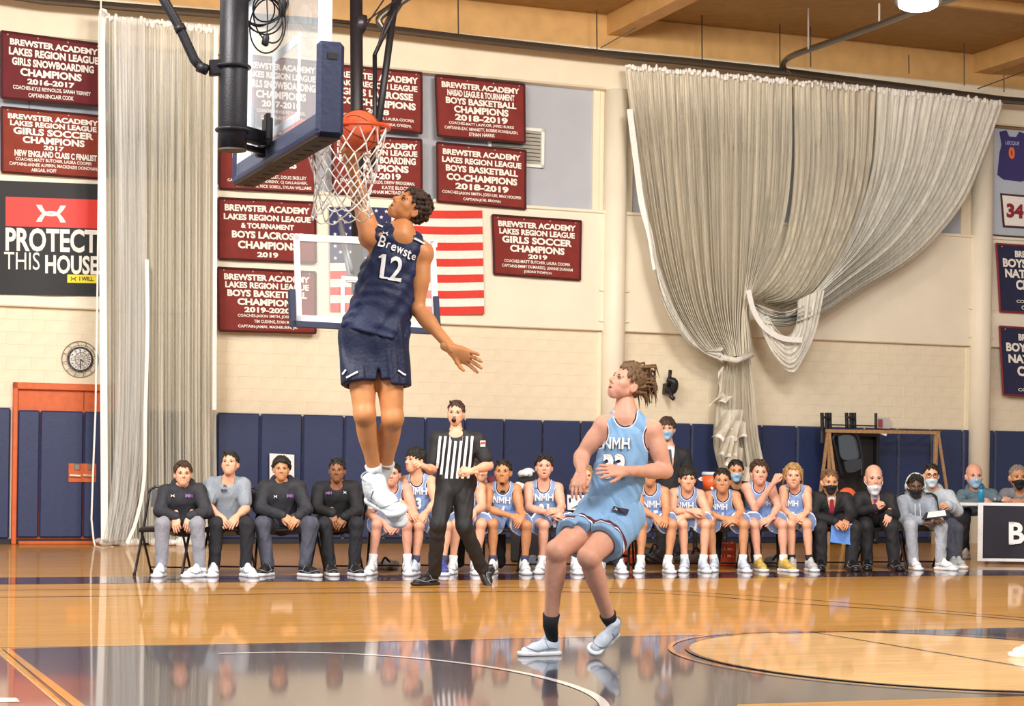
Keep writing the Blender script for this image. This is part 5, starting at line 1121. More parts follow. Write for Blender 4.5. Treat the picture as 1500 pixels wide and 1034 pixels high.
for i, (bx, by, dd, tx, ty, td) in enumerate(((560, 728, 0, 593, 752, .16), (562, 724, -.12, 588, 764, .02))):
    b = at(bx - 8, by + 3, 11.03 - dd - .1 * i); tt = at(tx, ty, 10.95 - td); d = _n(tt - b); Z = _n(np.cross(np.cross(d, (J['kn'][i] - J['an'][i])), d)); Z = _n(Z + np.array([.1, -.35, 0]))
    Z = _n(Z - (Z @ d) * d); p.shoe(i, d, SHW, WT, mat('lace_grey', '4A5058', .6), sc=1.2 if i == 0 else 1.12, o=b - Z * .03, up=Z, sock=mat('sock_pale', 'D5D9DE', .85), sock_h=.06)
# ---- the defender
Y3 = flr(795, 958)[1] - .08
J = joints(Y3, head=(919, 561, 0), f=(-.80, -.45, .38), u=(.32, -.05, .92), hs=60, neck=(917, 606, 0), sh=[(885, 624, -.02), (955, 630, .02)], el=[(852, 668, -.05), (975, 690, .0)], wr=[(851, 693, .14), (913, 690, .24)],
           hip=[(871, 765, 0), (912, 766, 0)], kn=[(816, 806, .26), (862, 815, .36)], an=[(806, 918, .06), (893, 908, .06)])
p = Person(J, 1.12, 'pink', h=.0085, aq=1.02, lq=1.16); p.brow = 'darkblond'
o = p.body(mouth=1, neck_r=.072, hands={0: ('relaxed', (-.10, -.35, -.45), (-.3, -.85, .3), 1), 1: ('open', (-.85, -.45, .02), (-.25, -.8, .45), -1)})
tag(o, 'standing player in light blue jersey number 33, looking up at the rim', 'person')
p.hair('flow', 'darkblond')
LBM = banded('light_blue_jersey', LB, [(.0, '2A1C34'), (.010, 'F0F0F4'), (.016, LB)], rough=.6, var=.09, scale=12, bump=.15, bscale=60)
j = p.jersey(LBM, g=.02, hem=-.03, amp=.006, scoop=.062, h=.0085, strap=.70, arm_r=.075, armcut=.046); jv = p.last
ush = p.cloth('undershirt', [(cone(p.J['neck'] - p.up * .07 + p.front * .02, p.msh - p.up * .12 + p.front * .04, .075, .08, (p.front, .7)), .02)], WHT, (), 0)
for b, mm in ((.05, BL), (.02, WL)): word(jv, 'NMH', 903.5, 649.5, 37 + b * 40, 16 + b * 30, mm, j, b, lift=.006 if b > .03 else .010, rot=.03); word(jv, '33', 900, 683, 30 + b * 60, 36 + b * 40, mm, j, b + .03, lift=.006 if b > .03 else .010)
decal(jv, '', 886, 628.5, 6.5, 4.5, BL, j, geo=EMB, name='emblem')
MS = '5A2038'; LS = banded('light_blue_shorts', LB, [(.0, LB), (.034, '20284A'), (.042, 'F2F2F6'), (.056, MS), (.082, LB)], rough=.6, var=.09, scale=12, bump=.15, bscale=60)
sh_ = p.shorts(LS, g=.02, upto=.62, flare=.028, amp=.006, h=.0085); sv = p.last
for geo_, (x, y, w, h_, r, mm) in (((([(0, 0), (1, 0), (1, 1), (0, 1)]), [(0, 1, 2, 3)]), (908, 748, 23, 8, .25, mat('patch_navy', '2A2440', .6))),): decal(sv, '', x, y, w, h_, mm, sh_, geo=geo_, rot=r, name='shorts_patch', lift=.01)
decal(sv, '', 902, 746.5, 7, 4, WL, sh_, geo=EMB, rot=.25, name='emblem', lift=.014)
PS = mat('shoe_ice', 'C4D0E2', .5, var=.06, scale=40)
for i, (toe, base) in enumerate((((-.85, -.35, 0), flr(806, 960)), ((-.42, -.5, -.32), None))):
    if i == 0: p.shoe(0, toe, PS, WT, mat('lace_grey', '4A5058'), sc=.98, z0=0.0, sock=SKB, sock_h=.09, o=np.array([base[0], base[1], .0]))
    else:
        b = at(896, 925, Y3 - .03); d = _n(toe); Z = _n(np.array([.25, -.55, .8])); Z = _n(Z - (Z @ d) * d); p.shoe(1, d, PS, WT, mat('lace_grey', '4A5058'), sc=1.0, o=b - Z * .06, up=Z, sock=SKB, sock_h=.05)
# ---- the referee
YR = flr(640, 857)[1]
J = joints(YR, head=(668, 605, 0), f=(-.12, -.97, .0), u=(.03, 0, 1), hs=37, neck=(668, 634, 0), sh=[(642, 645, 0), (699, 646, 0)], el=[(633, 688, .05), (716, 682, .05)], wr=[(623, 684, .30), (690, 690, .28)],
           hip=[(657, 708, 0), (679, 708, 0)], kn=[(642, 768, .26), (680, 770, .1)], an=[(636, 842, .02), (708, 838, -.16)])
p = Person(J, 1.12, 'fair', h=.0105, aq=1.0, lq=1.0); p.brow = 'brown'
o = p.body(mouth=0, hands={0: ('fist', (-.5, -.5, .3), (-.2, -.6, .6), 1), 1: ('fist', (-.8, -.4, .1), (-.2, -.7, .5), -1)})
tag(o, 'referee in black and white striped shirt jogging with whistle', 'person'); p.hair('short', 'brown')
BPM = mat('ref_black', '1B1B20', .7, var=.15, scale=20, bump=.15)
sh = p.top(BPM, g=.024, sleeves=.72, name='shirt', amp=.004, h=.0105); sv = p.last
mb = 0
for k in range(7):
    x = 643.5 + k * 7.6
    geo_ = ([(0, 0), (1, 0), (1, 1), (0, 1)], [(0, 1, 2, 3)]); decal(sv, '', x - 1.2 + (k - 3) * .25, 670, 3.7, 62, WL, sh, geo=geo_, rot=.11, name='white_stripe', lift=.006, maxlen=4)
decal(sv, '', 707, 650, 7, 9, mat('flag_white', 'F0EEE6'), sh, geo=([(0, 0), (1, 0), (1, 1), (0, 1)], [(0, 1, 2, 3)]), name='sleeve_flag'); decal(sv, '', 707.5, 649, 7, 3, mat('flag_red', 'D93A2E'), sh, geo=([(0, 0), (1, 0), (1, 1), (0, 1)], [(0, 1, 2, 3)]), name='sleeve_flag', lift=.01)
p.pants(BPM, g=.022, h=.0105)
X_, f_, u_, hs_, hd_ = p.axes; MB().tube([hd_ + hs_ * (f_ * .40 - u_ * .27), hd_ + hs_ * (f_ * .50 - u_ * .30)], [.02, .026], 10).build('whistle', BK, o, True)
b = flr(633, 857); p.shoe(0, (-.75, -.6, 0), BK, BK, sc=1.1, o=np.array([b[0], b[1], 0]))
d = _n((-.05, -.25, -.95)); d = _n((.35, -.45, -.75)); Z = _n(np.cross(np.cross(d, (.6, .5, .6)), d)); p.shoe(1, d, BK, BK, sc=1.1, o=at(706, 838, YR + .16) - Z * .03, up=Z)
# ================================================================ THE BENCH
CHM = mat('chair_black_metal', '222126', .4, .3); CHV = mat('chair_vinyl', '2A2930', .45, bump=.1)
def foot_y(x): return 846 - (x - 240) * .0102
chair_src = None
def make_chair(name='folding_chair', k=1.15):
    t = empty(name, (0, 0, 0)); W = .225; X, Y, Z = np.eye(3)
    def pt(x, y, z): return np.array([x, y, z]) * k
    MB().box(pt(0, .0, .44), X * .2 * k, Y * .2 * k, Z * .018 * k, .012).build('seat', CHV, t)
    MB().grid(lambda i, j: pt((i - .5) * .40, -.235 - .012 * math.cos((i - .5) * 3.1) - .03 * j, .64 + .17 * j), 10, 3).build('backrest', CHV, t, True)
    b = t.children[-1]; so = b.modifiers.new('thick', 'SOLIDIFY'); so.thickness = .02
    for sg in (-1, 1):
        MB().tube(bez([pt(sg * W, .26, .01), pt(sg * W, -.05, .42), pt(sg * W, -.24, .72), pt(sg * (W - .01), -.265, .80), pt(sg * (W - .06), -.275, .835)], 5), .013 * k, 8).build('front_leg', CHM, t, True)
        MB().tube([pt(sg * (W - .03), -.27, .01), pt(sg * (W - .03), .14, .43)], .012 * k, 8).build('rear_leg', CHM, t, True)
        for yy in (.26, -.27): MB().tube([pt(sg * (W if yy > 0 else W - .03), yy, 0), pt(sg * (W if yy > 0 else W - .03), yy, .03)], .017 * k, 8).build('foot_cap', CHM, t)
    MB().tube([pt(-W + .03, -.225, .06), pt(W - .03, -.225, .06)], .009 * k, 6).build('rear_bar', CHM, t)
    MB().tube([pt(-W + .06, -.275, .835), pt(W - .06, -.275, .835)], .012 * k, 8).build('top_bar', CHM, t)
    return t
def copy_tree(o, par=None):
    c = o.copy(); COL.objects.link(c)
    if par is not None: c.parent = par; c.matrix_parent_inverse = Matrix.Identity(4)
    for ch in o.children: copy_tree(ch, c)
    return c
def put_chair(x, label, Yb=None, rz=0.0, group='black folding chairs of the bench row', z=0.0):
    global chair_src
    if chair_src is None: chair_src = make_chair(); o = chair_src
    else: o = copy_tree(chair_src)
    Yf = flr(x, foot_y(x))[1]; Y = (Yb or Yf + .50); p = at(x, 700, Y); o.location = (p[0], p[1], z); o.rotation_euler = (0, 0, math.pi + rz); tag(o, label, 'chair', group); return o
SHC = {'w': mat('shoe_white', 'E6E9EE'), 'b': mat('shoe_black', '1C1B1E'), 'ice': mat('shoe_ice', 'C4D0E2'), 'gold': mat('shoe_gold', 'C2A24A', .5, var=.2, scale=60), 'grey': mat('shoe_grey', 'B9BABC', .5), 'blue': mat('shoe_royal', '3A458E', .5), 'blk_dress': mat('shoe_dress', '17161A', .3)}
SKC = {'w': SKW, 'b': SKB, 'navy': mat('sock_navy', '3A3E5A', .8), None: None}
def sit(label, hx, hy, hh=36, face=(0, -1, 0), sh=None, el=None, wr=None, hip=None, kn=None, an=None, skin='fair', hair='short', hc='brown', mouth=0, shoes='w', sole=None, sock='w', toes=((-.15, -1, 0), (.15, -1, 0)), legd=.46, lean=.16, hands=True, q=1.08, dY=0.0, hpose=('relaxed', 'relaxed'), hdir=None, aq=1.0, lq=1.0, seat_y=None):
    fy = foot_y(hx) if seat_y is None else seat_y; Yf = flr(hx, fy)[1] + .10; Yb = Yf + legd + dY
    sh = sh or [(hx - 27, hy + 30), (hx + 27, hy + 30)]; sh = [(sh[0][0] + 3, sh[0][1] + 3), (sh[1][0] - 3, sh[1][1] + 3)]; el = el or [(hx - 33, hy + 60), (hx + 33, hy + 60)]; wr = wr or [(hx - 10, hy + 72), (hx + 10, hy + 72)]
    hip = hip or [(hx - 15, fy - 77), (hx + 15, fy - 77)]; kn = kn or [(hx - 28, fy - 72), (hx + 28, fy - 72)]; an = an or [(k[0] + (-2 if i == 0 else 2), fy - 13) for i, k in enumerate(kn)]
    f = _n(face); u = _n(np.array([0, 0, 1.0]) - f * f[2])
    J = joints(Yb, head=(hx, hy, lean + .06), f=f, u=u, hs=hh, neck=((sh[0][0] + sh[1][0]) / 2 * .6 + hx * .4, min(sh[0][1], sh[1][1]) - 7, lean), sh=[(*s_, lean - .02) for s_ in sh], el=[(*s_[:2], s_[2] if len(s_) > 2 else lean + .08) for s_ in el], wr=[(*s_[:2], s_[2] if len(s_) > 2 else legd - .05) for s_ in wr], hip=[(*s_, .0) for s_ in hip], kn=[(*s_[:2], s_[2] if len(s_) > 2 else legd) for s_ in kn], an=[(*s_, legd) for s_ in an])
    p = Person(J, q, skin, h=.0125, aq=aq, lq=lq); p.brow = hc if hc != 'grey' else 'brown'; p.seated = True
    hd = None
    if hands:
        hd = {}
        for i in (0, 1):
            d = _n(J['wr'][i] - J['el'][i]) if not (hdir and hdir[i] is not None) else _n(hdir[i]); d = _n(d + np.array([0, -.25, -.25])) if not hdir else d
            hd[i] = (hpose[i], d, (-.25 if i == 0 else .25, -.75, .6), 1 if i == 0 else -1)
    o = p.body(mouth=mouth, hands=hd); tag(o, label, 'person')
    if hair: p.hair(hair, hc)
    for i in (0, 1):
        if shoes: 
            sm = shoes if isinstance(shoes, str) else shoes[i]; fp = flr(an[i][0], fy - 2); p.shoe(i, toes[i], SHC[sm], SHC.get(sole, WT) if sole else WT, mat('lace_grey', '4A5058') if sm != 'b' else WT, sc=1.22, z0=0.0, sock=SKC[sock], sock_h=.13, o=np.array([J['an'][i][0], J['an'][i][1] - .0, 0.0]))
    return p
def jm(n, trim='2A1C34'): return banded('bench_jersey_' + n, '7F9CCB', [(.0, trim), (.012, 'E8EAF2'), (.018, '7F9CCB')], rough=.6, var=.1, scale=12, bump=.15, bscale=60)
JB = jm('blue'); JSH = banded('bench_shorts', '7690C0', [(.0, 'E0E4F0'), (.02, '2A2A50'), (.035, '7690C0')], rough=.6, var=.1, scale=12)
def player(label, hx, hy, num, tx, ty, tw=26, trot=0.0, undr=None, **kw):
    p = sit(label, hx, hy, **kw); j = p.jersey(JB, g=.022, hem=.0, amp=.004, scoop=.068, strap=.70); v = p.last; p.shorts(JSH, g=.03, upto=.66, flare=.03, cav=False)
    th = tw * .40; word(v, 'NMH', tx, ty, tw, th, WL, j, .025, lift=.01, rot=trot)
    if num: word(v, num, tx + 1, ty + th * 1.75, tw * (.30 if len(num) == 1 else .62), th * 1.7, WL, j, .05, lift=.01, rot=trot)
    decal(v, '', tx - tw * .45, ty - th * 1.25, 4.5, 3, BL, j, geo=EMB, name='emblem', lift=.01, rot=trot)
    if undr: p.cloth('undershirt', [(cone(p.J['neck'] - p.up * .05 + p.front * .02, p.msh - p.up * .14 + p.front * .05, .085, .09, (p.front, .7)), .02)], undr, (), 0)
    return p
CH = [(243, 'black folding chair at the left end of the row, its padded back visible'), (338, 'black folding chair under the player in the grey t-shirt'), (412, 'black folding chair under the player with the afro hair'), (497, 'black folding chair under the player in the black quarter-zip'), (575, 'black folding chair behind the leaping player\'s shoes'), (628, 'black folding chair under the light blue number 3 player'), (690, 'black folding chair behind the referee\'s legs'), (738, 'black folding chair under the bearded number 4 player'), (797, 'black folding chair under the number 21 player'), (852, 'black folding chair left of the standing defender\'s knees'), (905, 'black folding chair behind the standing defender\'s raised foot'), (955, 'black folding chair right of the standing defender'), (1010, 'black folding chair under the player with folded arms'), (1062, 'black folding chair under the dark haired player beside the orange cooler'), (1122, 'black folding chair under the player in gold shoes'), (1170, 'black folding chair under the long haired blond player'), (1222, 'black folding chair under the coach holding the blue folder'), (1290, 'black folding chair under the bald coach'), (1352, 'black folding chair under the man in the grey hooded tracksuit')]
for x, lb in CH: put_chair(x, lb, rz=random.uniform(-.15, .15))
DK = mat('jacket_charcoal', '2A2B33', .75, var=.2, scale=25, bump=.15); BK2 = mat('jacket_black', '17171C', .75, var=.2, scale=25, bump=.15); GRYP = mat('trousers_grey', '8B8C96', .85, var=.12, scale=40, bump=.15); GRYT = mat('tshirt_grey', '8E97A3', .8, var=.1, scale=30, bump=.15); BLP = mat('trousers_black', '1C1D24', .8, var=.2, bump=.15); SLP = mat('trousers_slate', '4A4D5C', .8, var=.15, bump=.15); PUR = mat('print_purple', '8A6AA8', .6)
p = sit('seated young man in black hoodie and light grey trousers, far left end', 268, 694, 36, (.25, -1, .03), sh=[(240, 718), (294, 716)], el=[(234, 748), (302, 750)], wr=[(258, 757), (279, 756)], kn=[(238, 768), (289, 768)], an=[(236, 833), (293, 833)], hair='wavy', hc='brown', toes=((0, -1, 0), (-.5, -.9, 0)), hdir=((.1, -.4, -.8), (-.2, -.4, -.8)))
j = p.top(DK, g=.02, hood=True); v = p.last; p.pants(GRYP, g=.02); decal(v, '', 253.5, 726, 6, 4, WL, j, geo=EMB, name='emblem', lift=.01); decal(v, 'MH', 277, 726, 11, 5, PUR, j, .05, lift=.01)
p = sit('seated young man in grey t-shirt and black trousers, hands on knees', 337, 679, 36, (-.08, -1, .22), sh=[(308, 706), (359, 708)], el=[(304, 741), (360, 745)], wr=[(322, 756), (346, 757)], kn=[(318, 768), (362, 768)], an=[(313, 834), (360, 832)], hair='short', hc='black', mouth=0, toes=((.1, -1, 0), (.5, -.8, 0)), sh_=None) if False else sit('seated young man in grey t-shirt and black trousers, hands on knees', 337, 679, 36, (-.08, -1, .22), sh=[(308, 706), (359, 708)], el=[(304, 741), (360, 745)], wr=[(322, 756), (346, 757)], kn=[(318, 768), (362, 768)], an=[(313, 834), (360, 832)], hair='short', hc='black', toes=((.1, -1, 0), (.5, -.8, 0)))
j = p.top(GRYT, g=.02, sleeves=.72, name='tshirt'); v = p.last; p.pants(BLP, g=.02); decal(v, '', 329.5, 712, 5, 3.5, BL, j, geo=EMB, name='emblem', lift=.01); decal(v, 'BREW', 329, 718.5, 9, 5, BL, j, .04, lift=.01)
p = sit('seated young man with big afro hair in dark hoodie and slate trousers', 412, 687, 34, (.15, -1, .02), sh=[(386, 712), (440, 711)], el=[(380, 744), (449, 746)], wr=[(414, 755), (437, 756)], kn=[(384, 768), (455, 768)], an=[(393, 831), (446, 829)], hair='afro', hc='black', skin='tan', shoes='b', sole='w', sock='b', toes=((-.3, -1, 0), (.8, -.8, 0)), hdir=((.8, -.4, -.5), (-.5, -.4, -.6)))
j = p.top(DK, g=.02, hood=True); v = p.last; p.pants(SLP, g=.025); decal(v, '', 404, 727, 5, 4, WL, j, geo=EMB, name='emblem', lift=.01); decal(v, 'MH', 425, 726, 10, 5, PUR, j, .05, lift=.01)
p = sit('seated young man with short black hair in black quarter-zip and black trousers', 494, 689, 35, (0, -1, .0), sh=[(466, 713), (520, 712)], el=[(462, 744), (524, 748)], wr=[(487, 752), (505, 757)], kn=[(476, 768), (523, 768)], an=[(484, 832), (518, 830)], hair='short', hc='black', skin='brown', shoes='b', sole='w', sock='b', toes=((.3, -1, 0), (.5, -1, 0)), hdir=((.2, -.4, -.8), (-.5, -.4, -.6)))
j = p.top(BK2, g=.02); v = p.last; p.pants(BLP, g=.02); decal(v, 'MH', 482, 722, 9, 4, PUR, j, .05, lift=.01); decal(v, '', 505, 721, 4.5, 4, WL, j, geo=EMB, name='emblem', lift=.01)
p = player('seated light blue player mostly hidden by the leaping player\'s shoes', 574, 694, '', 574, 735, sh=[(550, 713), (598, 713)], kn=[(552, 768), (596, 770)], an=[(545, 828), (597, 828)], skin='pink', hair='short', hc='black', sock='w')
tw = empty('white_towel', at(545, 715, flr(545, 840)[1] + .1), 'white towel over the shoulder of the player hidden behind the shoes', 'towel')
MB().grid(lambda i, j: at(536 + 18 * i + 3 * j, 700 + 45 * j, flr(545, 843)[1] + .32 - .10 * math.sin(i * 3) - .02 * math.sin(j * 12)), 8, 14).build('cloth', WHT, tw, True)
p = player('light blue number 3 player looking left behind the referee\'s fist', 608, 674, '3', 612, 719, 26, sh=[(590, 702), (634, 702)], el=[(584, 735), (638, 736)], wr=[(602, 748), (622, 752)], kn=[(614, 770), (655, 770)], an=[(608, 830), (648, 830)], face=(-.75, -.7, .05), skin='fair', hair='fringe', hc='black', shoes=('ice', 'blue'), sock='navy')
p = player('light blue number 20 player whose face is behind the referee\'s hands', 690, 690, '20', 683, 735, 24, sh=[(672, 710), (706, 712)], el=[(668, 738), (706, 742)], wr=[(680, 752), (694, 750)], kn=[(668, 768), (705, 768)], an=[(663, 830), (696, 830)], skin='fair', hair='short', hc='brown', shoes='w')
mr = sit('person in maroon top behind the referee\'s elbow', 703, 690, 34, (.3, -1, 0), sh=[(690, 708), (726, 706)], skin='fair', hair='short', hc='black', dY=.75, hands=False, shoes=None, sock=None); mr.top(mat('maroon_top', '5A2434', .8), g=.03); mr.pants(BLP)
p = player('bearded light blue player with black undershirt', 737, 691, '4', 735, 732, 24, trot=.05, sh=[(714, 713), (759, 714)], el=[(713, 745), (762, 748)], wr=[(750, 756), (765, 756)], kn=[(722, 768), (772, 770)], an=[(722, 830), (768, 830)], face=(-.12, -1, .02), skin='olive', hair='short', hc='black', shoes='w', sock='navy', undr=BK2, hdir=((.9, -.3, -.2), (-.3, -.4, -.4)))
X_, f_, u_, hs_, hd_ = p.axes; bd = grow([cone(hd_ + hs_ * (X_ * sx * .23 + f_ * .06 - u_ * .25), hd_ + hs_ * (f_ * .26 - u_ * .44), .075 * hs_, .08 * hs_) for sx in (-1, 1)], .008, .02); np_mesh('beard', bd[0], bd[1], hairm('black'), p.o)
p = player('light blue number 21 player with curly dark hair, mouth open', 797, 684, '21', 797, 728, 26, sh=[(772, 711), (820, 712)], el=[(774, 744), (823, 742)], wr=[(808, 752), (818, 748)], kn=[(797, 769), (845, 770)], an=[(793, 830), (843, 830)], face=(0, -1, .1), skin='pink', hair='curly', hc='black', mouth=1, hdir=((.7, -.3, -.1), (-.6, -.4, .0)))
p = sit('person in navy and white hoodie with maroon letters behind the defender\'s hand', 857, 697, 33, (.1, -1, 0), sh=[(836, 716), (880, 716)], kn=[(850, 770), (888, 770)], an=[(880, 830), (908, 830)], skin='fair', hair='short', hc='blond', dY=.1)
j = p.top(mat('navy_sweater', '232A4A', .8), g=.03, name='sweater'); v = p.last; p.pants(BLP)
decal(v, '-', 852, 736, 42, 22, mat('sweater_white', 'E6E6EA', .8), j, .02, name='white_panel', lift=.008); decal(v, 'IMG', 850, 738, 19, 8, mat('maroon_print', '6A2434'), j, .05, lift=.014)
p = player('light blue player whose head is behind the defender\'s elbow', 951, 694, '15', 955, 738, 25, sh=[(932, 715), (976, 718)], el=[(938, 746), (976, 748)], wr=[(960, 757), (974, 757)], kn=[(941, 768), (985, 768)], an=[(938, 829), (978, 829)], skin='tan', hair='short', hc='brown', shoes='w')
p = player('light blue player with dark fringe resting folded forearms on the knees', 1007, 701, '', 1003, 740, 25, sh=[(984, 720), (1028, 722)], el=[(984, 750), (1037, 752)], wr=[(1014, 748), (1000, 757)], kn=[(1000, 768), (1034, 768)], an=[(1003, 828), (1030, 828)], face=(.05, -1, -.05), skin='fair', hair='fringe', hc='black', shoes='ice', hdir=((.9, -.2, -.1), (-.6, -.3, -.3)))
p = player('light blue player with short black hair sitting beside the orange cooler', 1058, 704, '11', 1054, 742, 22, sh=[(1036, 724), (1080, 724)], el=[(1034, 752), (1086, 750)], wr=[(1064, 760), (1076, 759)], kn=[(1040, 768), (1090, 768)], an=[(1046, 828), (1088, 828)], face=(-.1, -1, 0), skin='tan', hair='short', hc='black', shoes='ice', hdir=((.8, -.3, -.1), (-.5, -.3, -.2)))
p = player('red faced light blue player in gold shoes with one hand raised', 1112, 692, '', 1120, 737, 16, sh=[(1090, 712), (1132, 712)], el=[(1106, 746), (1140, 742)], wr=[(1134, 706, .42), (1128, 760)], kn=[(1105, 768), (1146, 768)], an=[(1111, 828), (1148, 828)], face=(.05, -1, 0), skin='pink', hair='wavy', hc='brown', shoes='gold', hpose=('fist', 'relaxed'), hdir=((.4, -.3, .8), (-.6, -.3, -.2)), toes=((.2, -1, 0), (.5, -1, 0)))
p = player('light blue player with long swept blond hair, mouth open', 1162, 697, '', 1158, 737, 22, sh=[(1146, 715), (1184, 716)], el=[(1144, 745), (1184, 746)], wr=[(1164, 758), (1178, 753)], kn=[(1158, 768), (1182, 768)], an=[(1160, 828), (1186, 828)], face=(-.1, -1, 0), skin='fair', hair='blond', hc='blond', mouth=1, shoes='grey', sock='b', hdir=((.8, -.3, -.1), (-.6, -.3, -.3)))
# coaches
SUIT = mat('suit_black', '1B1B20', .75, var=.15, bump=.1, bscale=200); SHIRT = mat('shirt_white', 'EEF0F4', .7); SHB = mat('shirt_blue', '9AB0D8', .7)
def suit(p, shirt, tie, tw=.035):
    q = p.q; nb = p.J['neck']; p.cloth('shirt', [(cone(nb - p.up * .05 + p.front * .035 * q, p.pel * .4 + p.msh * .6 + p.front * .045 * q, .072 * q, .085 * q, (p.front, .75)), .02), (cone(nb - p.up * .03, nb + p.up * .012, .066 * q, .062 * q), .02)], shirt, (), .0)
    j = p.top(SUIT, g=.022, vcut=True, name='jacket'); v = p.last; 
    if tie:
        bvh = BVHTree.FromPolygons([Vector(a) for a in p_sh(p)[0]], [tuple(map(int, f)) for f in p_sh(p)[1]])
        a = nb + p.front * .30 * q - p.up * .02; b_ = p.pel * .55 + p.msh * .45 + p.front * .35 * q; vs = []
        for k in range(13):
            c = a + (b_ - a) * k / 12; w = tw * (.55 + .6 * k / 12) * (1 if k < 12 else .3)
            hit = bvh.ray_cast(Vector(c), Vector(-p.front)); y = (np.array(hit[0]) if hit[0] else c - p.front * .15) + p.front * .014
            for sg in (-1, 1): vs.append(y + p.right * w * sg)
        vs2 = [x - p.front * .01 for x in vs]; n = len(vs); fs = [(2 * k, 2 * k + 1, 2 * k + 3, 2 * k + 2) for k in range(12)]; fs += [tuple(i + n for i in f) for f in fs]; MB().add(vs + vs2, fs).build('tie', tie, p.o)
    return v
def p_sh(p):
    for o in p.o.children:
        if o.name.startswith('shirt'):
            me = o.data; return [tuple(x.co) for x in me.vertices], [tuple(f.vertices) for f in me.polygons]
TIE1 = mat('tie_red', '9A2A3C', .5); TIE2 = mat('tie_striped', 'A04A54', .5, var=.5, scale=60, stretch=(.3, .3, 3))
MKB, MKL = mat('mask_black', '1E1D20', .8), mat('mask_blue', '9CC4E4', .8)
p = sit('coach in black suit, red tie and black mask holding a blue folder', 1215, 706, 36, (.1, -1, -.05), sh=[(1194, 728), (1242, 728)], el=[(1190, 756), (1246, 754)], wr=[(1224, 764, .5), (1240, 762, .5)], kn=[(1202, 774), (1252, 774)], an=[(1202, 828), (1246, 828)], skin='tan', hair='short', hc='darkblond', shoes='blk_dress', sole='blk_dress', sock='b', legd=.42)
suit(p, SHIRT, TIE1); p.pants(SUIT, g=.03); p.mask(MKB)
fo = empty('blue_folder', at(1235, 784, flr(1235, 836)[1] - .06), 'bright blue folder held by the masked coach', 'folder')
fY = flr(1235, 836)[1] - .02; a_, b_, c_, d_ = [at(x, y, fY) for x, y in ((1218, 767), (1256, 769), (1255, 799), (1216, 794))]
MB().prism([a_, b_, c_, d_], (0, .02, 0)).build('cover', mat('folder_blue', '5B8BD8', .5, var=.1), fo); MB().prism([a_ + UPZ * .012, b_ + UPZ * .012, b_, a_], (0, .012, 0)).build('paper_edge', SHIRT, fo)
p = sit('bald older coach in black suit, mask pulled down to the chin', 1280, 700, 38, (0, -1, -.08), sh=[(1256, 728), (1306, 728)], el=[(1252, 752), (1310, 754)], wr=[(1282, 744, .42), (1302, 752, .42)], kn=[(1268, 772), (1306, 772)], an=[(1270, 828), (1310, 828)], skin='pink', hair='bald', hc='grey', shoes='blk_dress', sole='blk_dress', sock='b', hpose=('fist', 'relaxed'), hdir=((.4, -.4, .5), (-.2, -.4, -.6)), legd=.42)
suit(p, SHB, TIE2, .04); p.pants(SUIT, g=.03); p.mask(mat('mask_white', 'DCE2EC', .8), -.16)
HG = mat('hoodie_grey', '97A0AE', .85, var=.12, scale=30, bump=.15); PG = mat('trousers_heather', 'A9AEB8', .85, var=.12, scale=30, bump=.15)
p = sit('man in grey hooded tracksuit and black mask with headphones reading a clipboard', 1341, 712, 34, (-.1, -1, -.12), sh=[(1320, 732), (1364, 734)], el=[(1324, 760), (1370, 760)], wr=[(1350, 763, .5), (1366, 764, .5)], kn=[(1334, 770), (1378, 772)], an=[(1338, 826), (1378, 824)], skin='dark', hair='curly', hc='black', shoes='w', sock='b', toes=((.1, -1, 0), (.6, -.9, 0)), legd=.45, hdir=((.8, -.4, .0), (.3, -.5, .1)))
j = p.top(HG, g=.02, hood=True); p.pants(PG, g=.022); p.mask(MKB)
X_, f_, u_, hs_, hd_ = p.axes; pts = [hd_ + hs_ * (X_ * .39 * math.sin(a) + u_ * (.08 + .47 * math.cos(a)) - f_ * .02) for a in np.linspace(-1.75, 1.75, 15)]
hp = empty('headphones', pts[7], 'pale headphones over the tracksuit man\'s hair', 'headphones'); MB().tube(pts, .04 * hs_, 8).build('headband', mat('headphone_grey', 'B8C4C4', .4), hp, True)
for sx in (-1, 1): MB().ball(hd_ + hs_ * (X_ * sx * .40 - f_ * .02 + u_ * -.02), (.06 * hs_, .13 * hs_, .15 * hs_), 12, 8).build('ear_cup', mat('headphone_grey', 'B8C4C4'), hp, True)
for sx in (-1, 1): MB().tube(bez([p.J['neck'] + p.front * .13 + p.right * sx * .03 - p.up * .02, p.J['neck'] + p.front * .19 + p.right * sx * .035 - p.up * .18], 5), .006, 6).build('drawstring', WHT, j)
cb = empty('clipboard', at(1368, 758, flr(1368, 836)[1] + .02), 'open dark clipboard on the tracksuit man\'s lap', 'clipboard'); cY = flr(1368, 836)[1] + .1
MB().prism([at(1350, 761, cY), at(1392, 756, cY), at(1388, 748, cY + .2), at(1356, 752, cY + .2)], (0, 0, .012)).build('board', mat('clipboard_dark', '2B2A30', .5), cb); MB().prism([at(1358, 759, cY + .01), at(1386, 755, cY + .01), at(1384, 749, cY + .18), at(1360, 752, cY + .18)], (0, 0, .018)).build('sheet', SHIRT, cb)
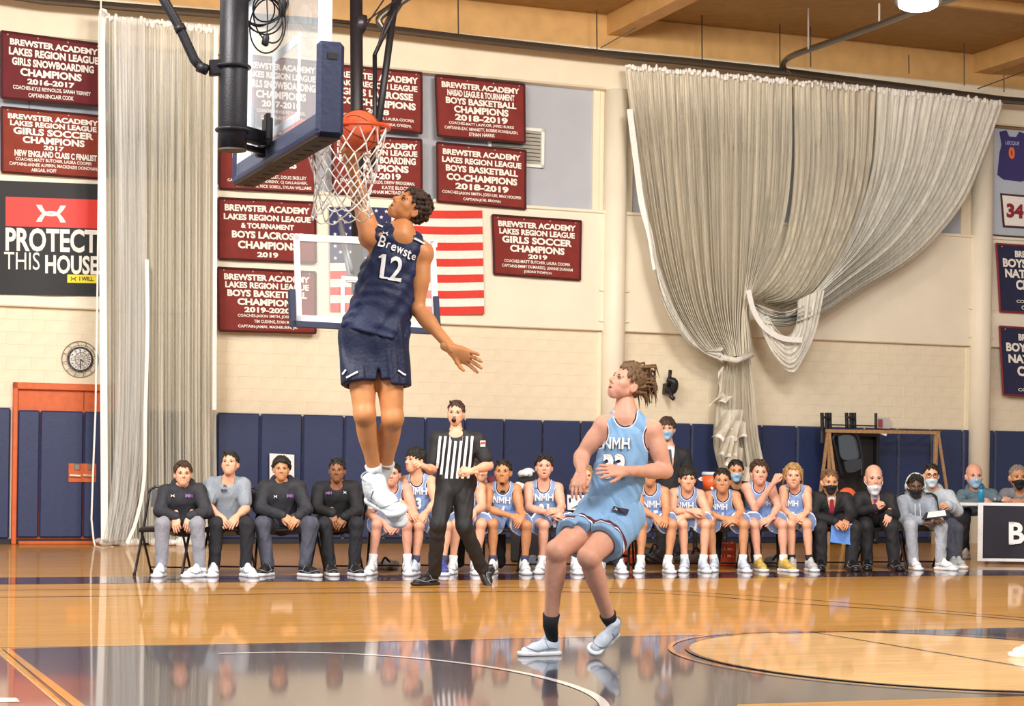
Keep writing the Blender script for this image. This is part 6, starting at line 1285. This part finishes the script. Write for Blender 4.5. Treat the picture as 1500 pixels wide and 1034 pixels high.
# second row and table
def half(label, hx, hy, hh, **kw): return sit(label, hx, hy, hh, shoes=kw.pop('shoes', None), sock=kw.pop('sock', None), **kw)
p = half('person with dark hair and blue mask behind the red faced player', 1078, 690, 33, sh=[(1062, 712), (1096, 712)], skin='tan', hair='short', hc='black', dY=.75, hands=False); p.top(BK2, g=.02); p.pants(BLP); p.mask(MKL)
p = half('young man with glasses, lowered white mask and pale grey hoodie', 1364, 696, 33, sh=[(1348, 722), (1392, 724)], el=[(1344, 750), (1402, 748)], wr=[(1376, 764), (1388, 740)], kn=[(1384, 772), (1402, 775)], an=[(1396, 826), (1402, 826)], face=(-.1, -1, 0), skin='fair', hair='short', hc='black', dY=.5, shoes='grey', sock='w'); p.top(mat('hoodie_pale', 'B4BEC8', .85, var=.1), g=.03, hood=True); p.pants(SLP); p.mask(mat('mask_pale', 'CFE0EE', .8), -.06)
X_, f_, u_, hs_, hd_ = p.axes; gl_ = empty('eyeglasses', hd_ + f_ * .4 * hs_, 'thin dark round eyeglasses on the young man with the lowered mask', 'glasses')
for sx in (-1, 1): MB().tube([hd_ + hs_ * (X_ * (sx * .14 + .10 * math.cos(a)) + f_ * (.43 - .05 * abs(math.cos(a))) + u_ * (-.01 + .085 * math.sin(a))) for a in np.linspace(0, 2 * math.pi, 17)[:-1]], .012 * hs_, 6, True).build('rim', BLK, gl_)
MB().tube([hd_ + hs_ * (X_ * -.04 + f_ * .43), hd_ + hs_ * (X_ * .04 + f_ * .43)], .01 * hs_, 6).build('bridge', BLK, gl_)
TG = mat('jacket_teal_grey', '5E7480', .85, var=.15, bump=.1)
p = half('bald man with blue mask leaning on the scorer\'s table', 1427, 697, 36, sh=[(1407, 722), (1456, 722)], el=[(1404, 740, .3), (1462, 738, .3)], wr=[(1436, 733, .55), (1464, 731, .55)], kn=[(1412, 775), (1450, 775)], an=[(1414, 826), (1450, 826)], skin='pink', hair=None, hc='grey', dY=.3, hdir=((.9, -.2, 0), (.7, -.3, 0)), seat_y=820, shoes='w', sock='b'); p.top(TG, g=.02, hood=True); p.pants(BLP); p.mask(MKL)
p = half('grey haired man with black mask leaning on the scorer\'s table at the right edge', 1491, 699, 36, sh=[(1470, 722), (1518, 722)], el=[(1464, 738, .3), (1524, 738, .3)], wr=[(1484, 734, .5), (1510, 734, .5)], kn=[(1476, 775), (1515, 775)], an=[(1478, 826), (1515, 826)], skin='tan', hair='gray', hc='grey', dY=.3, hdir=((.9, -.2, 0), (-.7, -.3, 0)), seat_y=820, shoes='b', sock='b'); p.top(mat('sweater_grey', '7C7F86', .85), g=.03, sleeves=.9); p.pants(BLP); p.mask(MKB)
# standing man behind the defender
YS = flr(985, 822)[1]
J = joints(YS, head=(977, 628, .05), f=(-.1, -1, 0), u=(0, 0, 1), hs=34, neck=(980, 656, 0), sh=[(960, 668, 0), (1002, 668, 0)], el=[(952, 706, 0), (1012, 706, 0)], wr=[(958, 735, .1), (1008, 738, .1)], hip=[(971, 735, 0), (992, 735, 0)], kn=[(970, 780, 0), (993, 780, 0)], an=[(970, 815, 0), (993, 815, 0)])
p = Person(J, 1.2, 'fair', h=.0125); p.body(hands={0: ('relaxed', (.2, -.2, -1), (-.8, -.5, 0), 1), 1: ('relaxed', (-.2, -.2, -1), (.8, -.5, 0), -1)}); tag(p.o, 'standing man in black suit and blue mask behind the defender', 'person'); p.hair('fringe', 'brown'); suit(p, SHIRT, mat('tie_dark', '2B2C40', .5)); p.pants(SUIT); p.mask(MKL)
for i in (0, 1): p.shoe(i, (0, -1, 0), SHC['blk_dress'], SHC['blk_dress'], sc=1.2)
# ================================================================ THINGS ROUND THE BENCH
# scorer's table with printed cover
TY = flr(1440, 826)[1]; ty0 = at(1431, 826, TY); s_t = ppm(TY)
tb = empty('scorers_table', (ty0[0], ty0[1], 0), 'long scorer\'s table with black printed cover and white border, right edge', 'table')
zt_ = at(1431, 737, TY)[2]; x0_, x1_ = at(1392, 737, TY)[0], at(1432, 737, TY)[0]; XE = 2.9
def tp(x, y, z): return np.array([x, TY + y + (x - x1_) * .02, z])
MB().box(tp(x1_ - .13 + XE / 2, .38, zt_ - .02), (XE / 2 + .3, 0, 0), (0, .38, 0), (0, 0, .02), .008).build('tabletop', mat('table_top_white', 'DDDDE2', .5), tb)
for x in (x1_ - .35, x1_ + XE):
    for y in (.06, .7): MB().tube([tp(x, y, 0), tp(x, y, zt_ - .03)], .018, 8).build('leg', CHM, tb)
MB().tube([tp(x1_ - .35, .06, .12), tp(x1_ - .35, .7, .12)], .014, 8).build('brace', CHM, tb)
cov = MB().grid(lambda i, j: tp(x1_ + XE * i, -.02 - .012 * math.sin(i * 30) * j, .04 + (zt_ - .03) * (1 - j)), 60, 6).build('cover', mat('cover_black', '222230', .7, var=.12, bump=.1), tb, True)
WB = mat('white_border', 'ECEDF2', .6)
for a, b, c, d in ((0, XE, 0, .05), (0, XE, .95, 1.0), (0, .07, 0, 1)): MB().grid(lambda i, j: tp(x1_ + a + (b - a) * i, -.028 - .012 * math.sin((a + (b - a) * i) / XE * 30) * (c + (d - c) * j), .04 + (zt_ - .03) * (1 - (c + (d - c) * j))), 60 if b > 1 else 2, 8 if b < 1 else 1).build('border', WB, cov)
def on_cover(x, y): p = at(x, y, TY - .045); return (p[0], p[1] + (p[0] - x1_) * .02, p[2])
v_, f_t, _a = text_geo('B', .03); mesh('lettering', [on_cover(1489.5 + (p[0] - .5) * 23, 781 + (.5 - p[1]) * 32) for p in v_], f_t, WL, cov)
for a, b, c, d in ((1478, 1486, 764.5, 767), (1478, 1486, 795, 797.5)): mesh('serif', [on_cover(a, c), on_cover(b, c), on_cover(b, d), on_cover(a, d)], [(0, 1, 2, 3)], WL, cov)
bt = empty('water_bottle', at(1437, 734, TY + .12), 'teal blue sports bottle on the scorer\'s table before the bald man', 'bottle'); bo = at(1437, 737, TY + .1); bo[2] = zt_
MB().tube([bo, bo + UPZ * .17, bo + UPZ * .2], [.045, .045, .035], 20).build('bottle_body', mat('bottle_teal', '2E86AE', .25), bt, True); MB().tube([bo + UPZ * .2, bo + UPZ * .235], [.036, .036], 16).build('cap', mat('bottle_cap', '1F5F86', .4), bt, True); MB().tube(bez([bo + UPZ * .225 + np.array([-.03, 0, 0]), bo + UPZ * .27, bo + UPZ * .225 + np.array([.03, 0, 0])], 5), .006, 6).build('handle', mat('bottle_cap', '1F5F86'), bt)
# cooler on a stand behind the bench
def cooler(x, y0, y1, w, Y, label):
    c = at(x, y1, Y); t = empty('drinks_cooler', c, label, 'cooler'); r = w / 2 / ppm(Y); H = (y1 - y0) / ppm(Y)
    MB().tube([c, c + UPZ * H * .8], [r * .85, r], 24).build('barrel', mat('cooler_orange', 'E8602A', .4), t, True); MB().tube([c + UPZ * H * .8, c + UPZ * H * .95, c + UPZ * H], [r * 1.06, r * 1.04, r * .9], 24).build('lid', mat('cooler_lid', 'C9CDD6', .4), t, True)
    MB().tube([c + np.array([0, -r, H * .12]), c + np.array([0, -r - .06, H * .12])], .02, 8).build('spigot', WHT, t)
    for sg in (-1, 1): MB().tube(bez([c + np.array([sg * r, 0, H * .68]), c + np.array([sg * (r + .04), 0, H * .6]), c + np.array([sg * r, 0, H * .52])], 5), .012, 6).build('handle', WHT, t)
    return t, c
YC = flr(1045, 824)[1] + .3; t, c = cooler(1041, 691, 718, 26, YC, 'orange drinks cooler with pale lid on the stand behind the bench')
st = empty('cooler_stand', (c[0], c[1], 0), 'black stand carrying the orange cooler behind the bench', 'stand'); MB().box((c[0], c[1], c[2] - .02), (.22, 0, 0), (0, .2, 0), (0, 0, .02), .005).build('shelf', CHM, st)
for sx in (-1, 1):
    for sy in (-1, 1): MB().tube([(c[0] + sx * .2, c[1] + sy * .18, 0), (c[0] + sx * .2, c[1] + sy * .18, c[2] - .03)], .015, 8).build('leg', CHM, st)
def crate(x, y, w, label, m, d=.3):
    b = flr(x, y); W = w / ppm(b[1]); t = empty('bottle_crate', b, label, 'crate'); MB().box(b + UPZ * .02, (W / 2, 0, 0), (0, d / 2, 0), (0, 0, .015), .004).build('base', m, t)
    for k in range(3):
        z = .08 + k * .09
        for sy in (-1, 1): MB().box(b + UPZ * z + np.array([0, sy * d / 2, 0]), (W / 2, 0, 0), (0, .008, 0), (0, 0, .028), .003).build('slat', m, t)
        for sx in (-1, 1): MB().box(b + UPZ * z + np.array([sx * W / 2, 0, 0]), (.008, 0, 0), (0, d / 2, 0), (0, 0, .028), .003).build('slat', m, t)
    for sx in (-1, 1):
        for sy in (-1, 1): MB().box(b + UPZ * .15 + np.array([sx * W / 2, sy * d / 2, 0]), (.015, 0, 0), (0, .015, 0), (0, 0, .15), .003).build('post', m, t)
crate(1057, 828, 34, 'orange open crate on the floor under the bench, right of centre', mat('crate_orange', 'E0552A', .5))
crate(922, 828, 30, 'small orange open crate on the floor behind the standing defender', mat('crate_orange', 'E0552A'))
# bags / spare shoes below the chairs
def bag(x, y, w, h_, m, label, seed):
    b = flr(x, y); s_ = ppm(b[1]); W, H = w / s_ / 2, h_ / s_; prs = [cone(b + np.array([-W * .7, .1, H * .4]), b + np.array([W * .7, .1, H * .4]), H * .5, H * .46), (ell(b + np.array([W * .3, .08, H * .5]), (W * .5, .12, H * .45)), .04)]
    v = grow(prs, .014, .03, [((lambda P: P[..., 2]), None, None)], wrinkle(.012, 26, seed)); t = np_mesh('sports_bag', v[0], v[1], m, None); tag(t, label, 'bag')
    MB().tube(bez([b + np.array([-W * .5, .02, H * .6]), b + np.array([-W * .1, -.05, H * 1.15]), b + np.array([W * .4, .02, H * .6])], 6), .014, 6).build('strap', CHM, t, True)
pl_ = mat('clear_plastic_bag', 'C9D2DE', .3, var=.3, scale=20, bump=.4)
bag(566, 835, 30, 16, pl_, 'crumpled pale plastic bag below the chair behind the leaping player', 1); bag(795, 833, 36, 20, mat('bag_pale_blue', 'A9BCD6', .6, var=.25, scale=18), 'pale blue and white bag under the number 21 player\'s chair', 2)
bag(905, 828, 26, 22, mat('bag_black', '201E22', .6), 'dark kit bag under the bench behind the defender\'s lifted shoe', 3); bag(960, 826, 34, 26, mat('bag_black', '201E22', .6), 'dark kit bag under the bench right of the defender', 4)
bag(1020, 826, 28, 22, mat('bag_brown', '4A3A30', .7), 'brown kit bag under the folded arms player\'s chair', 5); bag(1140, 830, 30, 16, pl_, 'crumpled pale bag between the gold shoes and the blond player', 6)
# clothes heaped on the chairs behind number 21
for x, y, w, m, lb, sd in ((765, 712, 26, 'heap_white', 'white bundle of clothes left of the number 21 player\'s shoulder', 3), (780, 704, 40, 'heap_black', 'black coat heaped behind the number 21 player', 4), (770, 694, 22, 'heap_pale', 'pale cap on the coat left of the number 21 player\'s head', 5)):
    Yq = flr(780, 826)[1] + .4; c = at(x, y, Yq); W = w / 2 / ppm(Yq); v = grow([ell(c, (W, .14, W * .45)), (ell(c + np.array([W * .4, .03, W * .2]), (W * .6, .12, W * .4)), .05)], .014, .03, (), wrinkle(.012, 26, sd)); o = np_mesh('clothes_heap' if 'cap' not in lb else 'cloth_cap', v[0], v[1], mat(m, {'heap_white': 'E2E2E6', 'heap_black': '1D1C20', 'heap_pale': 'CDD2D8'}[m], .8, bump=.2), None); tag(o, lb, 'clothing')
mb = MB(); Yq = flr(780, 826)[1] + .45; c = at(778, 745, Yq); sf = empty('equipment_box', (c[0], c[1], 0), 'dark equipment box carrying the heaped clothes behind the bench', 'box')
MB().box((c[0], c[1], c[2] / 2 + .1), (.26, 0, 0), (0, .18, 0), (0, 0, c[2] / 2 + .09), .02).build('box_body', mat('bag_black', '201E22'), sf); MB().box((c[0], c[1], c[2] + .2), (.27, 0, 0), (0, .19, 0), (0, 0, .02), .01).build('lid', CHM, sf)
# paper sign behind the afro player's head
def plate(px, off, col, name, label, cat):
    t = empty(name, wp(*px[3], off), label, cat); MB().prism([wp(x, y, off) for x, y in px], V * .02).build('panel', mat(name + '_panel', col, .5), t); return t
t = plate([(395, 664), (431, 666), (431, 710), (395, 709)], .14, 'EDEFF2', 'wall_notice', 'white notice on the navy mats behind the afro haired man', 'sign')
t = plate([(1287, 611), (1303, 612), (1303, 628), (1287, 627)], .1, 'C9C4C2', 'wall_sign', 'small pale sign with red figure above the chair rack', 'sign'); MB().prism([wp(x, y, .11) for x, y in ((1286, 614), (1292, 614), (1292, 626), (1286, 625))], V * -.02).build('red_mark', mat('sign_red', '9A4A48', .5), t)
# wall bracket left of the curtain
wb = empty('wall_bracket', wp(980, 575, .1), 'black folded camera bracket on the wall right of the defender\'s hair', 'bracket')
MB().prism([wp(x, y, .02) for x, y in ((971, 562), (981, 560), (981, 578), (970, 577))], -V * .15).build('mount_plate', BLK, wb)
MB().tube([wp(982, 542, .3), wp(981, 552, .3), wp(979, 563, .25)], .03, 8).build('upper_arm', BLK, wb, True); MB().tube(bez([wp(978, 556, .28), wp(988, 560, .35), wp(986, 572, .3), wp(976, 572, .2)], 5), .06, 8).build('joint', BLK, wb, True); MB().tube([wp(983, 570, .3), wp(983, 581, .3), wp(987, 584, .35)], .04, 8).build('lower_arm', mat('steel_dark', '3C3A40'), wb, True)
# rack: timber frame with folded chairs hung on it
RKO = .8; WD = mat('rack_timber', 'B08A62', .7, var=.2, scale=20); WD2 = mat('rack_timber_dark', '6A543E', .7)
rk = empty('timber_rack', (*wp(1290, 800, RKO)[:2], 0), 'tall timber trestle rack standing behind the coaches', 'rack')
def beam_px(a, b, w, name, m, par, off=RKO, off2=None):
    p_, q_ = wp(*a, off), wp(*b, off2 if off2 is not None else off); t_ = _n(q_ - p_); n_ = _n(np.cross(t_, V)); W_ = w / ppm(p_[1]) / 2; return MB().box((p_ + q_) / 2, t_ * np.linalg.norm(q_ - p_) / 2, n_ * W_, V * W_, .004).build(name, m, par)
gr = lambda x: wp(x, 760, RKO)
def zero(x, off): s_, z_ = wl(x, 750, off); return WP(s_, 0, off)
def leg_px(a, x2, w, off2, name='leg'):
    p_, q_ = wp(*a, RKO), zero(x2, off2); t_ = _n(q_ - p_); n_ = _n(np.cross(t_, V)); W_ = w / ppm(p_[1]) / 2; MB().box((p_ + q_) / 2, t_ * np.linalg.norm(q_ - p_) / 2, n_ * W_, _n(np.cross(t_, n_)) * W_, .004).build(name, WD, rk)
leg_px((1213, 630), 1193, 4, RKO - .3); leg_px((1214, 632), 1236, 4, RKO + .3); leg_px((1215, 632), 1214, 4, RKO); leg_px((1371, 634), 1368, 5, RKO); leg_px((1374, 632), 1400, 3.5, RKO + .3)
beam_px((1210, 631), (1376, 634), 5, 'top_rail', WD, rk)
for k, x in enumerate((1225, 1256, 1298, 1330, 1352)): beam_px((x, 631 - k * .0), (x + 28, 628 + k * .6), 2.5, 'lath', WD2, rk, RKO - .1, RKO - .5)
beam_px((1288, 633), (1298, 637), 4, 'tag_card', WHT, rk)
hc_ = []
for k, (x, lb) in enumerate(((1209, 'leftmost pair of upturned chair legs on top of the timber rack'), (1245, 'second pair of upturned chair legs on top of the timber rack'))):
    t = empty('upturned_chair', wp(x, 631, RKO - .2), 'black chair hung upside down, ' + lb.split(' pair')[0] + ' on the timber rack', 'chair', None)
    for dx, dt in ((-4, -2), (2, 2), (7, 3)): MB().tube([wp(x + dx, 631, RKO - .1), wp(x + dx + (-1 if dx < 0 else -.5), 604.5, RKO - .1)], .032, 8).build('leg', CHM, t)
    beam_px((x - 4, 611), (x + 8, 612), 3, 'stretcher', CHM, t); MB().box(wp(x + 2, 640, RKO - .1), U * .12, V * .03, UPZ * .12, .02).build('seat', CHV, t)
beam_px((1215, 622), (1284, 624), 2, 'cross_bar', CHM, rk); MB().tube([wp(1283, 628, RKO - .1), wp(1283, 605, RKO - .1)], .025, 8).build('end_post', CHM, rk)
pn = empty('dark_storage_cart', (*wp(1250, 800, RKO - .3)[:2], 0), 'dark tall storage cart with folded chairs inside the timber rack', 'cart')
s0, z1 = wl(1216, 634, RKO - .3); s1, _ = wl(1287, 634, RKO - .3); wbox(s0, s1, .1, z1, RKO - .5, RKO - .42, .01).build('back_panel', mat('cart_dark', '231F20', .6, var=.2), pn)
mb = MB(); wbox(s0 - .03, s0 + .03, .05, z1, RKO - .42, RKO - .3, .005, mb); wbox(s1 - .03, s1 + .03, .05, z1, RKO - .42, RKO - .3, .005, mb); mb.build('side_frame', CHM, pn); wbox(s0, s1, z1 - .05, z1, RKO - .42, RKO - .3, .005).build('top_rail', CHM, pn)
for x in (s0, s1): MB().ball(WP(x, .06, RKO - .36), .06, 12, 8).build('caster', CHM, pn)
fc_ = empty('folded_chair', wp(1243, 690, RKO - .1), 'folded black chair with glossy seat leaning in the rack behind the coaches', 'chair')
def quad(px, off, name, m, par, d=.03):
    pts = [np.array(wp(x, y, off)) for x, y in px]; pts2 = bez(pts + [pts[0]], 6)[:-1]; return MB().prism(pts2, V * d).build(name, m, par)
quad([(1228, 638), (1251, 638), (1260, 668), (1234, 672)], RKO - .05, 'seat', mat('seat_sheen', '4A5560', .25, coat=.5), fc_)
MB().tube(bez([wp(x, y, RKO - .02) for x, y in ((1234, 700), (1224, 660), (1222, 638), (1252, 636), (1262, 668), (1262, 700))], 6), .03, 8).build('frame', CHM, fc_, True)
quad([(1236, 676), (1262, 672), (1262, 686), (1242, 692)], RKO - .0, 'backrest', mat('seat_sheen2', '2A2E34', .2, coat=.6), fc_)
bx = empty('spare_ball', at(1241, 727, flr(1241, 824)[1] + .55), 'orange basketball resting on the shelf between the two coaches', 'ball'); MB().ball(at(1241, 728, flr(1241, 824)[1] + .55), .12 * 1.1, 20, 14).build('ball_skin', mat('basketball_leather', 'E8663A'), bx, True); MB().tube([at(1241, 728, flr(1241, 824)[1] + .55) + .133 * np.array([math.cos(a), -abs(math.sin(a)) * .0 - .0, math.sin(a)]) for a in np.linspace(0, 2 * math.pi, 25)[:-1]], .003, 5, True).build('seam', SEAM, bx)
shf = empty('ball_shelf', (*at(1241, 744, flr(1241, 824)[1] + .55)[:2], 0), 'low shelf behind the coaches carrying the spare ball', 'shelf'); c = at(1262, 744, flr(1241, 824)[1] + .55)
MB().box((c[0], c[1], c[2]), (.75, 0, 0), (0, .15, 0), (0, 0, .015), .004).build('board', mat('shelf_board', 'B59A80', .6), shf)
for sx in (-.7, .7): MB().box((c[0] + sx, c[1], c[2] / 2), (.02, 0, 0), (0, .14, 0), (0, 0, c[2] / 2 - .01), .004).build('side', CHM, shf)
cp = empty('paper_cup', at(1315, 742, flr(1315, 824)[1] + .2), 'white paper cup beside the bald coach', 'cup'); c = at(1315, 742, flr(1241, 824)[1] + .55); c[2] = at(1262, 744, flr(1241, 824)[1] + .55)[2] + .017
MB().tube([c + np.array([.0, 0, 0]), c + np.array([0, 0, .13])], [.045, .06], 18).build('cup_wall', WHT, cp, True); MB().tube([c + UPZ * .13, c + UPZ * .138], [.064, .064], 18).build('rim', WHT, cp)
# player at the far right edge: only a shoe shows
b = flr(1497, 963); rt_ = inst('white_shoe', UPM, frame_m(np.array([b[0] + .15, b[1], 0]), np.cross(np.array([-1, -.15, 0]), UPZ), np.array([-1, -.15, 0]), UPZ, 1.15), SHC['w'], wall); rt_.parent = None; rt_.matrix_world = rt_.matrix_basis; tag(rt_, 'white sneaker tip entering at the right edge of the court', 'shoe')
so = inst('sole', SOM, rt_.matrix_basis.copy(), WT, rt_);
